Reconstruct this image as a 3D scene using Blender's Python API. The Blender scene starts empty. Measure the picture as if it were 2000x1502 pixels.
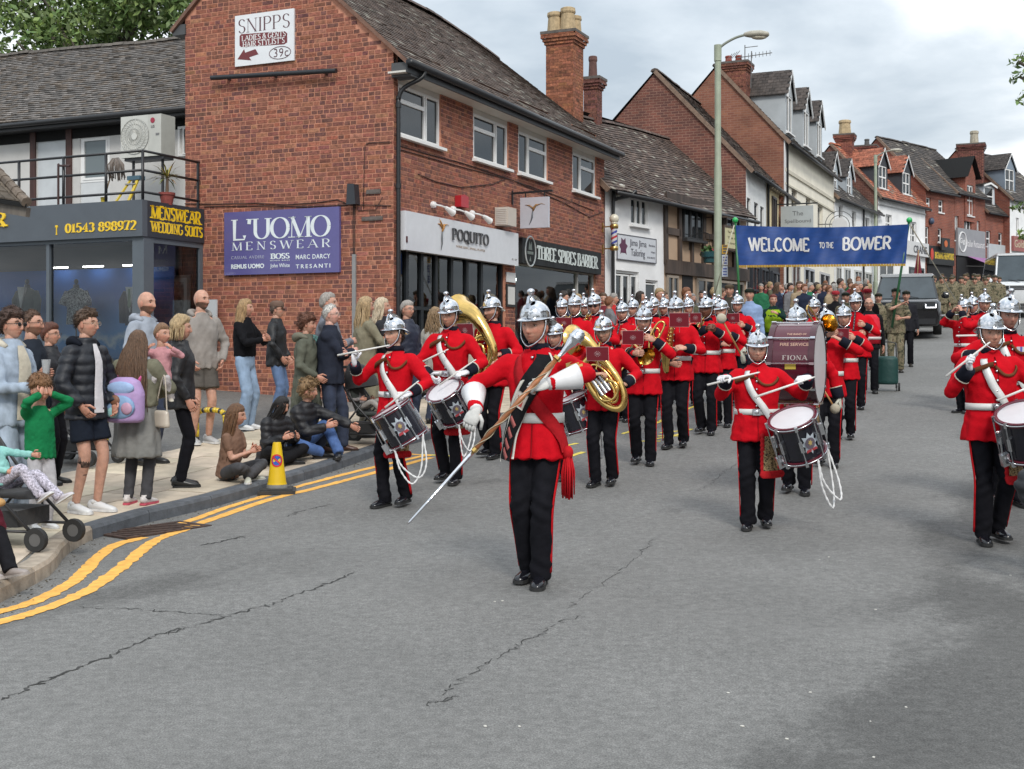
import bpy,bmesh,math,random
import numpy as np
from mathutils import Vector,Matrix
try:
 import openvdb
except Exception:
 openvdb=None
random.seed(7)
RNG=np.random.default_rng(11)
SC=bpy.context.scene
COL=SC.collection
F,HZ,CX,EYE=2400.0,675.0,1000.0,1.6
# ------------------------------------------------------------------ camera
cam=bpy.data.cameras.new('camera');cam_o=bpy.data.objects.new('camera',cam);COL.objects.link(cam_o)
cam.sensor_width=36;cam.lens=F/2000*36;cam.shift_y=-(751-HZ)/2000
cam.clip_start=.1;cam.clip_end=2000
cam_o.location=(0,0,EYE);cam_o.rotation_euler=(math.pi/2,0,0)
SC.camera=cam_o
# ------------------------------------------------------------------ sky, sun, exposure
SUN_EL,SUN_AZ=math.radians(42),math.radians(168)
wd=bpy.data.worlds.new('World');SC.world=wd;wd.use_nodes=True
nt=wd.node_tree;nt.nodes.clear()
def wn(t,**kw):
 n=nt.nodes.new(t)
 for k,v in kw.items():setattr(n,k,v)
 return n
sky=wn('ShaderNodeTexSky',sky_type='NISHITA',sun_disc=False)
sky.sun_elevation=SUN_EL;sky.sun_rotation=SUN_AZ;sky.air_density=1.2;sky.dust_density=2.5
tc=wn('ShaderNodeTexCoord')
sep=wn('ShaderNodeSeparateXYZ');nt.links.new(tc.outputs['Generated'],sep.inputs[0])
zz=wn('ShaderNodeMath',operation='MAXIMUM');zz.inputs[1].default_value=.0;nt.links.new(sep.outputs[2],zz.inputs[0])
za=wn('ShaderNodeMath',operation='ADD');za.inputs[1].default_value=.22;nt.links.new(zz.outputs[0],za.inputs[0])
dv=wn('ShaderNodeVectorMath',operation='DIVIDE');nt.links.new(tc.outputs['Generated'],dv.inputs[0])
cmb=wn('ShaderNodeCombineXYZ')
for i in range(3):nt.links.new(za.outputs[0],cmb.inputs[i])
nt.links.new(cmb.outputs[0],dv.inputs[1])
n1=wn('ShaderNodeTexNoise');n1 .inputs['Scale'].default_value=1.15;n1 .inputs['Detail'].default_value=7;n1 .inputs['Roughness'].default_value=.52;n1 .inputs['Distortion'].default_value=.35
n2=wn('ShaderNodeTexNoise');n2 .inputs['Scale'].default_value=3.1;n2 .inputs['Detail'].default_value=6;n2 .inputs['Roughness'].default_value=.55
nt.links.new(dv.outputs[0],n1 .inputs['Vector']);nt.links.new(dv.outputs[0],n2 .inputs['Vector'])
ad=wn('ShaderNodeMath',operation='MULTIPLY_ADD');ad.inputs[1].default_value=.35;nt.links.new(n2 .outputs['Fac'],ad.inputs[0]);nt.links.new(n1 .outputs['Fac'],ad.inputs[2])
rp=wn('ShaderNodeValToRGB');nt.links.new(ad.outputs[0],rp.inputs[0])
e=rp.color_ramp.elements
e[0].position=.52;e[0].color=(.31,.36,.41,1)
e[1].position=.82;e[1].color=(.74,.755,.77,1)
m=e.new(.67);m.color=(.47,.515,.555,1)
lm=wn('ShaderNodeMath',operation='MULTIPLY_ADD');lm.inputs[1].default_value=9.0;lm.inputs[2].default_value=10.2;nt.links.new(zz.outputs[0],lm.inputs[0])
cm=wn('ShaderNodeVectorMath',operation='SCALE');nt.links.new(rp.outputs[0],cm.inputs[0]);nt.links.new(lm.outputs[0],cm.inputs['Scale'])
mx=wn('ShaderNodeMix',data_type='RGBA');mx.inputs[0].default_value=.92
nt.links.new(sky.outputs[0],mx.inputs[6]);nt.links.new(cm.outputs[0],mx.inputs[7])
bg=wn('ShaderNodeBackground');bg.inputs[1].default_value=.1;nt.links.new(mx.outputs[2],bg.inputs[0])
wo=wn('ShaderNodeOutputWorld');nt.links.new(bg.outputs[0],wo.inputs[0])
sl=bpy.data.lights.new('sun','SUN');sl.energy=1.5;sl.angle=math.radians(14);sl.color=(1,.96,.9)
so=bpy.data.objects.new('sun',sl);COL.objects.link(so)
sd=Vector((math.sin(SUN_AZ)*math.cos(SUN_EL),math.cos(SUN_AZ)*math.cos(SUN_EL),math.sin(SUN_EL)))
so.rotation_euler=sd.to_track_quat('Z','Y').to_euler();so.location=(0,0,60)
SC.view_settings.view_transform='Standard';SC.view_settings.look='None';SC.view_settings.gamma=1
SC.view_settings.exposure=0.55
SC.cycles.max_bounces=6;SC.cycles.glossy_bounces=3;SC.cycles.transmission_bounces=4;SC.cycles.transparent_max_bounces=6
SC.cycles.use_denoising=True;SC.cycles.sample_clamp_indirect=6;SC.cycles.caustics_reflective=False;SC.cycles.caustics_refractive=False
# ------------------------------------------------------------------ materials
def lin(r,g,b):
 f=lambda c:(c/255/12.92)if c/255<=.04045 else((c/255+.055)/1.055)**2.4
 return(f(r),f(g),f(b))
MATS={}
def mat(name,col=(.5,.5,.5),rough=.7,metal=0.,var=.12,vscale=6.,bump=0.,bscale=60.,obcol=False,attr=False,coat=0.,spec=.5,emit=None,alpha=None,stretch=(1,1,1),detail=4,trans=0.,sheen=0.,rvar=0.):
 """Principled material: base colour x noise variation (object space), bump of the same kind; obcol multiplies obj.color, attr the 'Col' attribute."""
 if name in MATS:return MATS[name]
 m=bpy.data.materials.new(name);m.use_nodes=True;t=m.node_tree;N=t.nodes;L=t.links
 b=N['Principled BSDF'];MATS[name]=m
 b.inputs['Roughness'].default_value=rough;b.inputs['Metallic'].default_value=metal
 b.inputs['Specular IOR Level'].default_value=spec
 if coat:b.inputs['Coat Weight'].default_value=coat;b.inputs['Coat Roughness'].default_value=.08
 if trans:b.inputs['Transmission Weight'].default_value=trans
 if name=='skin':b.inputs['Subsurface Weight'].default_value=.15;b.inputs['Subsurface Radius'].default_value=(1,.4,.25);b.inputs['Subsurface Scale'].default_value=.012
 if sheen:b.inputs['Sheen Weight'].default_value=sheen
 if alpha is not None:b.inputs['Alpha'].default_value=alpha
 rgb=N.new('ShaderNodeRGB');rgb.outputs[0].default_value=(*col,1);src=rgb.outputs[0]
 def mul(a,c):
  x=N.new('ShaderNodeMix');x.data_type='RGBA';x.blend_type='MULTIPLY';x.inputs[0].default_value=1
  L.new(a,x.inputs[6]);L.new(c,x.inputs[7]);return x.outputs[2]
 if obcol:
  oi=N.new('ShaderNodeObjectInfo');src=mul(src,oi.outputs['Color'])
 if attr:
  at=N.new('ShaderNodeAttribute');at.attribute_name='Col';src=mul(src,at.outputs['Color'])
 tcn=N.new('ShaderNodeTexCoord');mp=N.new('ShaderNodeMapping');mp.inputs['Scale'].default_value=stretch
 L.new(tcn.outputs['Object'],mp.inputs[0])
 if var:
  nz=N.new('ShaderNodeTexNoise');nz.inputs['Scale'].default_value=vscale;nz.inputs['Detail'].default_value=detail;nz.inputs['Roughness'].default_value=.6
  L.new(mp.outputs[0],nz.inputs['Vector'])
  r=N.new('ShaderNodeMapRange');r.inputs[1].default_value=.3;r.inputs[2].default_value=.7;r.inputs[3].default_value=1-var*1.6;r.inputs[4].default_value=1+var
  L.new(nz.outputs['Fac'],r.inputs[0])
  src=mul(src,r.outputs[0])
  if rvar:
   r2=N.new('ShaderNodeMapRange');r2 .inputs[1].default_value=.3;r2 .inputs[2].default_value=.7;r2 .inputs[3].default_value=rough-rvar;r2 .inputs[4].default_value=rough+rvar
   L.new(nz.outputs['Fac'],r2 .inputs[0]);L.new(r2 .outputs[0],b.inputs['Roughness'])
 L.new(src,b.inputs['Base Color'])
 if bump:
  bz=N.new('ShaderNodeTexNoise');bz.inputs['Scale'].default_value=bscale;bz.inputs['Detail'].default_value=3
  L.new(mp.outputs[0],bz.inputs['Vector'])
  bp=N.new('ShaderNodeBump');bp.inputs['Strength'].default_value=bump;bp.inputs['Distance'].default_value=.02
  L.new(bz.outputs['Fac'],bp.inputs['Height']);L.new(bp.outputs[0],b.inputs['Normal'])
 if emit:
  b.inputs['Emission Color'].default_value=(*emit[:3],1);b.inputs['Emission Strength'].default_value=emit[3]
 return m
M_paint=mat('paint',(1,1,1),.5,obcol=True,var=.05,vscale=3)
M_gloss=mat('gloss_paint',(1,1,1),.22,obcol=True,var=.03,coat=.3)
M_wood=mat('wood',(1,1,1),.6,obcol=True,var=.25,vscale=8,stretch=(1,1,.15),bump=.2,bscale=30)
M_stone=mat('stone',(1,1,1),.85,obcol=True,var=.22,vscale=9,bump=.25,bscale=70,detail=8)
M_brick=mat('brick_clay',(1,1,1),.85,obcol=True,attr=True,var=.34,vscale=16,bump=.3,bscale=120)
M_tile=mat('roof_clay',(1,1,1),.8,obcol=True,attr=True,var=.3,vscale=9,bump=.3,bscale=60,detail=8)
M_mortar=mat('mortar',lin(196,138,114),.95,var=.18,vscale=5,bump=.2)
M_render=mat('wall_render',(1,1,1),.85,obcol=True,var=.07,vscale=1.6,bump=.12,bscale=25,detail=8)
M_metal=mat('painted_metal',(1,1,1),.4,obcol=True,var=.08,spec=.5)
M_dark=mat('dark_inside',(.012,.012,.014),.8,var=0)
M_glass=mat('window_glass',(.02,.024,.028),.04,var=0,spec=.6)
M_plastic=mat('plastic',(1,1,1),.35,obcol=True,var=.04)
M_rubber=mat('rubber',(1,1,1),.75,obcol=True,var=.12,vscale=20)
# ------------------------------------------------------------------ geometry helpers
def px(x,y,Y):
 return Vector(((x-CX)/F*Y,Y,EYE+(HZ-y)/F*Y))
US,NS=np.array([.41,.912]),np.array([.912,-.41])
def road_z(X,Y):
 s=.41*X+.912*Y
 t=(s-9.8)/1.2
 return.062*1.2*np.logaddexp(0,t)
def ray_ground(x,y,extra=0.):
 """point where the ray through photo pixel (x, y) meets the road surface raised by extra"""
 Y=6.
 for _ in range(60):
  X=(x-CX)/F*Y
  z=float(road_z(X,Y))+extra
  den=(y-HZ)/F
  Yn=(EYE-z)/den if den>1e-4 else 60
  Y=.6*Y+.4*min(max(Yn,2),90)
 return Vector(((x-CX)/F*Y,Y,float(road_z((x-CX)/F*Y,Y))+extra))
class MB:
 """mesh builder: collects verts, faces (with material slots and optional face colours)"""
 def __init__(s):s.v=[];s.f=[];s.m=[];s.c=[];s.cur=0;s.col=None
 def add(s,verts,faces):
  o=len(s.v);s.v+=[tuple(map(float,p))for p in verts]
  for f in faces:s.f.append(tuple(int(i)+o for i in f));s.m.append(s.cur);s.c.append(s.col)
  return s
 def box(s,x0,x1,y0,y1,z0,z1):
  s.add([(x0,y0,z0),(x1,y0,z0),(x1,y1,z0),(x0,y1,z0),(x0,y0,z1),(x1,y0,z1),(x1,y1,z1),(x0,y1,z1)],[(0,3,2,1),(4,5,6,7),(0,1,5,4),(1,2,6,5),(2,3,7,6),(3,0,4,7)]);return s
 def obox(s,c,ax,ay,az):
  c,ax,ay,az=map(np.array,(c,ax,ay,az));V=[]
  for k in(-1,1):
   for a,b in((-1,-1),(1,-1),(1,1),(-1,1)):V.append(c+a*ax+b*ay+k*az)
  s.add(V,[(0,3,2,1),(4,5,6,7),(0,1,5,4),(1,2,6,5),(2,3,7,6),(3,0,4,7)]);return s
 def bar(s,p,q,w,h=None,up=(0,0,1)):
  p,q=np.array(p,float),np.array(q,float);d=q-p;L=np.linalg.norm(d);d=d/L
  up=np.array(up,float)
  if abs(d@up)>.98:up=np.array([1.,0,0])
  a=np.cross(d,up);a/=np.linalg.norm(a);b=np.cross(a,d)
  return s.obox((p+q)/2,d*L/2,a*w/2,b*(h or w)/2)
 def tube(s,pts,r,n=8,caps=True,ref=None,closed=False):
  v,f=tube(pts,r,n,caps,ref,closed);return s.add(v,f)
 def lathe(s,prof,n=16,c=(0,0,0),axis=2,a0=0.,a1=2*math.pi):
  full=abs(a1-a0-2*math.pi)<1e-6;k=n if full else n+1
  V=[];Fc=[]
  for r,z in prof:
   for i in range(k):
    a=a0+(a1-a0)*i/n;p=[r*math.cos(a),r*math.sin(a),z]
    if axis==0:p=[z,p[0],p[1]]
    if axis==1:p=[p[1],z,p[0]]
    V.append((p[0]+c[0],p[1]+c[1],p[2]+c[2]))
  for j in range(len(prof)-1):
   for i in range(n):
    i2=(i+1)%k
    if prof[j][0]<1e-6 and prof[j+1][0]<1e-6:continue
    Fc.append((j*k+i,j*k+i2,(j+1)*k+i2,(j+1)*k+i))
  return s.add(V,Fc)
 def ball(s,c,r,n=8,m=6):
  r=(r,r,r)if np.isscalar(r)else r
  V=[];Fc=[]
  for j in range(m+1):
   ph=-math.pi/2+math.pi*j/m
   for i in range(n):
    a=2*math.pi*i/n;V.append((c[0]+r[0]*math.cos(a)*math.cos(ph),c[1]+r[1]*math.sin(a)*math.cos(ph),c[2]+r[2]*math.sin(ph)))
  for j in range(m):
   for i in range(n):Fc.append((j*n+i,j*n+(i+1)%n,(j+1)*n+(i+1)%n,(j+1)*n+i))
  return s.add(V,Fc)
 def prism(s,poly,d0,d1,plane='xz'):
  """extrude a 2D polygon between d0 and d1 along the third axis"""
  n=len(poly)
  def P(a,b,d):return{'xz':(a,d,b),'xy':(a,b,d),'yz':(d,a,b)}[plane]
  V=[P(a,b,d0)for a,b in poly]+[P(a,b,d1)for a,b in poly]
  s.add(V,[tuple(range(n)),tuple(range(2*n-1,n-1,-1))]+[(i,i+n,(i+1)%n+n,(i+1)%n)for i in range(n)]);return s
 def xform(s,M,start=0):
  M=np.array(M);a=np.array(s.v[start:]);a=a@M[:3,:3].T+M[:3,3];s.v[start:]=[tuple(p)for p in a];return s
 def mesh(s,name,mats,smooth=False):
  me=bpy.data.meshes.new(name);me.from_pydata(s.v,[],s.f)
  for m in mats:me.materials.append(m)
  if len(mats)>1:me.polygons.foreach_set('material_index',s.m)
  if any(c is not None for c in s.c):
   at=me.color_attributes.new('Col','FLOAT_COLOR','CORNER')
   cl=np.ones((len(me.loops),4),np.float32);k=0
   for f,c in zip(s.f,s.c):
    if c is not None:cl[k:k+len(f),:3]=c
    k+=len(f)
   at.data.foreach_set('color',cl.ravel())
  if smooth:me.polygons.foreach_set('use_smooth',np.ones(len(me.polygons),bool))
  me.update();return me
 def build(s,name,mats,parent=None,color=None,smooth=False,loc=None,rotz=0.,clean=True):
  mats=mats if isinstance(mats,(list,tuple))else[mats]
  me=s.mesh(name,mats,smooth)
  if clean:
   bm=bmesh.new();bm.from_mesh(me);bmesh.ops.recalc_face_normals(bm,faces=bm.faces);bm.to_mesh(me);bm.free()
  return link(name,me,parent,color,loc,rotz)
def smart(o,ang=40):
 """smooth shading with sharp edges above the angle"""
 me=o.data;me.polygons.foreach_set('use_smooth',np.ones(len(me.polygons),bool));me.set_sharp_from_angle(angle=math.radians(ang));return o
def link(name,me,parent=None,color=None,loc=None,rotz=0.):
 o=bpy.data.objects.new(name,me);COL.objects.link(o)
 if parent is not None:o.parent=parent
 if color is not None:o.color=(*color[:3],1)
 if loc is not None:o.location=loc
 if rotz:o.rotation_euler=(0,0,rotz)
 return o
def tube(pts,r,n=8,caps=True,ref=None,closed=False):
 pts=np.array(pts,float);N=len(pts)
 r=np.array(r,float)if not np.isscalar(r)else np.full(N,float(r))
 if r.ndim==1:r=np.stack([r,r],1)
 if closed:t=np.roll(pts,-1,0)-np.roll(pts,1,0)
 else:t=np.gradient(pts,axis=0)
 t/=np.linalg.norm(t,axis=1,keepdims=True)+1e-12
 if ref is None:
  ref=np.array([0,0,1.])if abs(t[0,2])<.9 else np.array([0,1.,0])
 a=np.array(ref,float);V=[]
 ang=np.arange(n)*2*math.pi/n
 for i in range(N):
  a=a-(a@t[i])*t[i];a/=np.linalg.norm(a)+1e-12
  b=np.cross(t[i],a)
  V.append(pts[i]+np.outer(np.cos(ang)*r[i,0],a)+np.outer(np.sin(ang)*r[i,1],b))
 V=np.concatenate(V);Fc=[]
 for j in range(N if closed else N-1):
  j2=(j+1)%N
  for i in range(n):
   Fc.append((j*n+i,j*n+(i+1)%n,j2*n+(i+1)%n,j2*n+i))
 if caps and not closed:Fc.append(tuple(range(n-1,-1,-1)));Fc.append(tuple(range((N-1)*n,N*n)))
 return V,Fc
def smooth_path(P,n=6):
 """Catmull-Rom through the points"""
 P=np.array(P,float);Q=np.vstack([2*P[0]-P[1],P,2*P[-1]-P[-2]]);out=[]
 for i in range(1,len(Q)-2):
  for k in range(n):
   t=k/n;a,b,c,d=Q[i-1],Q[i],Q[i+1],Q[i+2]
   out.append(.5*((2*b)+(c-a)*t+(2*a-5*b+4*c-d)*t*t+(3*b-a-3*c+d)*t**3))
 out.append(P[-1]);return np.array(out)
def empty(name,loc=(0,0,0),rotz=0.):
 o=bpy.data.objects.new(name,None);COL.objects.link(o);o.location=loc;o.rotation_euler=(0,0,rotz);o.empty_display_size=.2;return o
def tag(o,label=None,cat=None,group=None,kind=None):
 if label:o['label']=label
 if cat:o['category']=cat
 if group:o['group']=group
 if kind:o['kind']=kind
 return o
KIDS={}
def copy_tree(o,parent=None):
 c=o.copy();COL.objects.link(c);c.parent=parent
 for ch in list(o.children):copy_tree(ch,c)
 return c
# ------------------------------------------------------------------ lettering
def text_mb(s,h=1.,bold=0.,w=1.,spacing=1.,depth=.004):
 """sans lettering as flat mesh data in the local xz plane, left-bottom at the origin, cap height h"""
 cu=bpy.data.curves.new('t','FONT');cu.body=s;cu.size=h/.7;cu.offset=bold*h;cu.space_character=spacing;cu.extrude=0;cu.resolution_u=3
 ob=bpy.data.objects.new('t',cu);me=ob.to_mesh()
 V=np.array([v.co[:]for v in me.vertices])if len(me.vertices)else np.zeros((0,3));Fc=[tuple(p.vertices)for p in me.polygons]
 ob.to_mesh_clear();bpy.data.objects.remove(ob);bpy.data.curves.remove(cu)
 mb=MB()
 if len(V):mb.add(np.stack([V[:,0]*w,np.zeros(len(V)),V[:,1]],1),Fc)
 return mb
def arc(cx,cy,rx,ry,a0,a1,n=10):
 return[(cx+rx*math.cos(math.radians(a0+(a1-a0)*i/n)),cy+ry*math.sin(math.radians(a0+(a1-a0)*i/n)))for i in range(n+1)]
_S1=arc(.5,.76,.38,.24,20,270,10)[:-1]+arc(.5,.25,.40,.25,90,-160,10)
GLY={'A':(1,[[(0,0),(.5,1)],[(1,0),(.5,1)],[(.22,.36),(.78,.36)]],'bb'),'B':(.8,[[(.12,0),(.12,1)],[(.12,1)]+arc(.45,.77,.35,.23,90,-90,8)+[(.12,.54)],[(.12,.54)]+arc(.5,.27,.42,.27,90,-90,8)+[(.12,0)]],''),'C':(.9,[arc(.5,.5,.48,.5,45,315,16)],''),'D':(.9,[[(.12,0),(.12,1)],[(.12,1)]+arc(.4,.5,.55,.5,90,-90,12)+[(.12,0)]],''),'E':(.75,[[(.12,0),(.12,1)],[(.12,1),(.9,1),(.9,.85)],[(.12,.52),(.7,.52)],[(.12,0),(.92,0),(.92,.17)]],''),'F':(.7,[[(.12,0),(.12,1)],[(.12,1),(.9,1),(.9,.85)],[(.12,.52),(.7,.52)]],'b'),'G':(.95,[arc(.5,.5,.48,.5,45,340,16)+[(.95,.45),(.6,.45)]],''),'H':(.95,[[(.1,0),(.1,1)],[(.9,0),(.9,1)],[(.1,.52),(.9,.52)]],'v'),'I':(.35,[[(.5,0),(.5,1)]],'v'),'J':(.5,[[(.7,1),(.7,.2),(.4,0),(.1,.1)]],''),'L':(.75,[[(.12,1),(.12,0),(.92,0),(.92,.2)]],'t'),'M':(1.15,[[(.08,0),(.1,1)],[(.1,1),(.5,0)],[(.5,0),(.9,1)],[(.92,0),(.9,1)]],'v'),'N':(.95,[[(.1,0),(.1,1)],[(.1,1),(.9,0)],[(.9,0),(.9,1)]],'v'),'O':(1,[arc(.5,.5,.48,.5,0,360,24)],''),'P':(.75,[[(.12,0),(.12,1)],[(.12,1)]+arc(.48,.74,.42,.26,90,-90,8)+[(.12,.48)]],'b'),'Q':(1,[arc(.5,.5,.48,.5,0,360,24),[(.55,.2),(.95,-.15)]],''),'R':(.9,[[(.12,0),(.12,1)],[(.12,1)]+arc(.46,.75,.38,.25,90,-90,8)+[(.12,.5)],[(.45,.5),(.92,0)]],'b'),'S':(.7,[_S1],''),'T':(.85,[[(.5,0),(.5,1)],[(.02,.82),(.02,1),(.98,1),(.98,.82)]],'b'),'U':(.95,[[(.1,1),(.1,.35)]+arc(.5,.35,.4,.35,180,360,10)+[(.9,1)]],'t'),'V':(.95,[[(0,1),(.5,0)],[(1,1),(.5,0)]],'t'),'W':(1.35,[[(0,1),(.27,0)],[(.27,0),(.5,1)],[(.5,1),(.73,0)],[(.73,0),(1,1)]],'t'),'Y':(.9,[[(0,1),(.5,.5),(1,1)],[(.5,0),(.5,.5)]],''),'&':(.9,[arc(.42,.78,.22,.2,0,360,12),arc(.4,.28,.36,.28,60,330,12)+[(.9,.55)],[(.3,.65),(.95,0)]],''),"'":(.3,[[(.5,1),(.4,.75)]],''),'0':(.7,[arc(.5,.5,.42,.5,0,360,18)],''),'1':(.5,[[(.5,0),(.5,1),(.2,.8)]],'b'),'2':(.7,[arc(.48,.72,.38,.28,160,-30,10)+[(.1,0),(.92,0)]],''),'3':(.7,[arc(.45,.75,.36,.25,150,-80,10)+arc(.45,.27,.42,.27,80,-150,10)],''),'4':(.7,[[(.7,0),(.7,1),(.05,.3),(.98,.3)]],'b'),'5':(.7,[[(.88,1),(.2,1),(.15,.55)]+arc(.46,.32,.42,.32,120,-150,12)],''),'7':(.65,[[(.05,.85),(.05,1),(.95,1),(.4,0)]],''),'8':(.7,[arc(.5,.75,.33,.25,0,360,14),arc(.5,.26,.42,.26,0,360,14)],''),'9':(.7,[arc(.5,.7,.4,.3,0,360,14),[(.9,.7),(.8,.2),(.35,0),(.12,.1)]],'')}
def serif_mb(s,h=1.,thick=.17,thin=.05,gap=.16,w=.8,serif=True,depth=None):
 """high-contrast serif lettering drawn with a broad pen: upright strokes thick, level strokes thin"""
 mb=MB();x=0.
 for ch in s:
  if ch==' ':x+=.45*w*h;continue
  if ch not in GLY:continue
  wd_,strokes,fl=GLY[ch];W=wd_*w*h
  for k,st in enumerate(strokes):
   P=np.array(st,float)*[W,h]+[x,0]
   d=np.gradient(P,axis=0)if len(P)>2 else np.repeat((P[1:2]-P[:1]),2,0)
   d/=np.linalg.norm(d,axis=1,keepdims=True)+1e-9
   sl_=np.abs(d[:,1]);up_right=(d[:,0]*d[:,1]>.05*np.abs(d[:,1]))if ch in 'AMVWNX' else np.zeros(len(P),bool)
   wt=(thin+(thick-thin)*sl_**1.5)*h
   if ch in 'AVWMN' and k%2==(0 if ch in 'AMN' else 1):wt=np.full(len(P),thin*h*1.2)
   nrm=np.stack([-d[:,1],d[:,0]],1)
   a,b=P+nrm*wt[:,None]/2,P-nrm*wt[:,None]/2
   V=[(q[0],0,q[1])for q in a]+[(q[0],0,q[1])for q in b];n=len(P)
   mb.add(V,[(i,i+1,n+i+1,n+i)for i in range(n-1)])
   if serif:
    for e_ in(0,-1):
     q=P[e_]
     if(q[1]<.02*h or q[1]>.98*h)and sl_[e_]>.7:
      sw=thick*h*1.0;th_=thin*h
      zb=q[1]if q[1]<.5*h else q[1]-th_
      mb.add([(q[0]-sw,-.0006,zb),(q[0]+sw,-.0006,zb),(q[0]+sw,-.0006,zb+th_),(q[0]-sw,-.0006,zb+th_)],[(0,1,2,3)])
  x+=W+gap*h
 mb.width=x-gap*h
 return mb
def put_text(mb,name,parent,M,col,pos,width=None,height=None,rot=None,thick=.006,center=False):
 """place flat lettering (xz plane, readable from -y) in the parent's frame, given a small thickness"""
 V=np.array(mb.v)
 if not len(V):return None
 V[:,0]-=V[:,0].min();V[:,2]-=V[:,2].min()
 sx=width/V[:,0].max()if width else 1.
 szz=height/V[:,2].max()if height else sx
 if width is None:sx=szz
 V[:,0]*=sx;V[:,2]*=szz
 if center:V[:,0]-=V[:,0].max()/2
 n=len(V);back=V.copy();back[:,1]+=thick
 edges={}
 for f in mb.f:
  for i in range(len(f)):
   a,b=f[i],f[(i+1)%len(f)]
   if(b,a)in edges:del edges[(b,a)]
   else:edges[(a,b)]=1
 out=MB();out.add(np.vstack([V,back]),list(mb.f)+[(a,b,b+n,a+n)for a,b in edges])
 if rot is not None:out.xform(rot.to_4x4()if isinstance(rot,Matrix)else rot)
 o=out.build(name,M,parent,col,clean=False);o.location=pos
 return o
# ================================================================== THE GROUND
def asphalt(name,base,patch=True):
 m=bpy.data.materials.new(name);m.use_nodes=True;t=m.node_tree;N=t.nodes;L=t.links;b=N['Principled BSDF']
 geo=N.new('ShaderNodeNewGeometry');P=geo.outputs['Position']
 def noise(sc,det=4,ro=.6,vec=P):
  n=N.new('ShaderNodeTexNoise');n.inputs['Scale'].default_value=sc;n.inputs['Detail'].default_value=det;n.inputs['Roughness'].default_value=ro;L.new(vec,n.inputs['Vector']);return n.outputs['Fac']
 def rng(v,a,b_,c,d):
  r=N.new('ShaderNodeMapRange');r.interpolation_type='SMOOTHSTEP'
  for i,q in enumerate((a,b_,c,d)):r.inputs[i+1].default_value=q
  L.new(v,r.inputs[0]);return r.outputs[0]
 def mth(op,a,b_=None,c=None):
  n=N.new('ShaderNodeMath');n.operation=op
  for i,q in enumerate((a,b_,c)):
   if q is None:continue
   if isinstance(q,(int,float)):n.inputs[i].default_value=q
   else:L.new(q,n.inputs[i])
  return n.outputs[0]
 def mul(a,c):
  x=N.new('ShaderNodeMix');x.data_type='RGBA';x.blend_type='MULTIPLY';x.inputs[0].default_value=1;L.new(a,x.inputs[6]);L.new(c,x.inputs[7]);return x.outputs[2]
 rgb=N.new('ShaderNodeRGB');rgb.outputs[0].default_value=(*base,1)
 c=mul(rgb.outputs[0],rng(noise(.5,7),.3,.7,.87,1.08))
 c=mul(c,rng(noise(130,2,.7),.33,.67,.66,1.35))
 c=mul(c,rng(noise(16,5,.8),.3,.7,.78,1.2))
 vo=N.new('ShaderNodeTexVoronoi');vo.inputs['Scale'].default_value=55;L.new(P,vo.inputs['Vector'])
 pale=rng(vo.outputs['Distance'],.0,.16,1.5,1.0);c=mul(c,pale)
 if patch:
  sp=N.new('ShaderNodeSeparateXYZ');L.new(P,sp.inputs[0])
  w=mth('ADD',mth('MULTIPLY',sp.outputs[0],.912),mth('MULTIPLY',sp.outputs[1],-.41))
  s_=mth('ADD',mth('MULTIPLY',sp.outputs[0],.41),mth('MULTIPLY',sp.outputs[1],.912))
  cv=N.new('ShaderNodeCombineXYZ');L.new(mth('MULTIPLY',s_,.45),cv.inputs[0]);L.new(w,cv.inputs[1])
  nn=noise(1.15,9,.62,cv.outputs[0])
  nn=mth('ADD',nn,mth('MULTIPLY',mth('ADD',noise(22,4,.7),-.5),.22))
  k=mth('ADD',nn,mth('MULTIPLY',rng(w,-1.55,-.55,0.,1.),.27))
  c=mul(c,rng(k,.60,.82,1.,.56))
  k2=mth('ADD',nn,mth('MULTIPLY',rng(mth('ABSOLUTE',mth('ADD',w,5.35)),.1,1.0,1.,0.),.17))
  c=mul(c,rng(k2,.68,.80,1.,.72))
 L.new(c,b.inputs['Base Color']);b.inputs['Roughness'].default_value=.8;b.inputs['Specular IOR Level'].default_value=.4
 bz=noise(140,2,.6);bp=N.new('ShaderNodeBump');bp.inputs['Strength'].default_value=.5;bp.inputs['Distance'].default_value=.006;L.new(bz,bp.inputs['Height']);L.new(bp.outputs[0],b.inputs['Normal'])
 return m
M_asph=asphalt('asphalt',(.172,.170,.163));M_asph2=asphalt('forecourt_asphalt',(.17,.165,.155),False)
def sheet(name,xs,ys,zf,M,kind='structure'):
 X,Y=np.meshgrid(xs,ys);Z=zf(X,Y);nx=len(xs)
 V=np.stack([X.ravel(),Y.ravel(),np.asarray(Z).ravel()],1)
 Fc=[(j*nx+i,j*nx+i+1,(j+1)*nx+i+1,(j+1)*nx+i)for j in range(len(ys)-1)for i in range(nx-1)]
 mb=MB();mb.add(V,Fc);o=mb.build(name,M,clean=False,smooth=True);tag(o,kind=kind);return o
def far_z(X,Y):return np.minimum(road_z(X,Y),6.5)
sheet('ground',np.linspace(-700,700,60),np.linspace(-60,900,60),lambda X,Y:far_z(X,Y)-.6,mat('far_ground',(.09,.09,.075),.95,vscale=.05,var=.3))
road=sheet('road',np.arange(-14,60.1,.75),np.arange(-6,95.1,.75),far_z,M_asph)
tag(road,'grey worn asphalt street rising gently away from the viewer')
_kp=[ray_ground(*p)for p in((0,1178),(98,1124),(128,1086),(176,1056),(224,1042),(286,1022),(405,994),(521,960),(641,924),(733,892),(840,858))]
_k=[np.array(p[:2])for p in _kp]
_k=[_k[0]+(_k[0]-_k[1])/np.linalg.norm(_k[0]-_k[1])*3.5]+_k
d_=US/np.linalg.norm(US)
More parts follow.
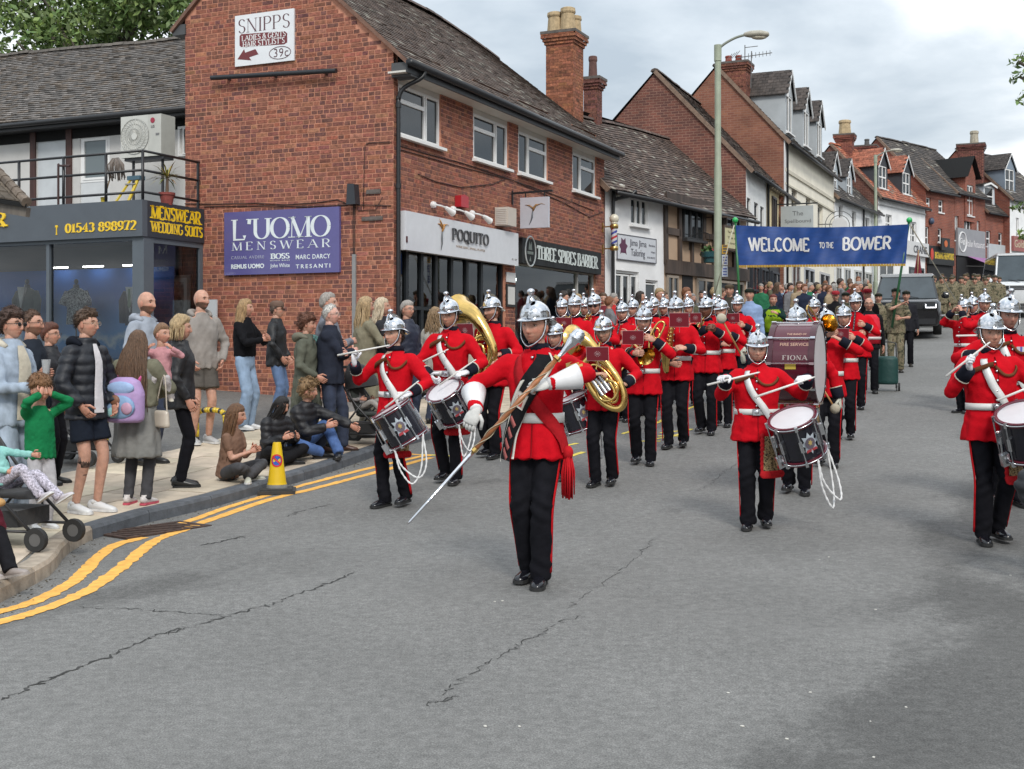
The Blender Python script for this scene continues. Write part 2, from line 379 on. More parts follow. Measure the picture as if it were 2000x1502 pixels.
for L_ in(4,8,13,20):_k.append(_k[11]+(d_*.9+np.array([.1,0]))*L_)
KERB=smooth_path(np.array(_k),8)
_seg=np.r_[0,np.cumsum(np.linalg.norm(np.diff(KERB,axis=0),axis=1))]
def kerb_at(t,q=0.):
 """point at arc length t along the kerb, q metres to the left of it"""
 t=np.clip(t,0,_seg[-1]);p=np.array([np.interp(t,_seg,KERB[:,0]),np.interp(t,_seg,KERB[:,1])])
 a=np.array([np.interp(min(t+.3,_seg[-1]),_seg,KERB[:,i])-np.interp(max(t-.3,0),_seg,KERB[:,i])for i in(0,1)]);a/=np.linalg.norm(a)
 return p+np.array([-a[1],a[0]])*q
def pave_rise(q):return.11+.022*np.minimum(q,2.35)+.058*np.maximum(q-2.35,0)
def pave_z(X,Y):
 """height of the left pavement and forecourt at a plan point"""
 X=np.asarray(X,float);Y=np.asarray(Y,float)
 d=np.sqrt((X[...,None]-KERB[:,0])**2+(Y[...,None]-KERB[:,1])**2).min(-1)
 return road_z(X,Y)+pave_rise(d)
def ray_pave(x,y):
 """point where the ray through a photo pixel meets the left pavement"""
 Y=12.
 for _ in range(60):
  X=(x-CX)/F*Y;z=float(pave_z(X,Y));Y=.7*Y+.3*min(max((EYE-z)*F/(y-HZ),4),60)
 X=(x-CX)/F*Y
 return Vector((X,Y,float(pave_z(X,Y))))
KL=_seg[-1]
mb=MB();qs=[.08,.4,1,1.7,2.35,3,4,5.5,7.5,10,16];ts=np.arange(0,KL+.01,.5);V=[]
for t in ts:
 for q in qs:
  p=kerb_at(t,q)
  V.append((p[0],p[1],float(road_z(p[0],p[1])+pave_rise(q))-.012))
n=len(qs);mb.add(V,[(j*n+i,j*n+i+1,(j+1)*n+i+1,(j+1)*n+i)for j in range(len(ts)-1)for i in range(n-1)])
pavement=mb.build('pavement',M_asph2,smooth=True,clean=False)
tag(pavement,'slab pavement and tarmac forecourt along the left side of the street',kind='structure')
mb=MB()
pts=[_k[-1],_k[-1]+d_*25+np.array([2.5,0]),_k[-1]+d_*45+np.array([9,-2])]
V=[]
for p in pts:
 for q in(0,-7):c=p+np.array([-.912,.41])*-q;V.append((c[0],c[1],float(road_z(c[0],c[1]))+.12))
mb.add(V,[(0,1,3,2),(2,3,5,4)]);tag(mb.build('far_pavement',M_asph2,clean=False),'far pavement along the left shop fronts',kind='structure')
M_slab=mat('paving_slab',(1,1,1),.88,obcol=True,var=.16,vscale=3.5,bump=.25,bscale=60,detail=8)
row_q=[(.17,.62),(.625,1.075),(1.08,1.68),(1.685,2.33)]
for r,(q0,q1)in enumerate(row_q):
 t=1.2+.33*(r%2)
 while t<24:
  L_=.6 if r%2 else.75
  c=[kerb_at(t+.006,q0+.004),kerb_at(t+L_-.006,q0+.004),kerb_at(t+L_-.006,q1-.004),kerb_at(t+.006,q1-.004)]
  dz=random.uniform(-.003,.003);z=[float(road_z(p[0],p[1])+pave_rise(qq))+dz for p,qq in zip(c,(q0,q0,q1,q1))]
  o_=np.mean(c,0);s=MB();V=[(p[0]-o_[0],p[1]-o_[1],zz_)for p,zz_ in zip(c,z)]
  s.add([(x,y,zz_-.03)for x,y,zz_ in V]+V,[(4,5,6,7),(0,1,5,4),(1,2,6,5),(2,3,7,6),(3,0,4,7)])
  b=random.uniform(.82,1.1);bb=(.56*b,.475*b*random.uniform(.97,1.02),.36*b)
  s.build('paving_slab',M_slab,pavement,bb,loc=(o_[0],o_[1],0),clean=False);t+=L_
t=1.0;kn=0
while t<26:
 L_=.62 if t<5.6 else.915
 tan=t<5.9
 s=MB();prof=[(-.002,-.05),(.004,.085),(.022,.112),(.155,.114),(.155,-.05)];rows=[]
 for tt in(t+.006,t+L_/2,t+L_-.006):
  for q,h in prof:
   p=kerb_at(tt,q);rows.append((p[0],p[1],float(road_z(p[0],p[1]))+h))
 o_=np.array(rows).mean(0);rows=[(x-o_[0],y-o_[1],zz_)for x,y,zz_ in rows]
 s.add(rows,[(j*5+i,j*5+i+1,(j+1)*5+i+1,(j+1)*5+i)for j in(0,1)for i in range(4)]+[(0,1,2,3,4),(10,14,13,12,11)])
 b=random.uniform(.85,1.1)
 o=s.build('kerb_stone',M_stone,pavement,(.36*b,.30*b,.235*b)if tan else(.105*b,.115*b,.13*b),loc=(o_[0],o_[1],0));t+=L_
M_yel=mat('yellow_line_paint',lin(238,178,84),.75,var=.16,vscale=14,bump=.2,bscale=90)
M_yel2=mat('pale_yellow_paint',lin(226,205,92),.75,var=.2,vscale=12)
def stripe(name,pix,w,M,ray=True,jit=.006,h=.004,n=10):
 P=[ray_ground(*p)[:2]if ray else p for p in pix];P=smooth_path(np.array([list(p)for p in P]),n)
 d=np.gradient(P,axis=0);d/=np.linalg.norm(d,axis=1,keepdims=True);nn=np.stack([-d[:,1],d[:,0]],1)
 a=P+nn*(w/2+RNG.normal(0,jit,(len(P),1)));b=P-nn*(w/2+RNG.normal(0,jit,(len(P),1)))
 V=[(x,y,float(road_z(x,y))+h)for x,y in np.vstack([a,b])];k=len(P)
 s=MB();s.add(V,[(i,k+i,k+i+1,i+1)for i in range(k-1)])
 s.build(name,M,road,clean=False)
in1=[(-160,1236),(-60,1212),(0,1195),(60,1178),(120,1150),(160,1122),(184,1096),(224,1066),(280,1050)]
in2=[(355,1023),(440,993),(521,968),(600,946),(700,920),(838,888)]
ou=[(-160,1262),(-60,1234),(0,1216),(80,1192),(160,1160),(208,1130),(248,1100),(280,1073),(312,1052),(360,1035),(410,1016),(521,978),(620,953),(700,932),(842,894)]
stripe('yellow_line',in1,.105,M_yel);stripe('yellow_line',in2,.095,M_yel);stripe('yellow_line',ou,.105,M_yel)
stripe('yellow_line',[(775,883),(800,887),(842,891)],.06,M_yel,n=4)
for a,b in(((1080,903),(1140,883)),((1216,848),(1246,838)),((1278,828),(1302,818)),((1100,872),(1128,866)),((1340,800),(1362,792)),((1232,862),(1290,862)),((1280,858),(1330,848)),((1290,846),(1326,842)),((1330,846),(1350,838)),((1284,852),(1330,852)),((820,888),(900,892))):
 stripe('pale_yellow_marking',[a,((a[0]+b[0])/2,(a[1]+b[1])/2),b],.07,M_yel2,n=4)
M_crack=mat('dark_crack',(.045,.045,.043),1.,var=.3)  # dark grey of the thin strips laid as road cracks
def crack(pix,w):
 P=np.array([list(ray_ground(*p)[:2])for p in pix]);P=smooth_path(P,14);P+=RNG.normal(0,.016,P.shape)
 ww=w*.5*np.clip(RNG.normal(1,.6,len(P)),.1,2.4);ww[0]=ww[-1]=.001
 d=np.gradient(P,axis=0);d/=np.linalg.norm(d,axis=1,keepdims=True);nn=np.stack([-d[:,1],d[:,0]],1)
 V=[(x,y,float(road_z(x,y))+.003)for x,y in np.vstack([P+nn*ww[:,None]/2,P-nn*ww[:,None]/2])];k=len(P)
 s=MB();s.add(V,[(i,k+i,k+i+1,i+1)for i in range(k-1)]);s.build('crack',M_crack,road,clean=False)
crack([(866,1358),(905,1325),(960,1292),(1010,1262),(1060,1235),(1125,1202)],.010)
crack([(1112,1190),(1150,1158),(1205,1120),(1255,1078),(1275,1052)],.008)
crack([(832,1376),(862,1368),(900,1358)],.012);crack([(1290,1034),(1400,1036),(1480,1036)],.006)
crack([(150,1186),(240,1189),(340,1196),(440,1202)],.012)
crack([(0,1370),(80,1335),(150,1306),(230,1275),(300,1244),(360,1228)],.022);crack([(330,1240),(420,1210),(500,1188),(560,1170),(640,1140),(690,1118)],.02)
crack([(390,1066),(440,1056),(480,1048)],.03);crack([(555,1010),(600,996),(650,985)],.02);crack([(1360,960),(1390,944),(1410,925),(1440,905)],.008)
M_peb=mat('pale_litter',(.55,.53,.48),.8)
for i in range(16):
 p=ray_ground(random.uniform(900,1990),random.uniform(1060,1490));s=MB();r=random.uniform(.004,.009)
 s.ball((0,0,r*.3),(r*1.4,r,r*.4),6,4);s.build('pale_chip',M_peb,road,loc=p,rotz=random.random()*3)
s=MB();M_grit=mat('gutter_grit',(.10,.09,.07),1,var=.4,vscale=30)
for i in range(420):
 t=random.uniform(2,16);q=-abs(random.gauss(0,.09))-.01;p=kerb_at(t,q);r=random.uniform(.003,.010);z=float(road_z(*p))
 s.ball((p[0],p[1],z+r*.3),(r,r*random.uniform(.5,1.2),r*.5),5,3)
tag(s.build('gutter_grit',M_grit),'dark grit and leaf litter along the kerb gutter','litter',kind='stuff')
c0,c1,c2,c3=[np.array(ray_ground(*p))for p in((238,1046),(300,1028),(362,1026),(308,1047))]
g=empty('drain_grate',tuple((c0+c2)/2));O=np.array(g.location)
A=(c2-c0)*.5;A[2]=0;A/=np.linalg.norm(A);Bv=np.array([-A[1],A[0],0]);hl,hw=.42,.2
s=MB();s.obox((0,0,.002),A*hl,Bv*hw,(0,0,.002));s.build('grate_pit',M_dark,g)
s=MB()
for sg in(-1,1):s.obox(Bv*hw*sg+[0,0,.006],A*(hl+.02),Bv*.02,(0,0,.008));s.obox(A*hl*sg+[0,0,.006],A*.02,Bv*(hw-.02),(0,0,.0075))
M_rust=mat('cast_iron',(.085,.055,.045),.7,var=.3,vscale=25,metal=.3)
s.build('grate_frame',M_rust,g)
for i in range(9):
 s=MB();x=-hl+.06+i*.09;s.obox(A*x+[0,0,.007],A*.014+Bv*.02,Bv*hw*.95-A*.06,(0,0,.006));s.build('grate_bar',M_rust,g)
tag(g,'rusty iron drain grate in the gutter where the yellow line bends','drain')
# ================================================================== BUILDINGS
class Fac:
 """a vertical wall plane: origin in plan, unit direction; turns photo pixels into (along, height) on that plane"""
 def __init__(s,O,d):s.O=np.array(O,float);s.d=np.array(d,float)/np.linalg.norm(d)
 def a(s,x):
  k=(x-CX)/F;return float((k*s.O[1]-s.O[0])/(s.d[0]-k*s.d[1]))
 def Y(s,a):return s.O[1]+s.d[1]*a
 def z(s,x,y):return EYE+(HZ-y)/F*s.Y(s.a(x))
 def rect(s,x0,y0,x1,y1):
  """pixel of the left-top and right-bottom corner -> a0, a1, z0, z1"""
  return s.a(x0),s.a(x1),s.z(x1,y1),s.z(x0,y0)
 @property
 def rot(s):return math.atan2(s.d[1],s.d[0])
def ptY(x,Y):return np.array([(x-CX)/F*Y,Y])
def wall_holes(mb,x0,x1,z0,z1,holes,depth=.12,y=0.):
 """wall face in plane y with rectangular holes and their reveals going inwards (+y)"""
 xs=sorted({x0,x1,*[v for h in holes for v in(h[0],h[1])if x0<v<x1]});zs=sorted({z0,z1,*[v for h in holes for v in(h[2],h[3])if z0<v<z1]})
 for i in range(len(xs)-1):
  for j in range(len(zs)-1):
   cx,cz=(xs[i]+xs[i+1])/2,(zs[j]+zs[j+1])/2
   if any(h[0]<cx<h[1]and h[2]<cz<h[3]for h in holes):continue
   mb.add([(xs[i],y,zs[j]),(xs[i+1],y,zs[j]),(xs[i+1],y,zs[j+1]),(xs[i],y,zs[j+1])],[(0,1,2,3)])
 for a,b,c,d in holes:
  mb.add([(a,y,c),(b,y,c),(b,y,d),(a,y,d),(a,y+depth,c),(b,y+depth,c),(b,y+depth,d),(a,y+depth,d)],[(0,4,5,1),(1,5,6,2),(2,6,7,3),(3,7,4,0)])
WHITE=(.78,.78,.77)
def window(parent,x0,x1,z0,z1,cells,y=.05,fw=.05,col=WHITE,sill=.05,name='window',Mf=None,rotz=0.,glass=None,depth=.06):
 """cells: list of (fx0, fx1, fz0, fz1) fractions, each a framed pane"""
 W,H=x1-x0,z1-z0;mb=MB()
 mb.box(x0,x1,y,y+depth,z0,z0+fw);mb.box(x0,x1,y,y+depth,z1-fw,z1);mb.box(x0,x0+fw,y+.001,y+depth,z0+fw,z1-fw);mb.box(x1-fw,x1,y+.001,y+depth,z0+fw,z1-fw)
 panes=[]
 for a,b,c,d in cells:
  X0,X1,Z0,Z1=x0+W*a,x0+W*b,z0+H*c,z0+H*d;k=fw*.62
  mb.box(X0,X1,y-.012,y+depth-.01,Z0,Z0+k);mb.box(X0,X1,y-.012,y+depth-.01,Z1-k,Z1);mb.box(X0,X0+k,y-.011,y+depth-.01,Z0+k,Z1-k);mb.box(X1-k,X1,y-.011,y+depth-.01,Z0+k,Z1-k)
  panes.append((X0+k*.8,X1-k*.8,Z0+k*.8,Z1-k*.8))
 if sill:mb.box(x0-.05,x1+.05,y-.13,y+.02,z0-sill,z0-.001)
 w=mb.build(name,Mf or M_paint,parent,col,rotz=rotz,clean=False)
 for a,b,c,d in panes:
  s=MB();s.box(a,b,y+.02,y+.03,c,d);s.build('pane',glass or M_glass,w,clean=False)
 return w
SASH=[(.04,.5,.5,.97),(.5,.96,.5,.97),(.04,.5,.03,.5),(.5,.96,.03,.5)]
PAIR=[(.04,.5,.03,.97),(.5,.96,.03,.97)]
ONE=[(.03,.97,.5,.97),(.03,.97,.03,.5)]
def cluster_col(base,spread,k=None):
 v=random.gauss(1,spread);return np.clip(np.array(base)*v*np.array([1,random.gauss(1,.05),random.gauss(1,.06)]),.005,.9)
def brick_faces(x0,x1,z0,z1,y,proud=.004):
 return([(x0,y,z0),(x1,y,z0),(x1,y,z1),(x0,y,z1),(x0,y-proud,z0),(x1,y-proud,z0),(x1,y-proud,z1),(x0,y-proud,z1)],[(4,5,6,7),(0,1,5,4),(1,2,6,5),(2,3,7,6),(3,0,4,7)])
BRICKC=[(.27,.088,.058),(.235,.082,.056),(.28,.10,.065),(.20,.072,.053),(.15,.060,.050),(.17,.066,.053),(.32,.135,.085),(.25,.095,.066)]
def brick_col(header):
 c=random.choices(BRICKC,(1,2,1,3,4,4,.8,1.2)if header else(4,3,3,2,1.2,1.2,1,2))[0];return cluster_col(np.array(c)*np.array([1.16,1.2,1.15]),.10)
def brick_wall(parent,x0,x1,z0,z1,holes,top=None,rotz=0.,course=.075,indiv=0,order=None,base=None,colfn=None,mortar=None,proud=.004):
 """courses of separate bricks in front of a mortar plane; 'top(x)' limits the height (gable). indiv bricks become own objects, the rest one part"""
 bricks=[];z=z0
 while z<z1-.03:
  x=x0+random.choice((0,-.05,-.11));zc=z+course/2
  while x<x1-.02:
   hd=random.random()<.56;L=(.1025 if hd else.215);a,b=max(x,x0),min(x+L,x1);x+=L+.017
   if b-a<.03:continue
   if top and max(z+course-top(a+.02),z+course-top(b-.02))>0:continue
   segs=[(a,b)]
   for h in holes:
    if h[2]-.02<zc<h[3]+.02:
     segs=[s_ for q in segs for s_ in((q[0],min(q[1],h[0])),(max(q[0],h[1]),q[1]))if s_[1]-s_[0]>.025]
   for q in segs:bricks.append((q[0],q[1],z+.0085,z+course-.0085,hd))
  z+=course
 if order:bricks.sort(key=order)
 full=[]
 if indiv:
  H_,S_=MB(),MB();v,f=brick_faces(-.05125,.05125,-.029,.029,0,proud);H_.add(v,f);v,f=brick_faces(-.1075,.1075,-.029,.029,0,proud);S_.add(v,f)
  mh,ms=H_.mesh('brick',[M_brick]),S_.mesh('brick',[M_brick])
  for me in(mh,ms):
   at=me.color_attributes.new('Col','FLOAT_COLOR','CORNER');at.data.foreach_set('color',np.ones(len(me.loops)*4,np.float32))
 rest=MB();k=0
 for a,b,c,d,hd in bricks:
  col=colfn(hd)if colfn else brick_col(hd)
  L=b-a
  if k<indiv and(abs(L-.1025)<1e-4 or abs(L-.215)<1e-4):
   k+=1;o=link('brick',mh if L<.15 else ms,parent,col);cx,cz=(a+b)/2,(c+d)/2
   ca,sa=math.cos(rotz),math.sin(rotz);o.location=(cx*ca,cx*sa,cz);o.rotation_euler=(0,0,rotz)
  else:
   rest.col=col;rest.add(*brick_faces(a,b,c,d,random.uniform(-.0015,.0015),proud))
 o=rest.build('brick_courses',M_brick,parent,(1,1,1),rotz=rotz,clean=False);o['kind']='stuff'
 w=MB()
 if top is None:wall_holes(w,x0,x1,z0-.3,z1,holes,.14,.002)
 else:
  xs=np.linspace(x0,x1,25)
  for a,b in zip(xs[:-1],xs[1:]):w.add([(a,.002,z0-.3),(b,.002,z0-.3),(b,.002,min(z1,top(b))),(a,.002,min(z1,top(a)))],[(0,1,2,3)])
 w.build('wall',mortar or M_mortar,parent,rotz=rotz,clean=False)
def roof_tiles(parent,O,U,V,L,S,w=.165,g=.1,cols=((.085,.062,.052),),sag=None,indiv=0,order=None,thick=.014,spread=.2,lap=1.35,lichen=0.,jitter=.004):
 """rows of separate plain tiles laid from eave to ridge on a plane; O eave corner, U along the eave, V up the slope"""
 O,U,V=(np.array(q,float)for q in(O,U,V));N=np.cross(U,V);N=N/np.linalg.norm(N)
 if N[2]<0:N=-N
 tiles=[];rows=int(S/g);nt_=int(L/w)+1
 for r in range(rows):
  for i in range(-1,nt_):
   u0=(i+(.5 if r%2 else 0))*w;u1=u0+w-.004;u0=max(u0,0);u1=min(u1,L)
   if u1-u0<.02:continue
   tiles.append((u0,u1,r*g,r))
 if order:tiles.sort(key=order)
 rest=MB();k=0;me=None
 ht=g*lap
 def tv(u0,u1,v0,c,h,jz):
  def P(u,v,n_):
   p=O+U*u+V*v+N*(n_)
   if sag:p=p+np.array([0,0,sag(u/L,v/S)])
   return p-c
  t0,t1=thick*1.25+h+jz,thick*.35+h
  return[P(u0,v0,t0),P(u1,v0,t0+jitter*.3*random.gauss(0,1)),P(u1,v0+ht,t1),P(u0,v0+ht,t1),P(u0,v0,t0-thick),P(u1,v0,t0-thick)],[(0,1,2,3),(4,5,1,0),(4,0,3),(5,2,1)]
 for u0,u1,v0,r in tiles:
  c=np.array(cols[random.randrange(len(cols))])*random.gauss(1,spread);c=np.clip(c,.01,.8)
  if lichen and random.random()<lichen:c=np.array((.26,.24,.20))*random.uniform(.7,1.2)
  jz=abs(random.gauss(0,jitter))
  if k<indiv:
   k+=1;ctr=O+U*(u0+u1)/2+V*v0;v,f=tv(u0,u1,v0,ctr,0,jz)
   s=MB();s.col=(1,1,1);s.add(v,f);s.build('roof_tile',M_tile,parent,c,loc=tuple(ctr),clean=False)
  else:
   rest.col=c;v,f=tv(u0,u1,v0,0,0,jz);rest.add(v,f)
 o=rest.build('tile_courses',M_tile,parent,(1,1,1),clean=False);o['kind']='stuff'
 return o
def roof_base(mb,O,U,V,L,S,sag,dz=-.03):
 O,U,V=(np.array(q,float)for q in(O,U,V));nu,nv=16,6;P=[]
 for j in range(nv+1):
  for i in range(nu+1):P.append(O+U*L*i/nu+V*S*j/nv+np.array([0,0,(sag(i/nu,j/nv)if sag else 0)+dz]))
 mb.add(P,[(j*(nu+1)+i,j*(nu+1)+i+1,(j+1)*(nu+1)+i+1,(j+1)*(nu+1)+i)for j in range(nv)for i in range(nu)])
def ridge_tiles(parent,P,Q,n,r=.11,col=(.10,.07,.06),sag=None):
 P,Q=np.array(P,float),np.array(Q,float)
 for i in range(n):
  a,b=P+(Q-P)*i/n,P+(Q-P)*(i+.96)/n;j=np.array([0,0,random.gauss(0,.006)])
  if sag:a=a+[0,0,sag((i)/n,1)];b=b+[0,0,sag((i+.96)/n,1)]
  s=MB();s.col=(1,1,1);d=(b-a)/np.linalg.norm(b-a);side=np.cross(d,[0,0,1.]);side/=np.linalg.norm(side)
  V=[]
  for p in(a,b):
   for k in range(5):
    t=math.pi*(k/4);V.append(p+j+side*math.cos(t)*r*1.1+np.array([0,0,1])*(math.sin(t)*r*.8-.02))
  s.add(V,[(k,k+1,k+6,k+5)for k in range(4)]+[(0,4,3,2,1),(5,6,7,8,9)]);s.build('ridge_tile',M_tile,parent,np.array(col)*random.gauss(1,.15),clean=False)
def pipe(parent,pts,r,col=(.015,.016,.018),name='downpipe',n=8,M=None,sm=True):
 s=MB();s.tube(pts,r,n);return s.build(name,M or M_metal,parent,col,smooth=sm)
def chimney(parent,c,w,d,z0,z1,pots,col=(.22,.075,.045),potcol=(.45,.34,.20),corb=True,poth=.55,potr=.15,cs=.075):
 """brick stack: courses of bricks round a core, oversailing cap, pots"""
 cx,cy=c;s=MB();s.box(cx-w/2,cx+w/2,cy-d/2,cy+d/2,z0,z1);st=s.build('chimney',M_mortar,parent,clean=False)
 b=MB();z=z0;r=0
 while z<z1-.02:
  ex=.035*min(3,max(0,int((z-(z1-.28))/.075)+1))if corb and z>z1-.28 else 0
  for sx,sy,L,ax in((0,-1,w,0),(0,1,w,0),(-1,0,d,1),(1,0,d,1)):
   t=-L/2-ex+(-.11 if r%2 else 0)
   while t<L/2+ex:
    a,e_=max(t,-L/2-ex),min(t+.215,L/2+ex);t+=.225
    if e_-a<.03:continue
    b.col=cluster_col(col,.22)
    if ax==0:y0=cy+sy*(d/2+ex);b.box(cx+a,cx+e_,min(y0,y0+sy*.008),max(y0,y0+sy*.008),z+.005,z+cs-.005)
    else:x0=cx+sx*(w/2+ex);b.box(min(x0,x0+sx*.008),max(x0,x0+sx*.008),cy+a,cy+e_,z+.005,z+cs-.005)
  z+=cs;r+=1
 o=b.build('brick_courses',M_brick,st,(1,1,1),clean=False);o['kind']='stuff'
 if corb:
  s=MB();s.box(cx-w/2-.12,cx+w/2+.12,cy-d/2-.12,cy+d/2+.12,z1,z1+.07);s.build('chimney_cap',M_stone,st,(.12,.105,.095),clean=False)
 for p in pots:
  s=MB();h=p[2]if len(p)>2 else poth;rr=p[3]if len(p)>3 else potr
  s.lathe([(rr*1.08,0),(rr*1.05,.06),(rr*.9,h*.75),(rr*.98,h*.77),(rr*1.06,h*.83),(rr*1.0,h*.97),(rr*.8,h),(rr*.72,h-.08)],10,(cx+p[0],cy+p[1],z1+.05));s.build('chimney_pot',M_stone,st,potcol if not len(p)>4 else p[4],smooth=False)
 return st
# ------------------------------------------------------------------ the brick shop building at the corner
A0=np.array([-1.93,20.0]);GD=np.array([.912,-.41]);GD/=np.linalg.norm(GD);UD=np.array([.41,.912]);UD/=np.linalg.norm(UD)
GF=Fac(A0,GD);FF=Fac(A0,UD)
bA=empty('brick_shop_building',(*A0,0),math.atan2(GD[1],GD[0]));R90=math.pi/2
tag(bA,'two storey red brick shop building with steep gable at the street corner','building')
GW=4.2;EA=6.02;GB=.45;pitch=.90;RY=8.02
RY=9.0;xg=GF.a(362);xr=GF.a(505);LA=FF.a(1180)
def gtop(x):return EA+.40-xr*pitch-abs(x-xr)*pitch
brick_wall(bA,xg,0,GB,RY,[],top=gtop,indiv=300,order=lambda b:(b[4],abs(b[2]-2.6)))
def frect(x0,y0,x1,y1):return FF.rect(x0,y0,x1,y1)
wins=[frect(777,164,861,289),frect(924,218,993,331),frect(1012,252,1070,357),frect(1118,296,1164,386)]
zw0,zw1=np.mean([w[2]for w in wins]),np.mean([w[3]for w in wins])
wins=[(w[0],w[1],zw0,zw1)for w in wins]
pq=frect(776,412,998,520);bb=frect(1008,464,1163,537)
zs=pq[2]+.10;zf=float(road_z(*(A0+UD*5)))+.1
shop1=(pq[0]+.02,pq[1]-.28,zf-.6,zs+.02);shop2=(bb[0]-.05,bb[1],zf-.6,bb[2]+.06)
brick_wall(bA,0.005,LA,zf,EA,[(w[0],w[1],w[2],w[3]+.6)for w in wins]+[shop1,shop2],rotz=R90)
L3=[(.03,.64,.68,.97),(.03,.64,.03,.68),(.66,.97,.03,.97)];R3=[(.03,.34,.03,.97),(.36,.97,.68,.97),(.36,.97,.03,.68)]
for w,c in zip(wins,(L3,L3,R3,R3)):
 window(bA,*w,c,y=.03,fw=.055,rotz=R90)
 s=MB();s.box(w[0],w[1],.025,.14,w[3]+.001,EA+.3);s.build('head_panel',M_paint,bA,(.60,.58,.54),rotz=R90,clean=False)
ov=.32
s=MB();s.box(-.15,LA+.1,-ov,.02,EA-.02,EA+.01);s.build('soffit',M_paint,bA,(.62,.60,.55),rotz=R90,clean=False)
s=MB();s.box(-.16,LA+.12,-ov-.03,-ov,EA-.03,EA+.17);s.build('fascia_board',M_paint,bA,(.03,.032,.035),rotz=R90,clean=False)
s=MB();s.tube([(-.2,-ov-.09,EA+.12),(LA+.15,-ov-.09,EA+.10)],.062,10);s.build('gutter',M_metal,bA,(.014,.015,.018),rotz=R90,smooth=True)
dpx=FF.a(772)
pipe(bA,smooth_path([(.32,-ov-.09,EA+.08),(.26,-ov-.05,EA-.05),(.10,-.14,EA-.22),(.06,-.06,EA-.42),(.06,-.06,EA-.8),(.06,-.06,zf-.1)],5),.036,name='downpipe').rotation_euler=(0,0,R90)
for zc in(EA-.5,4.2,2.6):
 s=MB();s.tube([(.06,-.06,zc-.04),(.06,-.06,zc+.04)],.047,10);s.build('pipe_clip',M_metal,bA,(.015,.016,.018),rotz=R90)
s=MB();s.box(-.02,.34,-.03,.25,EA-.06,EA+.17);s.build('eave_box',M_paint,bA,(.07,.072,.075),clean=False)
s=MB();s.box(xg-.26,xg+.02,-.03,.25,gtop(xg)-.30,gtop(xg)-.12);s.build('eave_box',M_paint,bA,(.07,.072,.075),clean=False)
vv=np.array([-1,0,pitch]);vn=vv/np.linalg.norm(vv);run=-xr+ov+.04;SL=run*math.hypot(1,pitch)
OA=np.array([ov+.04,-.06,EA+.13])
def sagA(u,v):return-.05*math.sin(math.pi*u)*v+(.0 if u<.55 else-.32*max(0,(u-.62)/.38)**1.5*v)
s=MB();roof_base(s,OA,(0,1,0),vn,LA+.2,SL,sagA)
v2=np.array([1,0,pitch]);v2=v2/np.linalg.norm(v2);zrA=EA+.13+run*pitch;O2=np.array([xg-.28,-.06,zrA-(xr-xg+.28)*pitch]);SL2=(xr-xg+.28)*math.hypot(1,pitch)
roof_base(s,O2,(0,1,0),v2,LA+.2,SL2,sagA)
rf=s.build('roof',M_tile,bA,(.07,.052,.045),clean=False)
def sagA(u,v):return-.05*math.sin(math.pi*u)*v+(.0 if u<.55 else-.32*max(0,(u-.62)/.38)**1.5*v)
roof_tiles(rf,OA,(0,1,0),vn,LA+.25,SL,w=.168,g=.1,cols=((.105,.073,.057),(.088,.063,.050),(.118,.086,.068),(.095,.063,.05)),indiv=300,order=lambda t:(t[0]*1.2+t[2]),lichen=.07,spread=.18,sag=sagA)
ridge_tiles(rf,OA+vn*SL+np.array([0,0,.02]),OA+vn*SL+np.array([0,LA*.97,.02]),26,sag=sagA)
s=MB()
for O_,v_,sg,k in((OA,vn,1,SL+.02),(O2,v2,-1,SL2+.02)):
 n_=np.array([pitch*sg,0,1]);n_/=np.linalg.norm(n_)
 s.obox(O_+v_*k/2+np.array([0,.03,-.035]),v_*k/2,(0,.045,0),n_*.03)
s.build('verge',M_stone,bA,(.19,.105,.075),clean=False)
def gpos(x,y):return GF.a(x),GF.z(x,y)
def glamp_text(mb,name,x0,y0,x1,y1,col,par=None,off=-.03,M=None,h=None):
 a0,a1=GF.a(x0),GF.a(x1);z0,z1=GF.z((x0+x1)/2,y1),GF.z((x0+x1)/2,y0)
 return put_text(mb,name,par or bA,M or M_paint,col,(a0,off,z0),width=a1-a0,height=z1-z0)
sg=empty('hairdresser_sign',(0,0,0));sg.parent=bA
a0,a1=GF.a(462),GF.a(577);z0,z1=GF.z(520,125),GF.z(520,25)
def frame_thing(name,F_,origin,label,cat):
 o=empty(name,(*origin,0),F_.rot);tag(o,label,cat);return o
bpy.data.objects.remove(sg)
sg=frame_thing('hairdresser_sign',GF,A0,'white hairdresser sign with maroon arrow high on the brick gable','sign')
s=MB();s.box(a0,a1,-.045,-.008,z0,z1);s.build('board',M_gloss,sg,(.74,.76,.78),clean=False)
INK=(.11,.05,.06);MAR=(.16,.03,.035)
def gt(mb,nm,r,col,par,off=-.047,M=None):return glamp_text(mb,nm,*r,col,par,off,M)
gt(serif_mb('SNIPPS',thick=.11,thin=.03,gap=.12),'lettering',(469,33,569,61),INK,sg)
s=MB();s.prism([(GF.a(x),GF.z(x,y))for x,y in((474,68),(558,62),(564,66),(564,84),(558,88),(474,93),(471,90),(471,72))],-.0465,-.045);s.build('name_plate',M_paint,sg,MAR,clean=False)
gt(serif_mb('LADIES & GENTS',thick=.17,thin=.08,gap=.14),'lettering',(475,66,561,77),WHITE,sg,-.0485);gt(serif_mb("HAIR STYLIST'S",thick=.17,thin=.08,gap=.14),'lettering',(477,78,559,90),WHITE,sg,-.0485)
gt(text_mb('39c',spacing=1.1),'lettering',(538,95,566,112),INK,sg)
s=MB();P=[(GF.a(550+21*math.cos(t)),0,GF.z(550,104)+.105*math.sin(t))for t in np.linspace(0,2*math.pi,24,False)];s.tube([(p[0],-.047,p[2])for p in P],.006,5,closed=True);s.build('number_ring',M_paint,sg,INK,clean=False)
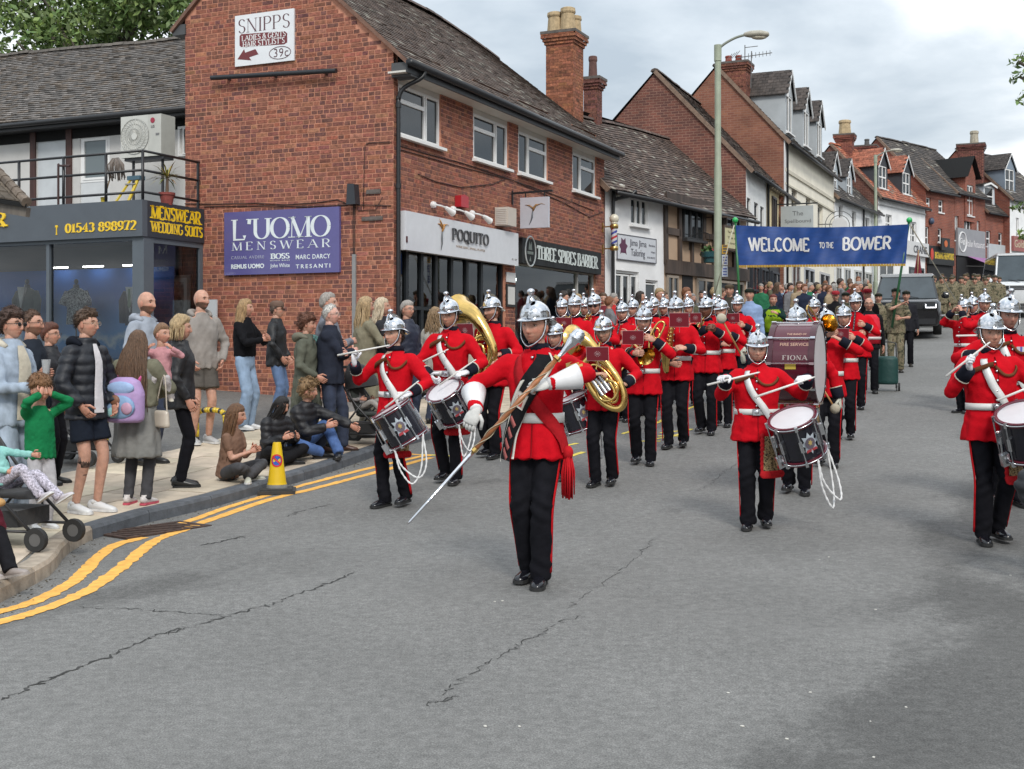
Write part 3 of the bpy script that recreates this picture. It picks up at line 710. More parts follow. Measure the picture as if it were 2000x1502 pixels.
s=MB();s.prism([(GF.a(x),GF.z(x,y))for x,y in((467,117),(480,97),(482,104),(502,97),(508,107),(490,113),(494,119))],-.0475,-.045);s.build('arrow',M_paint,sg,MAR,clean=False)
lg=frame_thing('menswear_wall_sign',GF,A0,'violet menswear board with white serif lettering on the brick gable','sign')
a0,a1=GF.a(442),GF.a(666.5);z0,z1=GF.z(554,535),GF.z(554,410)
s=MB();s.box(a0,a1,-.06,-.008,z0,z1);s.build('board',M_gloss,lg,lin(92,88,142),clean=False)
LW=(.72,.78,.80)
gt(serif_mb("L'UOMO",thick=.2,thin=.035,gap=.1,w=1.0),'lettering',(456,424,650,467),LW,lg,-.066);gt(serif_mb('MENSWEAR',thick=.15,thin=.035,gap=.55,w=.95),'lettering',(457,470,650,487),LW,lg,-.066)
gt(text_mb('CASUAL AVDIRE',spacing=1.2,bold=-.01),'lettering',(456,500,520,506),(.40,.42,.52),lg,-.065);gt(serif_mb('BOSS',thick=.24,thin=.08,gap=.1),'lettering',(532,495,570,506),LW,lg,-.065)
gt(text_mb('MARC DARCY',bold=.015,spacing=1.15),'lettering',(582,497,649,506),LW,lg,-.065);gt(text_mb('REMUS UOMO',bold=.04),'lettering',(456,516,520,525),LW,lg,-.065)
gt(text_mb('John White',bold=.0),'lettering',(532,515,570,525),LW,lg,-.065);gt(text_mb('TRESANTI',bold=.015,spacing=1.45),'lettering',(582,516,649,524),LW,lg,-.065);gt(text_mb('HUGO BOSS',bold=.02,spacing=1.3),'lettering',(532,508,570,510),LW,lg,-.065)
bl=frame_thing('bar_lamp',GF,A0,'long black tube lamp fixed across the brick gable','lamp')
p0,p1=gpos(422,155),gpos(665,141)
s=MB();s.tube([(p0[0],-.13,p0[1]),(p1[0],-.13,p1[1])],.042,12);smart(s.build('tube',M_metal,bl,(.018,.02,.024)))
for q in(.12,.5,.9):
 s=MB();x=p0[0]+(p1[0]-p0[0])*q;z=p0[1]+(p1[1]-p0[1])*q;s.box(x-.02,x+.02,-.12,0,z-.03,z+.02);s.build('bracket',M_metal,bl,(.03,.03,.035))
fl=frame_thing('flood_light',GF,A0,'small black wall light on the gable above the conduit','lamp')
a0,a1,z0,z1=GF.rect(686,361,704,400);s=MB();s.prism([(a0+.02,z1),(a1-.03,z1-.01),(a1,z0),(a0,z0-.005)],-.16,-.005);smart(s.build('lamp_body',M_metal,fl,(.03,.034,.042)))
for r in((717,371,744,378),(708,424,748,430)):
 a0,a1,z0,z1=GF.rect(*r);s=MB();s.box(a0,a1,-.03,0,z0,z1);s.box(a0+.02,a1-.02,-.034,-.03,z0+.015,z1-.01);s.build('air_vent',M_stone,bA,(.13,.11,.10),clean=False)
cd=frame_thing('cable_conduit',GF,A0,'grey metal cable cover running down the gable to the ground','conduit')
a0,a1,z0,z1=GF.rect(689.5,497,696.5,620);s=MB();s.box(a0,a1,-.035,-.006,.5,z1);s.build('cover',M_metal,cd,(.25,.25,.25),clean=False)
for dx in(-.012,.012):
 s=MB();c=(a0+a1)/2;s.tube([(c+dx,-.02,z1),(c+dx*1.5,-.03,z1+.5),(c+dx,-.02,GF.z(694,399))],.008,5);s.build('cable',M_rubber,cd,(.05,.03,.025))
def gcable(P,name='cable',r=.008):s=MB();s.tube([(GF.a(x),-.016,GF.z(x,y))for x,y in P],r,5);s.build(name,M_rubber,bA,(.045,.025,.022),smooth=True)
gcable([(362,398),(420,399),(500,397),(560,400),(620,396),(660,390),(680,399)]);gcable([(400,404),(520,402),(600,404),(690,400),(764,402)]);gcable([(711,408),(712,330),(714,284),(722,279),(766,278)],r=.006);gcable([(700,412),(735,410),(748,385)],r=.006)
# ------------------------------------------------------------------ shop fronts on the street facade
def fpos(x,y,o=0.):return np.array((FF.a(x),o,FF.z(x,y)))
def f_thing(name,label,cat):return frame_thing(name,FF,A0,label,cat)
def ft(mb,nm,r,col,par,off,M=None,thick=.006):
 a0,a1,z0,z1=FF.rect(*r);return put_text(mb,nm,par,M or M_paint,col,(a0,off,z0),width=a1-a0,height=z1-z0,thick=thick)
ps=f_thing('wine_bar_sign','white wine bar fascia sign with hummingbird over dark shopfront','sign')
a0,a1,z0,z1=pq;z0p=z0+.04
s=MB();s.box(a0,a1,-.16,-.008,z0,z1);s.build('board',M_gloss,ps,(.62,.63,.66),clean=False)
def zlev(f,zr=(z0,z1)):return zr[0]+(zr[1]-zr[0])*f
def on_board(mb,name,par,fx0,fx1,fz0,fz1,col,brd,off,M=None,thick=.006):
 A_,B_,C_,D_=brd;return put_text(mb,name,par,M or M_paint,col,(A_+(B_-A_)*fx0,off,C_+(D_-C_)*fz0),width=(B_-A_)*(fx1-fx0),height=(D_-C_)*(fz1-fz0),thick=thick)
on_board(serif_mb('POQUITO',thick=.12,thin=.045,gap=.14,w=.62,serif=True),'lettering',ps,.36,.69,.40,.78,(.06,.06,.065),pq,-.19,thick=.02)
on_board(text_mb('WINE BAR | SMALL PLATES'),'lettering',ps,.40,.66,.25,.33,(.45,.38,.33),pq,-.168)
on_board(text_mb('01 - 58'),'lettering',ps,.93,.98,.16,.21,(.35,.35,.35),pq,-.168)
def bird(par,brd,fx,fz,sc,off):
 A_,B_,C_,D_=brd;cx=A_+(B_-A_)*fx;cz=C_+(D_-C_)*fz
 def T(P,r):s.tube([(cx+x*sc,off,cz+z*sc)for x,z in P],[q*sc for q in r],6)
 s=MB();T([(0,0),(.05,.12),(.11,.2),(.2,.21)],[.02,.05,.035,.02]);T([(.2,.21),(.3,.24),(.42,.2)],[.015,.008,.004]);T([(.02,.1),(-.12,.2),(-.26,.22)],[.03,.02,.004]);T([(.03,.14),(-.08,.26),(-.18,.36)],[.03,.018,.003])
 s.build('bird_body',M_paint,par,(.45,.22,.06),smooth=True)
 s=MB();T([(0,0),(-.02,-.18),(-.01,-.34),(-.08,-.52)],[.025,.03,.022,.004]);s.build('bird_tail',M_paint,par,(.12,.13,.14),smooth=True)
bird(ps,pq,.28,.62,.62,-.172)
s=MB();s.box(a0-.001,a0+.05,-.17,-.161,z0+.12,z0+.22);s.build('door_bell',M_plastic,ps,(.08,.02,.02))
for i,(x,y)in enumerate(((843,400),(882,409),(919,417))):
 l=f_thing('spot_lamp',['leftmost white spot lamp over the wine bar sign','middle white spot lamp under the red alarm box','right white spot lamp over the wine bar sign'][i],'lamp');l['group']='spot lamps over the wine bar sign'
 p=fpos(x,y);s=MB();s.lathe([(.0,0),(.055,0),(.062,-.03),(.045,-.075),(0,-.08)],12,p,1);smart(s.build('wall_rose',M_plastic,l,WHITE))
 s=MB();s.tube([p+[0,-.07,0],p+[.12,-.12,-.01],p+[.24,-.15,-.03]],.016,6);s.build('arm',M_plastic,l,WHITE)
 d=np.array([.25,-.05,-.1]);q=p+[.24,-.15,-.03];s=MB();s.tube([q,q+d*.3,q+d*.8],[.028,.045,.064],12);smart(s.build('shade',M_plastic,l,WHITE))
l=f_thing('alarm_box','red alarm bell box on the brick wall above the spot lamps','alarm');a0,a1,z0,z1=FF.rect(888,379,903,407)
s=MB();s.prism([(a0,z0),(a1,z0),(a1,z1-.03),((a0+a1)/2,z1),(a0,z1-.03)],-.13,-.006);s.build('case',M_plastic,l,(.42,.02,.03),clean=False)
l=f_thing('ventilation_box','cream vented box on the brick wall beside the hanging bird sign','vent');a0,a1,z0,z1=FF.rect(966,405,983,444)
s=MB();s.box(a0,a1,-.28,-.006,z0,z1);s.build('case',M_plastic,l,(.55,.50,.44),clean=False)
for i in range(9):
 s=MB();zc=z0+(z1-z0)*(i+1)/10;s.box(a0-.012,a0,-.25,-.04,zc-.012,zc+.008);s.build('slat',M_plastic,l,(.62,.60,.56),clean=False)
hs=f_thing('hanging_bird_sign','square grey hanging sign with hummingbird on black bracket','sign')
pa=FF.a(999);zb=FF.z(999,378)
s=MB();s.bar((pa,0,zb),(pa+.04,-.86,zb+.02),.025,.04);s.bar((pa,-.02,zb-.22),(pa,-.02,zb+.05),.03);s.build('bracket',M_metal,hs,(.014,.014,.016),clean=False)
s=MB();s.box(pa-.03,pa+.04,-.80,-.20,zb-.70,zb-.10);s.build('board',M_gloss,hs,(.50,.50,.55),clean=False)
for y in(-.30,-.70):
 s=MB();s.box(pa,pa+.012,y-.01,y+.01,zb-.1,zb);s.build('hanger',M_metal,hs,(.015,.015,.015),clean=False)
s=MB()
def TB(P,r):s.tube([(pa-.035,-.47-x*.62,zb-.38+z*.62)for x,z in P],[q*.62 for q in r],6)
TB([(0,0),(.05,.12),(.11,.2),(.2,.21)],[.02,.045,.035,.02]);TB([(.2,.21),(.3,.24),(.42,.2)],[.015,.008,.004]);TB([(.02,.1),(-.12,.2),(-.26,.22)],[.03,.02,.004]);s.build('bird_body',M_paint,hs,(.3,.16,.06),smooth=True)
s=MB();TB([(0,0),(-.02,-.18),(-.06,-.3),(-.12,-.42)],[.025,.03,.02,.004]);s.build('bird_tail',M_paint,hs,(.12,.13,.15),smooth=True)
bs=f_thing('barber_sign','black barber fascia sign with white serif lettering','sign');brd=bb
s=MB();s.box(bb[0],bb[1],-.14,-.008,bb[2],bb[3]);s.build('board',mat('barber_board',(.010,.012,.013),.7,var=.6,vscale=2.2,stretch=(3,1,.6)),bs,clean=False)
on_board(serif_mb('THREE SPIRES BARBER',thick=.2,thin=.07,gap=.07,w=.62),'lettering',bs,.155,.955,.22,.80,(.62,.68,.66),bb,-.15)
s=MB();cx=bb[0]+(bb[1]-bb[0])*.085;cz=(bb[2]+bb[3])/2
s.tube([(cx+.26*math.cos(t),-.145,cz+.30*math.sin(t))for t in np.linspace(0,2*math.pi,28,False)],.018,6,closed=True);s.build('emblem_ring',M_paint,bs,(.55,.58,.58),clean=False)
s=MB();s.prism([(cx-.15,cz-.06),(cx+.15,cz-.06),(cx+.15,cz+.0),(cx-.15,cz+.0)],-.146,-.14);s.prism([(cx-.09,cz+.03),(cx+.09,cz+.03),(cx+.05,cz+.2),(cx,cz+.12),(cx-.05,cz+.2)],-.145,-.14);s.prism([(cx-.05,cz-.2),(cx+.05,cz-.2),(cx,cz-.09)],-.145,-.14);s.build('emblem',M_paint,bs,(.22,.25,.22),clean=False)
M_clear=bpy.data.materials.new('shop_glass');M_clear.use_nodes=True;t_=M_clear.node_tree;t_.nodes.clear()
o_=t_.nodes.new('ShaderNodeOutputMaterial');mx_=t_.nodes.new('ShaderNodeMixShader');tr_=t_.nodes.new('ShaderNodeBsdfTransparent');gl_=t_.nodes.new('ShaderNodeBsdfGlossy');fr_=t_.nodes.new('ShaderNodeFresnel')
fr_.inputs[0].default_value=1.8;gl_.inputs['Roughness'].default_value=.02;tr_.inputs[0].default_value=(.86,.9,.9,1)
t_.links.new(fr_.outputs[0],mx_.inputs[0]);t_.links.new(tr_.outputs[0],mx_.inputs[1]);t_.links.new(gl_.outputs[0],mx_.inputs[2]);t_.links.new(mx_.outputs[0],o_.inputs[0])
NAVY=(.010,.014,.018)
def shopfront(par,x0,x1,z0,z1,xs,col,rail=None,y=.08,w=.07,interior=True,rotz=R90,glass=None,dep=.9,icol=(.02,.02,.02)):
 fr=MB()
 for x in xs:fr.box(x-w/2,x+w/2,y-.03,y+.05,z0,z1)
 fr.box(x0,x1,y-.035,y+.055,z1-w,z1)
 if rail:fr.box(x0,x1,y-.033,y+.053,rail-.03,rail+.03)
 f=fr.build('shopfront_frame',M_paint,par,col,rotz=rotz,clean=False)
 for a,b in zip(xs[:-1],xs[1:]):
  segs=[(z0,z1)]if not rail else[(z0,rail),(rail,z1)]
  for c,d in segs:
   s=MB();s.add([(a+w/2,y+.01,c),(b-w/2,y+.01,c),(b-w/2,y+.01,d),(a+w/2,y+.01,d)],[(0,1,2,3)]);s.build('pane',glass or M_clear,f,clean=False)
 if interior:
  s=MB();s.box(x0,x1,y+dep,y+dep+.05,z0,z1);s.box(x0-.05,x0,y+.1,y+dep,z0,z1);s.box(x1,x1+.05,y+.1,y+dep,z0,z1);s.box(x0,x1,y+.1,y+dep,z1,z1+.05);s.box(x0,x1,y+.1,y+dep,z0-.05,z0)
  s.build('interior',M_paint,par,icol,rotz=rotz,clean=False)
 return f
xs1=[shop1[0]+.03]+[FF.a(v)for v in(801,830,858,888,918,946)]+[shop1[1]-.03]
shopfront(bA,shop1[0],shop1[1],zf-.1,shop1[3],xs1,NAVY,rail=FF.z(860,604),w=.09,dep=1.6)
xs2=[shop2[0]+.03,FF.a(1132),shop2[1]-.03]
shopfront(bA,shop2[0],shop2[1],zf-.1,shop2[3],xs2,(.45,.44,.41),w=.08,dep=1.8,icol=(.10,.11,.10))
cl=f_thing('strip_light','lit fluorescent strip light inside the barber shop window','lamp');c=fpos(1050,538,.9)
s=MB();s.box(FF.a(1012),FF.a(1072),.75,.85,shop2[3]-.32,shop2[3]-.26);s.build('tube',mat('lit_tube',(.8,.9,.85),.5,var=0,emit=(.75,1,.88,3.5)),cl,clean=False)
s=MB();s.box(FF.a(1012),FF.a(1072),.95,1.0,shop2[3]-1.0,shop2[3]-.35);s.build('shelf_panel',M_paint,cl,(.30,.36,.32),clean=False)
nb=f_thing('menu_board','white notice and framed menu on the pier between the shops','notice');a0,a1=shop1[1]+.02,shop2[0]-.03
for c0,c1,col in((533,552,(.6,.6,.6)),(556,600,(.5,.5,.5))):
 z1_,z0_=FF.z(1000,c0),FF.z(1000,c1);s=MB();s.box(a0,a1,-.03,-.008,z0_,z1_);s.build('panel',M_paint,nb,col if c0==533 else(.02,.02,.02),clean=False)
 if c0==556:s=MB();s.box(a0+.05,a1-.05,-.034,-.03,z0_+.05,z1_-.05);s.build('sheet',M_paint,nb,(.6,.6,.58),clean=False)
for P in([(780,285),(830,300),(900,318),(980,345),(1080,380),(1160,412)],[(815,340),(850,355),(900,366),(960,360),(985,350)],[(780,292),(900,326),(1000,352),(1100,396),(1150,424),(1176,414)]):
 s=MB();s.tube([fpos(x,y,-.016)for x,y in P],.008,5);o=s.build('cable',M_rubber,bA,(.045,.025,.022),smooth=True,rotz=R90)
s=MB();p=fpos(776,432,-.3);s.tube([fpos(770,424,-.03),p],.01,5)
bp=f_thing('barber_pole','striped barber pole with white globe on brass wall brackets','barber pole');c=fpos(1176,460)+[0,-.30,0];zt,zb_=FF.z(1176,445),FF.z(1176,482)
hh=zt-zb_
s=MB();s.lathe([(.0,hh*1.0+.17),(.06,hh+.16),(.085,hh+.10),(.06,hh+.035)],12,(c[0],c[1],zb_));s.ball((c[0],c[1],zt+.20),.115,14,10);smart(s.build('globe',M_gloss,bp,(.66,.62,.50)))
for zz_ in(zb_-.07,zt):
 s=MB();s.lathe([(.0,0),(.085,0),(.1,.02),(.1,.08),(.085,.1),(0,.1)],14,(c[0],c[1],zz_-.03));s.bar((c[0],0,zz_+.02),(c[0],c[1]+.05,zz_+.02),.03);s.bar((c[0],-.02,zz_-.1),(c[0],-.02,zz_+.12),.03);smart(s.build('bracket',mat('brass',(.55,.38,.14),.3,metal=.9),bp))
for k,col in enumerate(((.6,.6,.62),(.06,.08,.35),(.6,.6,.62),(.5,.05,.06))):
 V=[];n_=12;st=24
 for j in range(st+1):
  for i in range(4):
   a_=2*math.pi*((k+i/3)/4+j/st*1.6);V.append((c[0]+.075*math.cos(a_),c[1]+.075*math.sin(a_),zb_+.05+(hh-.08)*j/st))
 s=MB();s.add(V,[(j*4+i,j*4+i+1,(j+1)*4+i+1,(j+1)*4+i)for j in range(st)for i in range(3)]);s.build('stripe',M_gloss,bp,col,smooth=True)
# ------------------------------------------------------------------ menswear shop under the balcony, left of the gable
def gf(y):return Fac(A0+UD*y,GD)
MF=gf(-1.475)
ms=frame_thing('menswear_shop',GF,A0,'single storey menswear shop with grey fascia and glass front','building')
cxr=MF.a(288);xl=-9.2;zfb,zft=MF.z(288,462),MF.z(288,391)
GREY=(.085,.10,.118)
s=MB();s.box(xl,cxr,-1.60,-1.475,zfb,zft);s.build('fascia',M_paint,ms,GREY,clean=False)
s=MB();s.box(cxr-.13,cxr,-1.474,-.01,zfb,zft-.002);s.build('side_fascia',M_paint,ms,(.035,.04,.05),clean=False)
s=MB();s.box(xl,cxr-.02,-1.59,3.2,zft-.10,zft-.02);s.build('flat_roof',M_stone,ms,(.2,.2,.2),clean=False)
s=MB();s.box(xl,cxr-.05,-1.47,3.2,zfb,zfb+.06);s.build('ceiling',M_paint,ms,(.14,.13,.12),clean=False)
gz=float(pave_z(*(A0+UD*-1.4+GD*-5)))
frc=(.10,.12,.14)
sill=MF.z(200,735)
xm=MF.a(97);xc0=MF.a(263)
glass_x=[xl,xm-2.05,xm,cxr-.14]
f=MB()
for x in(xm-2.05,xm):f.box(x-.035,x+.035,-1.52,-1.42,sill,zfb)
f.box(cxr-.26,cxr-.02,-1.54,-1.30,gz-.3,zfb)
f.box(xl,cxr-.26,-1.525,-1.425,zfb-.06,zfb);f.box(xl,cxr-.26,-1.53,-1.40,sill-.06,sill+.02)
f.box(cxr-.10,cxr-.03,-1.299,-.01,zfb-.09,zfb);f.box(cxr-.10,cxr-.03,-.10,-.01,gz-.2,zfb-.09);f.box(cxr-.10,cxr-.03,-1.299,-.10,gz+.3,gz+.38)
f.build('frame',M_paint,ms,frc,clean=False)
for a,b in((xl,xm-2.09),(xm-2.01,xm-.035),(xm+.035,cxr-.26)):
 s=MB();s.add([(a,-1.47,sill),(b,-1.47,sill),(b,-1.47,zfb-.06),(a,-1.47,zfb-.06)],[(0,1,2,3)]);s.build('pane',M_clear,ms,clean=False)
s=MB();s.add([(cxr-.065,-1.30,gz+.38),(cxr-.065,-.10,gz+.38),(cxr-.065,-.10,zfb-.09),(cxr-.065,-1.30,zfb-.09)],[(0,1,2,3)]);s.build('pane',M_clear,ms,clean=False)
brick_wall(ms,xl,cxr-.26,gz-.2,sill-.06,[],indiv=0);
for o in ms.children:
 if o.name.startswith(('brick_courses','wall')):o.location.y=-1.45
s=MB();s.box(xl,cxr-.3,-.25,-.2,sill-.3,zfb);s.box(xl,cxr-.12,-1.4,-.25,sill-.06,sill-.02);s.build('window_bed',M_paint,ms,(.05,.05,.055),clean=False)
s=MB();s.box(cxr-.09,cxr-.05,-1.25,-.1,gz-.2,gz+.32);s.build('side_panel',M_paint,ms,(.05,.05,.055),clean=False)
s=MB();s.box(cxr-1.2,cxr-.10,-.19,-.12,gz-.2,zfb);s.build('back_wall',M_paint,ms,(.05,.05,.055),clean=False)
m=mat('beach_backdrop',(1,1,1),.7,var=0);t_=m.node_tree;b_=t_.nodes['Principled BSDF']
tc_=t_.nodes.new('ShaderNodeTexCoord');sp_=t_.nodes.new('ShaderNodeSeparateXYZ');t_.links.new(tc_.outputs['Object'],sp_.inputs[0])
rp_=t_.nodes.new('ShaderNodeValToRGB');mr_=t_.nodes.new('ShaderNodeMapRange');mr_.inputs[1].default_value=sill;mr_.inputs[2].default_value=zfb-.5
t_.links.new(sp_.outputs[2],mr_.inputs[0]);nz_=t_.nodes.new('ShaderNodeTexNoise');nz_.inputs['Scale'].default_value=2.5;nz_.inputs['Detail'].default_value=8;t_.links.new(tc_.outputs['Object'],nz_.inputs['Vector'])
ma_=t_.nodes.new('ShaderNodeMath');ma_.operation='MULTIPLY_ADD';ma_.inputs[1].default_value=.45;t_.links.new(nz_.outputs['Fac'],ma_.inputs[0]);t_.links.new(mr_.outputs[0],ma_.inputs[2]);t_.links.new(ma_.outputs[0],rp_.inputs[0])
el=rp_.color_ramp.elements;el[0].position=.30;el[0].color=(.45,.36,.25,1);el[1].position=1.15 if False else 1.;el[1].color=(.02,.10,.36,1)
for p_,c_ in((.36,(.05,.18,.42,1)),(.50,(.06,.24,.55,1)),(.56,(.55,.62,.70,1)),(.64,(.10,.28,.60,1))):q_=el.new(p_);q_.color=c_
t_.links.new(rp_.outputs[0],b_.inputs['Base Color'])
bd=frame_thing('window_backdrop',GF,A0,'blue seaside photo backdrop hanging in the menswear window','backdrop')
s=MB();s.box(MF.a(0)-1.5,MF.a(238)+.2,-.42,-.40,sill-.02,zfb-.42);s.build('sheet',m,bd,clean=False)
def suit(x,label,coat,shirt,tie,pattern=False,short=False):
 o=frame_thing('suit_stand',GF,A0,label,'mannequin');o['group']='display mannequins in the menswear window';xx=MF.a(x);zt=MF.z(x,562);y=-.95
 s=MB();s.tube([(xx,y,sill-.02),(xx,y,zt+.10)],.015,6);s.lathe([(0,0),(.14,0),(.14,.015),(0,.02)],12,(xx,y,sill-.02));s.tube([(xx,y,zt-.02),(xx,y,zt+.08)],[.055,.05],8);s.ball((xx,y,zt+.13),(.04,.04,.05));s.build('stand',M_plastic,o,(.02,.018,.02))
 s=MB();H=.62
 V,Fc=tube([(xx,y,zt-.62),(xx,y,zt-.4),(xx,y,zt-.15),(xx,y,zt-.04),(xx,y,zt+.02)],[(.20,.13),(.18,.12),(.215,.125),(.19,.09),(.07,.06)],20,ref=(1,0,0));s.add(V,Fc)
 for sg_ in(-1,1):
  L_=.28 if short else.58;s.tube([(xx+sg_*.18,y,zt-.06),(xx+sg_*.26,y-.01,zt-.2),(xx+sg_*(.28 if short else.25),y-.03,zt-L_)],[.07,.07,.08 if short else.055],10)
 M=M_fabric if not pattern else mat('palm_print',(1,1,1),.8,var=0)
 if pattern and not MATS.get('_pp'):
  t_=M.node_tree;b_=t_.nodes['Principled BSDF'];v_=t_.nodes.new('ShaderNodeTexNoise');v_.inputs['Scale'].default_value=22;v_.inputs['Distortion'].default_value=2.5;tc2=t_.nodes.new('ShaderNodeTexCoord');t_.links.new(tc2 .outputs['Object'],v_.inputs['Vector'])
  r2=t_.nodes.new('ShaderNodeValToRGB');r2 .color_ramp.elements[0].position=.48;r2 .color_ramp.elements[0].color=(.02,.025,.045,1);r2 .color_ramp.elements[1].position=.53;r2 .color_ramp.elements[1].color=(.6,.62,.62,1);t_.links.new(v_.outputs['Fac'],r2 .inputs[0]);t_.links.new(r2 .outputs[0],b_.inputs['Base Color']);MATS['_pp']=1
 smart(s.build('jacket' if not pattern else 'shirt',M,o,coat),60)
 if shirt:
  s=MB();s.prism([(xx-.085,zt+.03),(xx+.085,zt+.03),(xx,zt-.40)],y-.150,y-.09);s.build('shirt_front',M_fabric,o,shirt,clean=False)
 if tie:
  s=MB();s.prism([(xx-.022,zt),(xx+.022,zt),(xx+.035,zt-.28),(xx,zt-.34),(xx-.035,zt-.28)],y-.155,y-.146);s.build('tie',M_fabric,o,tie,clean=False)
M_fabric=mat('fabric',(1,1,1),.85,obcol=True,var=.14,vscale=7,bump=.35,bscale=16,sheen=.15)
for k_,xx_ in enumerate((MF.a(40),MF.a(110),MF.a(190))):
 wl_=frame_thing('window_light',GF,A0,['left lit strip light in the menswear window','middle lit strip light in the menswear window','right lit strip light in the menswear window'][k_],'lamp');wl_['group']='lit strip lights in the menswear window'
 s=MB();s.box(xx_-.22,xx_+.22,-.62,-.58,zfb-.40,zfb-.38);s.build('tube',mat('lit_strip',(.9,.9,.9),.5,var=0,emit=(1,.97,.92,9)),wl_,clean=False);s=MB();s.box(xx_-.24,xx_+.24,-.63,-.57,zfb-.38,zfb-.36);s.build('housing',M_metal,wl_,(.4,.4,.4),clean=False)
suit(8,'grey suit with white shirt on stand at the left of the shop window',(.11,.13,.115),(.6,.6,.58),None)
suit(105,'black and white patterned shirt on stand in the shop window',(1,1,1),None,None,True,True)
suit(222,'navy suit with green tie on stand in the shop window',(.02,.024,.04),(.65,.68,.68),(.16,.25,.16))
pf=frame_thing('framed_photograph',GF,A0,'large framed photograph in the side window of the menswear shop','picture');z0,z1=GF.z(330,640),GF.z(330,540)
x0_,x1_=cxr-.70,cxr-.13
s=MB();s.box(x0_,x1_,-.26,-.22,z0,z1);s.build('frame',M_wood,pf,(.30,.28,.26),clean=False);s=MB();s.box(x0_+.05,x1_-.05,-.266,-.26,z0+.05,z1-.05);s.build('mount',M_paint,pf,(.55,.54,.52),clean=False)
s=MB();s.box(x0_+.11,x1_-.11,-.27,-.266,z0+.12,z1-.12);s.build('print',mat('photo_print',(.22,.2,.19),.4,var=.9,vscale=5),pf,clean=False)
fb=(xl,cxr,zfb,zft)
GOLD=lin(240,200,40)
a_,b_,c_,d_2=MF.rect(120,431,276,454)
mz=(MF.z(200,454),MF.z(200,435))
put_text(serif_mb('01543 898972',thick=.26,thin=.09,gap=.12,w=.95),'phone_number',ms,M_gloss,GOLD,(MF.a(138),-1.612,mz[0]),width=MF.a(277)-MF.a(138),height=mz[1]-mz[0],thick=.012)
put_text(serif_mb('T',thick=.2,thin=.1),'phone_letter',ms,M_gloss,GOLD,(MF.a(119),-1.612,mz[0]-.02),width=.06,height=mz[1]-mz[0],thick=.012)
put_text(serif_mb('R',thick=.28,thin=.12,w=1.),'fascia_letter',ms,M_gloss,GOLD,(MF.a(2),-1.63,MF.z(10,446)),width=MF.a(27)-MF.a(2),height=MF.z(10,416)-MF.z(10,446),thick=.03)
for s_,f0,f1,w_ in(('MENSWEAR',.50,.90,(.06,1.40)),('WEDDING SUITS',.14,.46,(.06,1.42))):
 zz0,zz1=zfb+(zft-zfb)*f0,zfb+(zft-zfb)*f1
 put_text(serif_mb(s_,thick=.26,thin=.10,gap=.10),'lettering',ms,M_gloss,GOLD,(cxr+.004,-1.475+w_[0],zz0),width=w_[1]-w_[0],height=zz1-zz0,rot=Matrix.Rotation(R90,3,'Z'),thick=.006)
rl=frame_thing('balcony_railing',GF,A0,'black tube railing along the flat roof of the menswear shop','railing')
zr=MF.z(200,300);zd=zft
for z in(zr,zr-.32,zr-.68):
 s=MB();s.tube([(xl,-1.45,z-.02),(cxr-.12,-1.45,z)],.022,8);s.build('rail',M_metal,rl,(.016,.017,.02),smooth=True);s=MB();s.tube([(cxr-.12,-1.45,z),(cxr-.12,.0,z)],.022,8);s.build('rail',M_metal,rl,(.016,.017,.02),smooth=True)
for x in(MF.a(35),MF.a(122),MF.a(205),cxr-.12):
 s=MB();s.tube([(x,-1.45,zd-.05),(x,-1.45,zr)],.025,8);s.build('post',M_metal,rl,(.016,.017,.02),smooth=True)
s=MB();s.tube([(cxr-.12,-.03,zd-.05),(cxr-.12,-.03,zr)],.025,8);s.build('post',M_metal,rl,(.016,.017,.02))
s=MB();x=MF.a(116)
for z in(zr-.12,zr-.85):s.tube([(x,-1.5,z),(x+.02,-1.5,z-.03),(x+.26,-1.5,z-.05)],.02,6)
s.tube([(x,-1.5,zd-.02),(x,-1.5,zr-.12)],.02,6);s.build('gate_stub',M_metal,rl,(.05,.022,.02))
wl=3.2;LF=gf(wl)
lb=frame_thing('tiled_wing',GF,A0,'low white walled wing with dark tiled roof behind the balcony','building')
ze=LF.z(180,247);dr=[LF.rect(72,264,131,400),LF.rect(156,268,214,400)]
holes=[(r[0],r[1],zd-.1,r[3])for r in dr]
s=MB();wall_holes(s,xl-7,xg+.05,zd-.3,ze+.05,holes,.1,wl);s.build('wall',M_render,lb,(.58,.57,.55),clean=False)
s=MB();s.box(holes[0][0],holes[0][1],wl+.03,wl+.07,zd-.1,holes[0][3]);d1=s.build('door',M_paint,lb,(.55,.58,.60),clean=False)
s=MB();s.box(holes[0][0]+.18,holes[0][1]-.12,wl+.02,wl+.03,holes[0][3]-.14,holes[0][3]-.05);s.build('door_notice',M_paint,d1,(.12,.38,.50),clean=False)
s=MB()
for x in(MF.a(66),MF.a(136)):xx=LF.a(66 if x<-6 else 136)
for p in(66,136):xx=LF.a(p);s.box(xx-.08,xx+.08,wl-.04,wl,zd-.1,ze);
s.build('timber_post',M_wood,lb,(.07,.03,.025),clean=False)
s=MB();s.box(xl-7,xg,wl-.01,wl-.001,LF.z(180,268),ze);s.build('brick_band',M_brick,lb,(.12,.05,.04),clean=False)
window(lb,holes[1][0],holes[1][1],holes[1][3]-1.0,holes[1][3],[(.08,.92,.05,.95)],y=wl+.02,fw=.08,sill=0,name='door_window',glass=mat('pale_glass',(.16,.19,.2),.08,var=0))
s=MB();s.box(holes[1][0],holes[1][1],wl+.03,wl+.07,zd-.1,holes[1][3]-1.0);s.build('door',M_paint,lb,(.60,.62,.63),clean=False)
r=LF.rect(350,248,366,305);window(lb,r[0],xg-.02,r[2],r[3],[(.05,.95,.05,.95)],y=wl-.05,fw=.05,sill=0)
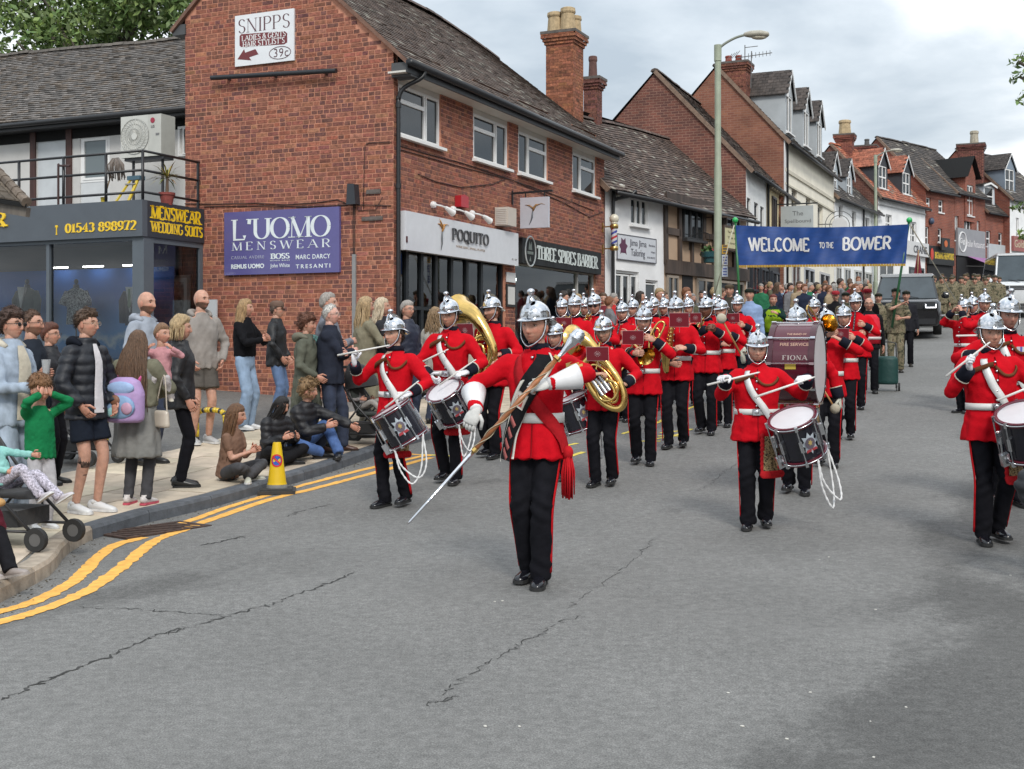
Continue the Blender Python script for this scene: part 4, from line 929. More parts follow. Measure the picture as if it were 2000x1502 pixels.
s=MB();s.box(xl-7,xg,wl-.36,wl-.02,ze-.02,ze+.02);s.box(xl-7,xg,wl-.40,wl-.36,ze-.03,ze+.16);s.build('eave_board',M_paint,lb,(.02,.02,.022),clean=False)
s=MB();s.tube([(xl-7,wl-.46,ze+.10),(xg,wl-.46,ze+.08)],.06,8);s.build('gutter',M_metal,lb,(.016,.016,.018),smooth=True)
LR=Fac(A0+UD*(wl+2.5),GD);zrg=LR.z(180,88);OL=np.array([xl-7.1,wl-.46,ze+.13]);rise=zrg-ze-.13;vl=np.array([0,2.96,rise]);SLl=np.linalg.norm(vl);vl=vl/SLl
s=MB();LL=xg-(xl-7.1);sagL=lambda u,v:-.10*math.sin(math.pi*u)*v+.05*math.sin(7*u);roof_base(s,OL,(1,0,0),vl,LL,SLl,sagL);rl2=s.build('roof',M_tile,lb,(.06,.05,.045),clean=False)
roof_tiles(rl2,OL,(1,0,0),vl,LL-.02,SLl,w=.17,g=.105,cols=((.19,.175,.165),(.155,.145,.138),(.22,.20,.185),(.18,.15,.125)),indiv=300,order=lambda t:(t[2]*1.3-t[0]),spread=.10,sag=sagL,jitter=.008,thick=.034)
ridge_tiles(rl2,OL+vl*SLl,OL+vl*SLl+np.array([LL,0,0]),36,r=.13,col=(.12,.105,.09),sag=lambda u,v:-.10*math.sin(math.pi*u)+.05*math.sin(7*u))
ac=frame_thing('air_conditioner',GF,A0,'white outdoor air conditioning unit with round fan grille above the balcony','air conditioner')
AF=gf(1.9);a0,a1,z0,z1=AF.rect(236,229,289,305);dp=.42
s=MB();s.box(a0,a1,1.9,1.9+dp,z0,z1);o=s.build('case',M_plastic,ac,(.56,.56,.52),clean=False)
xr_=a1+.36
s=MB();s.box(a1+.002,a1+.33,1.9,1.9+dp,z0,z1-.002);s.build('side_case',M_plastic,ac,(.50,.50,.46),clean=False)
fc=(a0+(a1-a0)*.52,z0+(z1-z0)*.50);R_=(z1-z0)*.43
s=MB();s.lathe([(R_,-.005),(R_,.006),(0,.006)],28,(fc[0],1.895,fc[1]),1);s.build('fan_recess',M_plastic,ac,(.06,.06,.06),clean=False)
s=MB()
for k in range(30):
 t0=2*math.pi*k/30;s.tube([(fc[0]+q*R_*math.cos(t0+q*.9),1.885,fc[1]+q*R_*math.sin(t0+q*.9))for q in(.2,.45,.7,.97)],.004,4)
for q in(.45,.72,.98):s.tube([(fc[0]+q*R_*math.cos(t),1.884,fc[1]+q*R_*math.sin(t))for t in np.linspace(0,2*math.pi,24,False)],.005,4,closed=True)
s.build('fan_grille',M_plastic,ac,(.5,.5,.47),clean=False)
s=MB();s.lathe([(0,-.012),(R_*.19,-.012),(R_*.2,.0)],14,(fc[0],1.885,fc[1]),1);s.build('fan_hub',M_plastic,ac,(.6,.6,.56),clean=False)
s=MB();s.lathe([(0,-.004),(.055,-.004),(.055,0)],16,(a1+.12,1.897,z1-.12),1);s.build('maker_badge',M_paint,ac,(.35,.03,.06),clean=False)
put_text(text_mb('LG',bold=.04),'maker_lettering',ac,M_paint,(.2,.2,.2),(a1+.08,1.893,z1-.27),height=.055,thick=.004)
s=MB();s.box(a1+.2,a1+.28,1.89,1.9,z1-.42,z1-.38);s.build('handle',M_plastic,ac,(.2,.2,.2),clean=False)
s=MB();s.box(a0+.05,a1+.35,1.95,2.25,z0-.06,z0-.001);s.bar((a0+.15,2.1,z0-.05),(a0+.15,2.1,zd),.04);s.bar((a1+.2,2.1,z0-.05),(a1+.2,2.1,zd),.04);s.build('stand',M_metal,ac,(.03,.03,.035),clean=False)
ld=frame_thing('step_ladder',GF,A0,'yellow step ladder leaning on the balcony behind the railing','ladder');PF=gf(-.6)
xb=PF.a(238);
for dx,yo in((-.10,-.75),(.22,-.75)):
 s=MB();s.bar((xb+dx,yo,zd),(xb+.08+dx*.5,yo+.35,zd+.55),.05,.03);s.build('stile',M_plastic,ld,(.55,.40,.03),clean=False)
for q in(.2,.5,.8):
 s=MB();s.box(xb-.08+q*.08,xb+.22-q*.02,-.75+.35*q-.04,-.75+.35*q+.04,zd+.55*q,zd+.55*q+.02);s.build('tread',M_plastic,ld,(.3,.3,.3),clean=False)
s=MB();s.box(xb-.02,xb+.26,-.45,-.30,zd+.53,zd+.60);s.build('top_tray',M_plastic,ld,(.06,.12,.16),clean=False)
mp_=frame_thing('mop',GF,A0,'string mop hung head up over the balcony railing','mop');xx=MF.a(214)
s=MB();s.tube([(xx-.25,-1.36,zd),(xx+.05,-1.40,zr-.1)],.012,6);s.build('handle',M_wood,mp_,(.35,.24,.13));s=MB()
for k in range(26):q=random.uniform(-.15,.2);s.tube([(xx+.05+q*.4,-1.40,zr-.08),(xx+.08+q,-1.44+random.uniform(-.05,.03),zr-.2),(xx+.08+q*1.1,-1.42,zr-.42+random.uniform(-.06,.04))],[.012,.012,.009],5)
s.build('mop_head',M_fabric,mp_,(.17,.14,.12),smooth=True)
pp=frame_thing('potted_palm',GF,A0,'small yellowing palm in a terracotta pot on the balcony','plant');QF=gf(-.9);xx=QF.a(326);zp=zft-.02
s=MB();s.lathe([(0,0),(.09,0),(.125,.17),(.14,.17),(.14,.21),(.12,.21),(.11,.18),(0,.18)],14,(xx,-.9,zp));smart(s.build('pot',M_stone,pp,(.25,.06,.05)))
s=MB();s.tube([(xx,-.9,zp+.18),(xx+.01,-.9,zp+.45)],[.03,.022],8);s.build('trunk',M_wood,pp,(.12,.08,.05));s=MB()
for k in range(46):
 az,el_=random.uniform(0,6.28),random.uniform(-.3,1.2);L_=random.uniform(.28,.42);d0=np.array([math.cos(az)*math.cos(el_),math.sin(az)*math.cos(el_),math.sin(el_)]);sd_=np.array([-math.sin(az),math.cos(az),0]);b0=np.array([xx+.01,-.9,zp+.46]);e1=b0+d0*L_*.6;e2=b0+d0*L_+[0,0,-.07]
 s.col=random.choice(((.22,.20,.03),(.16,.20,.04),(.3,.24,.05),(.25,.13,.03)));s.add([b0-sd_*.006,b0+sd_*.006,e1-sd_*.012,e1+sd_*.012,e2],[(0,1,3,2),(2,3,4)])
s.build('leaf',mat('palm_leaf',(1,1,1),.6,attr=True,var=.15),pp,clean=False)
bk=frame_thing('yellow_bucket',GF,A0,'small yellow bucket on the flat roof edge','bucket');s=MB();xx=MF.a(193);s.lathe([(0,0),(.05,0),(.06,.11),(.05,.11),(.045,.02),(0,.02)],12,(xx,-1.35,zft));smart(s.build('pail',M_plastic,bk,(.5,.38,.02)))
pc=empty('tiled_porch',(0,0,0));tag(pc,'corner of a mossy tiled porch roof at the left picture edge','porch')
PY=16.;P0=px(-60,380,PY);P1=px(52,398,PY-.3);P2=px(-20,322,PY+.5);P3=px(-140,310,PY+.6)
U_=np.array(P1-P0);Lp=np.linalg.norm(U_);U_/=Lp;V_=np.array(P2-P1);
s=MB();s.add([P0,P1,P2,P3,*(np.array([P0,P1,P2,P3])-[0,0,.05])],[(0,1,2,3),(4,7,6,5),(0,4,5,1),(1,5,6,2)]);s.build('roof',M_tile,pc,(.12,.10,.08),clean=False)
for k in range(7):
 a=np.array(P1)+(np.array(P2)-np.array(P1))*k/7;b=np.array(P1)+(np.array(P2)-np.array(P1))*(k+1.1)/7;s=MB();s.col=(1,1,1);s.tube([a+[0,0,.02],b+[0,0,.02]],[.07,.06],8);s.build('ridge_tile',M_tile,pc,np.array((.16,.125,.095))*random.uniform(.7,1.1))
for r_ in range(5):
 for k in range(5):
  a=np.array(P1)+(np.array(P2)-np.array(P1))*r_/5-U_*(.02+k*.17);s=MB();s.col=(1,1,1);vv_=(np.array(P2)-np.array(P1))/5;s.add([a+[0,0,.035],a-U_*.16+[0,0,.035],a-U_*.16+vv_*1.1+[0,0,.015],a+vv_*1.1+[0,0,.015],a+[0,0,.015],a-U_*.16+[0,0,.015]],[(0,1,2,3),(0,4,5,1),(0,3,4)]);s.build('roof_tile',M_tile,pc,np.array((.15,.12,.09))*random.uniform(.6,1.2),clean=False)
s=MB();s.bar(np.array(P1)+[-.02,.1,-.10],np.array(P0)+[0,.1,-.10],.08,.12);s.build('timber',M_wood,pc,(.14,.12,.10),clean=False)
# ------------------------------------------------------------------ houses up the street
def mat_rough_brick(name,c,c2):
 """far brickwork: courses too fine to build, so the material carries them"""
 m=bpy.data.materials.new(name);m.use_nodes=True;t=m.node_tree;b=t.nodes['Principled BSDF'];b.inputs['Roughness'].default_value=.9
 tcx=t.nodes.new('ShaderNodeTexCoord');sx=t.nodes.new('ShaderNodeSeparateXYZ');cb=t.nodes.new('ShaderNodeCombineXYZ');ax=t.nodes.new('ShaderNodeMath');ax.operation='ADD'
 t.links.new(tcx.outputs['Object'],sx.inputs[0]);t.links.new(sx.outputs[0],ax.inputs[0]);t.links.new(sx.outputs[1],ax.inputs[1]);t.links.new(ax.outputs[0],cb.inputs[0]);t.links.new(sx.outputs[2],cb.inputs[1])
 br=t.nodes.new('ShaderNodeTexBrick');br.inputs['Scale'].default_value=1;br.inputs['Brick Width'].default_value=.225;br.inputs['Row Height'].default_value=.08;br.inputs['Mortar Size'].default_value=.009
 br.inputs['Color1'].default_value=(*c,1);br.inputs['Color2'].default_value=(*c2,1);br.inputs['Mortar'].default_value=(.27,.15,.11,1);t.links.new(cb.outputs[0],br.inputs['Vector'])
 nz=t.nodes.new('ShaderNodeTexNoise');nz.inputs['Scale'].default_value=1.3;nz.inputs['Detail'].default_value=8;t.links.new(tcx.outputs['Object'],nz.inputs['Vector'])
 r=t.nodes.new('ShaderNodeMapRange');r.inputs[1].default_value=.3;r.inputs[2].default_value=.7;r.inputs[3].default_value=.72;r.inputs[4].default_value=1.2;t.links.new(nz.outputs['Fac'],r.inputs[0])
 x=t.nodes.new('ShaderNodeMix');x.data_type='RGBA';x.blend_type='MULTIPLY';x.inputs[0].default_value=1;t.links.new(br.outputs['Color'],x.inputs[6]);t.links.new(r.outputs[0],x.inputs[7]);t.links.new(x.outputs[2],b.inputs['Base Color'])
 bp_=t.nodes.new('ShaderNodeBump');bp_.inputs['Strength'].default_value=.5;bp_.inputs['Distance'].default_value=.01;t.links.new(br.outputs['Fac'],bp_.inputs['Height']);bp_.invert=True;t.links.new(bp_.outputs[0],b.inputs['Normal'])
 return m
MB_dark=mat_rough_brick('dark_brickwork',(.19,.07,.05),(.12,.05,.042));MB_orange=mat_rough_brick('orange_brickwork',(.27,.115,.07),(.2,.075,.05));MB_red=mat_rough_brick('red_brickwork',(.27,.075,.045),(.2,.06,.045))
class House:
 def __init__(s,name,label,p0,p1,eave,ridge_in,rise,wallM,wallc,roofc,holes_px=(),base=None,side=True,sideM=None,sidec=None,tile=(.2,.14),sag=None,over=.22,gutter=True,cells=None,depth=.12,wincol=WHITE,extra=0.,sills=True,lichen=.05,back=True,panes=None,back_drop=0.):
  s.O=np.array(p0);d=np.array(p1)-s.O;s.L=np.linalg.norm(d);s.F=Fac(s.O,d);s.root=empty(name,(*s.O,0),s.F.rot);tag(s.root,label,'building')
  s.z0=float(road_z(*s.O))-.6;s.e=eave;s.ri=ridge_in;s.rise=rise;r=s.root;L=s.L;e=eave
  hs=[]
  for h in holes_px:hs.append((*s.F.rect(*h[:4]),)+(h[4]if len(h)>4 else None,))
  w=MB();wall_holes(w,0,L,s.z0,e,[h[:4]for h in hs],depth);o=w.build('wall',wallM,r,wallc,clean=False)
  for h in hs:window(r,*h[:4],h[4]or cells or SASH,y=depth*.6,fw=.055,col=wincol,sill=.06 if sills else 0)
  sM=sideM or wallM;sc=sidec or wallc
  for xx in(0,L):
   g=MB();q=.001 if xx==0 else-.001
   g.add([(xx+q,0,s.z0),(xx+q,2*ridge_in,s.z0),(xx+q,2*ridge_in,e-back_drop),(xx+q,ridge_in,e+rise),(xx+q,0,e)],[(0,1,2,3,4)]);g.build('gable_wall',sM,r,sc,clean=False)
  s.vn=np.array([0,ridge_in,rise])/math.hypot(ridge_in,rise);ex=over*math.hypot(1,rise/ridge_in)
  s.OV=np.array([-.06-extra,-over,e-over*rise/ridge_in+.05]);S=math.hypot(ridge_in,rise)+ex
  rb=MB();O_=s.OV;roof_base(rb,O_,(1,0,0),s.vn,L+.12+extra,S,sag,-.01)
  if back:T_=O_+s.vn*S;rb.add([T_,T_+[L+.12+extra,0,0],(L+.06,2*ridge_in+over,e-.1-back_drop),(-.06-extra,2*ridge_in+over,e-.1-back_drop)],[(0,1,2,3)])
  s.roof=rb.build('roof',M_tile,r,np.array(roofc[0])*.8,clean=False)
  roof_tiles(s.roof,O_+[0,0,.008],(1,0,0),s.vn,L+.12+extra,S,w=tile[0],g=tile[1],cols=roofc,sag=sag,thick=.022,lichen=lichen,spread=.2,jitter=.006)
  ridge_tiles(s.roof,O_+s.vn*S,O_+s.vn*S+np.array([L+.12+extra,0,0]),max(4,int(L/.5)),r=.12,col=np.array(roofc[0])*1.15,sag=sag)
  vb=MB();vb.obox(O_+s.vn*S/2+np.array([.02,0,-.02]),s.vn*S/2,(.03,0,0),(0,-s.vn[2]*.06,s.vn[1]*.06));vb.build('verge',M_stone,r,(.22,.15,.11),clean=False)
  if gutter:
   g=MB();g.tube([(-.05,-over-.06,e-over*rise/ridge_in+.0),(L+.05,-over-.06,e-over*rise/ridge_in-.02)],.055,8);g.build('gutter',M_metal,r,(.015,.015,.017),smooth=True)
 def dormer(s,xc,w,zb,zt,zr,y0,cells,cheek,rc,wcol=WHITE,frontc=None,dM=None,name='dormer'):
  """gabled dormer: front plane at y0, cheeks run back into the roof"""
  r=s.root;hw=w/2;front=frontc or cheek
  def yroof(z):return(z-s.OV[2])/s.vn[2]*s.vn[1]+s.OV[1]
  mb=MB();wall_holes(mb,xc-hw,xc+hw,zb,zt,[(xc-hw+.12,xc+hw-.12,zb+.10,zt-.08)],.08,y0);mb.add([(xc-hw,y0,zt),(xc+hw,y0,zt),(xc,y0,zr-.08)],[(0,1,2)])
  for sg_ in(-1,1):x=xc+sg_*hw;mb.add([(x,y0,zb-.2),(x,y0,zt),(x,yroof(zt)+.1,zt),(x,yroof(zb)+.1,zb-.2)],[(0,1,2,3)])
  d=mb.build(name,dM or M_render,r,cheek,clean=False)
  f=window(d,xc-hw+.12,xc+hw-.12,zb+.10,zt-.08,cells,y=y0+.02,fw=.05,col=wcol,sill=.05,name='window')
  mb=MB();yb=yroof(zr)+.15;o=.12;h=zr-zt;sl=o*h/hw
  for sg_ in(-1,1):mb.add([(xc,y0-.12,zr),(xc+sg_*(hw+o),y0-.12,zt-sl),(xc+sg_*(hw+o),yb,zt-sl),(xc,yb,zr)],[(0,1,2,3)if sg_<0 else(0,3,2,1)])
  rr=mb.build('dormer_roof',M_tile,d,np.array(rc)*.8,clean=False)
  for sg_ in(-1,):
   nrow=max(4,int(math.hypot(hw+o,h+sl)/.14));LL_=yb-y0+.1
   tl=MB()
   for i in range(nrow):
    for k in range(int(LL_/.2)+1):
     y_a=y0-.13+k*.2+(.1 if i%2 else 0);y_b=min(y_a+.19,yb);
     if y_b-y_a<.03:continue
     f0,f1=i/nrow,min((i+1.2)/nrow,1.)
     P=lambda f_,dz:(xc+sg_*(hw+o)*(1-f_),(zt-sl)+(h+sl)*f_+dz)
     a_,b_=P(f0,.03),P(f1,.012);c_=P(f0,.008);tl.col=np.array(rc)*random.gauss(1,.2)
     tl.add([(a_[0],y_a,a_[1]),(a_[0],y_b,a_[1]),(b_[0],y_b,b_[1]),(b_[0],y_a,b_[1]),(c_[0],y_a,c_[1]),(c_[0],y_b,c_[1])],[(0,1,2,3),(0,4,5,1),(0,3,4)])
   q=tl.build('tile_courses',M_tile,d,(1,1,1),clean=False);q['kind']='stuff'
  bb_=MB()
  for sg_ in(-1,1):bb_.bar((xc,y0-.10,zr-.03),(xc+sg_*(hw+o),y0-.10,zt-sl-.03),.04,.11,up=(0,-1,0))if False else bb_.obox(((xc+xc+sg_*(hw+o))/2,y0-.11,(zr+zt-sl)/2-.05),(sg_*(hw+o)/2,0,-(h+sl)/2),(0,.02,0),(0,0,.05))
  bb_.build('barge_board',M_paint,d,WHITE,clean=False)
  return d
 def at(s,x,y):return s.F.a(x),s.F.z(x,y)
 def string(s,z,h=.1,col=(.5,.48,.42)):
  mb=MB();mb.box(.01,s.L-.01,-.05,-.001,z,z+h);mb.build('string_course',M_render,s.root,col,clean=False)
 def down(s,x,ztop=None):
  mb=MB();mb.tube([(x,-.07,s.z0),(x,-.07,(ztop or s.e)-.15),(x,-.22,(ztop or s.e)-.05)],.04,7);mb.build('downpipe',M_metal,s.root,(.016,.016,.018),smooth=True)
 def sign(s,name,label,x0,x1,z0,z1,col,off=-.08,cat='sign',M=None,thick=.07):
  o=frame_thing(name,s.F,s.O,label,cat);mb=MB();mb.box(x0,x1,off-thick,off,z0,z1);mb.build('board',M or M_paint,o,col,clean=False);return o
DK=((.075,.055,.045),(.095,.07,.058),(.06,.048,.042),(.11,.075,.06));DK2=((.06,.05,.045),(.08,.066,.056),(.05,.043,.04));ORG=((.36,.12,.065),(.30,.10,.06),(.40,.155,.09),(.25,.09,.06))
Bp0,Bp1=A0+UD*(LA+.06),ptY(1458,36.)
fB=Fac(Bp0,Bp1-Bp0)
def sagB(u,v):return-.16*math.sin(math.pi*u)*(.4+.6*v)+.05*math.sin(9*u+2*v)
xt=fB.a(1297)
B=House('old_timber_shop','low old shop with sagging dark tiled roof, half white rendered, half timber framed',Bp0,Bp1,5.5,2.4,2.35,M_render,(.82,.83,.83),((.09,.064,.054),(.105,.073,.058),(.078,.057,.049),(.118,.085,.07)),[],tile=(.17,.115),sag=sagB,over=.3,extra=.3,lichen=.06,side=True,sideM=MB_dark)
for o in list(B.root.children):
 if o.name.startswith('wall'):bpy.data.objects.remove(o)
w1=B.F.rect(1231,384,1265,444);w2=B.F.rect(1203,527,1248,640);w3=B.F.rect(1261,546,1285,640)
w2=(w2[0],w2[1],B.z0,w2[3]);w3=(w3[0],w3[1],B.z0,w3[3])
s=MB();wall_holes(s,0,xt,B.z0,5.5,[w1,w2,w3],.14);s.build('wall',M_render,B.root,(.82,.82,.82),clean=False)
window(B.root,*w1,[(.04,.34,.03,.97),(.36,.64,.03,.97),(.66,.96,.03,.97)],y=.03,fw=.06)
window(B.root,*w2,[(.03,.33,.03,.97),(.35,.63,.03,.97),(.7,.97,.03,.97)],y=.06,fw=.06,sill=0);window(B.root,*w3,[(.06,.94,.03,.97)],y=.06,fw=.05,sill=0)
lt=B.sign('tailor_sign','white tailoring sign with maroon leaf on the white wall',*[B.F.a(1203),B.F.a(1279)],B.F.z(1240,510),B.F.z(1240,462),(.60,.62,.66),off=-.006,thick=.03)
tb=(B.F.a(1203),B.F.a(1279),B.F.z(1240,510),B.F.z(1240,462))
s=MB();
for a,b in(((tb[0],tb[2]),(tb[1],tb[2])),((tb[0],tb[3]),(tb[1],tb[3])),((tb[0],tb[2]),(tb[0],tb[3])),((tb[1],tb[2]),(tb[1],tb[3]))):s.bar((a[0],-.038,a[1]),(b[0],-.038,b[1]),.018)
s.build('border',M_paint,lt,(.09,.09,.11),clean=False)
on_board(text_mb('Jima Jima'),'lettering',lt,.31,.74,.52,.86,(.07,.07,.09),tb,-.042);on_board(text_mb('Tailoring'),'lettering',lt,.34,.70,.10,.48,(.07,.07,.09),tb,-.042)
on_board(text_mb('Alterations'),'lettering',lt,.80,.97,.66,.76,(.12,.12,.14),tb,-.04);on_board(text_mb('& Repairs'),'lettering',lt,.86,.97,.38,.48,(.12,.12,.14),tb,-.04);on_board(text_mb('01543 898 972'),'lettering',lt,.76,.97,.16,.24,(.12,.12,.14),tb,-.04)
s=MB();cx_,cz_=tb[0]+(tb[1]-tb[0])*.15,(tb[2]+tb[3])/2;lf=[]
for k in range(11):a_=math.pi*(k/10*1.5-.25);rr=.25 if k%2==0 else.16;lf.append((cx_+rr*math.cos(a_)*.85,cz_+rr*math.sin(a_)))
lf+=[(cx_-.1,cz_-.14),(cx_+.1,cz_-.14)];s.prism(lf,-.042,-.036);s.build('leaf_emblem',M_paint,lt,(.10,.02,.06),clean=False)
tf=MB();wall_holes(tf,xt,B.L,B.z0,5.5,[],.1);tf.build('plaster_wall',M_render,B.root,lin(178,152,128),clean=False)
TIM=(.065,.045,.035);zj=B.F.z(1360,530)
def timber(P,Q,w=.17,y=-.03):s=MB();s.bar((P[0],y,P[1]),(Q[0],y,Q[1]),.06,w,up=(0,-1,0))if False else s.obox(((P[0]+Q[0])/2,y,(P[1]+Q[1])/2),((Q[0]-P[0])/2,0,(Q[1]-P[1])/2),np.array([(Q[1]-P[1]),0,-(Q[0]-P[0])])/max(1e-6,math.hypot(Q[0]-P[0],Q[1]-P[1]))*w/2,(0,.035,0));s.build('timber',M_wood,B.root,np.array(TIM)*random.uniform(.8,1.25),clean=False)
ta=lambda x,y:(B.F.a(x),B.F.z(x,y))
zt_=5.45
for x in(1299,1326,1350,1372,1392,1412,1432):aa=B.F.a(x);timber((aa,zj+.1),(aa+random.uniform(-.05,.05),zt_),.16 if x!=1350 else.12)
timber((xt,B.F.z(1310,452)),(B.F.a(1326),B.F.z(1326,455)),.18);timber((B.F.a(1372),B.F.z(1380,462)),(B.L,B.F.z(1440,470)),.15);timber((xt,zj+.04),(B.L,zj+.04),.36,-.06);timber((xt,zt_),(B.L,zt_),.22,-.05)
r=B.F.rect(1327,402,1368,472);window(B.root,r[0]+.08,r[1]-.02,r[2],r[3],[(.02,.33,.03,.97),(.35,.66,.03,.97),(.68,.98,.03,.97)],y=-.09,fw=.05,col=(.03,.03,.032),sill=.07)
r=B.F.rect(1413,420,1440,490);window(B.root,*r,[(.02,.48,.03,.5),(.5,.98,.03,.5),(.02,.48,.52,.97),(.5,.98,.52,.97)],y=-.09,fw=.05,col=(.35,.34,.32),sill=.07)
for x0,x1,col in((1300,1322,0),(1332,1352,1),(1358,1392,0),(1398,1450,0)):
 a0,a1=B.F.a(x0),B.F.a(x1)
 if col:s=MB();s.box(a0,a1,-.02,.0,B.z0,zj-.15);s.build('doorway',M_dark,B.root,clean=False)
 else:window(B.root,a0,a1,zj-1.25,zj-.18,PAIR,y=-.06,fw=.06,col=(.30,.25,.20),sill=.04)
pipe(B.root,smooth_path([(.9,-.35,5.35),(.75,-.25,5.22),(.33,-.1,5.1),(.25,-.08,4.9),(.25,-.08,B.z0)],5),.045)
lm_=frame_thing('security_lamp',B.F,B.O,'white security lamp under the eave of the white shop','lamp');a0,z0=B.at(1201,372);s=MB();s.obox((a0,-.12,z0),(.08,-.02,0),(.01,.07,.03),(0,-.03,.14));s.build('case',M_plastic,lm_,(.5,.48,.42))
def basket(F_,O_,x,y,label):
 o=frame_thing('hanging_basket',F_,O_,label,'plant');o['group']='hanging flower baskets';a,z=F_.a(x),F_.z(x,y);yy=-.55
 s=MB();s.lathe([(.10,-.26),(.16,-.25),(.17,-.12),(.22,-.11),(.24,.03),(.22,.03),(.0,0)],14,(a,yy,z));smart(s.build('tub',M_plastic,o,(.02,.075,.085)))
 s=MB()
 for k in range(150):
  az=random.uniform(0,6.28);r_=random.uniform(0,.26);h_=random.uniform(0,.16);c=np.array((a+r_*math.cos(az),yy+r_*math.sin(az),z+.03+h_-r_*.25));d1,d2=RNG.normal(0,.03,3),RNG.normal(0,.03,3);s.col=(.05,.11,.025)if random.random()<.88 else random.choice(((.4,.06,.08),(.5,.3,.3),(.45,.2,.02)));s.add([c-d1,c+d2,c+d1,c-d2],[(0,1,2,3)])
 s.build('foliage',mat('basket_leaf',(1,1,1),.6,attr=True,var=.1),o,clean=False)
 s=MB();s.tube(smooth_path([(a-.1,-.01,z+.1),(a-.1,-.05,z+.45),(a-.02,-.4,z+.55),(a,yy,z+.5)],5),.012,5);s.tube([(a,yy,z+.5),(a,yy,z)],.007,4);s.build('bracket',M_metal,o,(.015,.015,.015))
basket(B.F,B.O,1349,496,'green tub of flowers hanging on the timber framed front left of the lamp post');basket(B.F,B.O,1432,500,'green tub of flowers hanging beside the blue banner edge')
ys=B.sign('yellow_notice_sign','cream hanging sign behind the near lamp post',B.F.a(1379),B.F.a(1424),B.F.z(1400,490),B.F.z(1400,447),(.52,.48,.28),off=-.5,thick=.04)
yb_=(B.F.a(1379),B.F.a(1424),B.F.z(1400,490),B.F.z(1400,447))
s=MB()
for a,b in(((yb_[0],yb_[2]),(yb_[1],yb_[2])),((yb_[0],yb_[3]),(yb_[1],yb_[3])),((yb_[0],yb_[2]),(yb_[0],yb_[3])),((yb_[1],yb_[2]),(yb_[1],yb_[3]))):s.bar((a[0],-.52,a[1]),(b[0],-.52,b[1]),.06)
s.bar((yb_[0]-.1,0,yb_[3]+.25),(yb_[0]+.1,-.6,yb_[3]+.25),.03);s.bar((yb_[0]+.1,-.52,yb_[3]+.25),(yb_[1],-.52,yb_[3]+.25),.03);s.build('frame',M_wood,ys,(.07,.045,.03),clean=False)
for k,tx in enumerate(('The Tudor of Lichfield','Tea rooms','Open daily')):on_board(text_mb(tx),'lettering',ys,.15,.85,.72-k*.25,.82-k*.25,(.12,.10,.06),yb_,-.546)
ch=B.root;cpx=px(1103,175,31.2)
def chim_world(name,label,x,y0,y1,Y,w,d,rot,**kw):
 o=empty(name,((x-CX)/F*Y,Y,0),rot);tag(o,label,'chimney');z0,z1=EYE+(HZ-y0)/F*Y,EYE+(HZ-y1)/F*Y;chimney(o,(0,0),w,d,z0-.8,z1,kw.pop('pots'),**kw);return o
GR=math.atan2(GD[1],GD[0])
chim_world('brick_chimney','tall orange brick chimney with three buff pots above the tiled roofs',1103,175,72,31.2,.72,.72,GR,pots=[(-.2,-.15,.55,.2),(.16,-.18,.62,.19),(.2,.2,.5,.17)],col=(.28,.105,.055))
chim_world('thin_chimney','small dark brick chimney with one narrow pot behind the big stack',1158,195,158,33.5,.38,.38,GR,pots=[(0,0,.62,.12,(.12,.06,.05))],col=(.16,.065,.05))
Cp0,Cp1=ptY(1457,36.1),ptY(1545,43.5)
C=House('white_fronted_house','white and cream fronted house with dark brick gable behind the timber shop',Cp0,Cp1,6.9,2.75,2.95,M_render,(.80,.81,.80),DK,[(1459,385,1466,470),(1473,394,1481,480),(1485,402,1492,480)],sideM=MB_dark,sidec=(1,1,1),cells=PAIR,wincol=(.06,.065,.075),tile=(.24,.16),sills=False)
s=MB();a0=C.F.a(1497);s.box(a0,C.L+.02,-.03,-.001,C.z0,6.85);s.build('cream_front',M_render,C.root,lin(222,205,165),clean=False)
window(C.root,C.F.a(1505),C.F.a(1513),C.F.z(1509,470),C.F.z(1509,385),PAIR,y=-.08,fw=.06,col=(.05,.04,.04));C.down(C.F.a(1496.5))
for k in range(12):s=MB();a_=a0+.1+k*(C.L-a0)/12;s.box(a_,a_+.12,-.22,-.03,6.6,6.74);s.build('eave_bracket',M_wood,C.root,(.35,.3,.22),clean=False)
s=MB();s.box(C.F.a(1459),C.F.a(1540),-.06,-.035,C.z0,float(road_z(*Cp0))+2.6);s.build('dark_shopfront',M_paint,C.root,(.02,.024,.03),clean=False)
for x0,x1 in((1462,1476),(1480,1494),(1502,1516),(1520,1534)):window(C.root,C.F.a(x0),C.F.a(x1),float(road_z(*Cp0))+.9,float(road_z(*Cp0))+2.4,SASH,y=-.12,fw=.05,col=(.03,.035,.045),sill=0)
hs2=C.sign('bakery_hanging_sign','grey hanging board with handwritten lettering above the blue banner',C.F.a(1516),C.F.a(1516)+.06,C.F.z(1518,455),C.F.z(1518,405),(.42,.45,.45),off=-.15,thick=1.05)
for k,tx in enumerate(('The','Spellbound','Bead Co')):put_text(text_mb(tx),'lettering',hs2,M_paint,(.12,.12,.12),(C.F.a(1516)-.004,-.28-(.25 if k==0 else 0),C.F.z(1518,405)-.32-k*.27),width=.85 if k else.35,height=.15,rot=Matrix.Rotation(-R90,3,'Z'))
s=MB();zz_=C.F.z(1518,401);s.bar((C.F.a(1516),0,zz_),(C.F.a(1516),-1.35,zz_),.04);s.build('bracket',M_metal,hs2,(.02,.02,.02),clean=False)
Dp0,Dp1=ptY(1531,41.),ptY(1629,50.)
zE=8.55
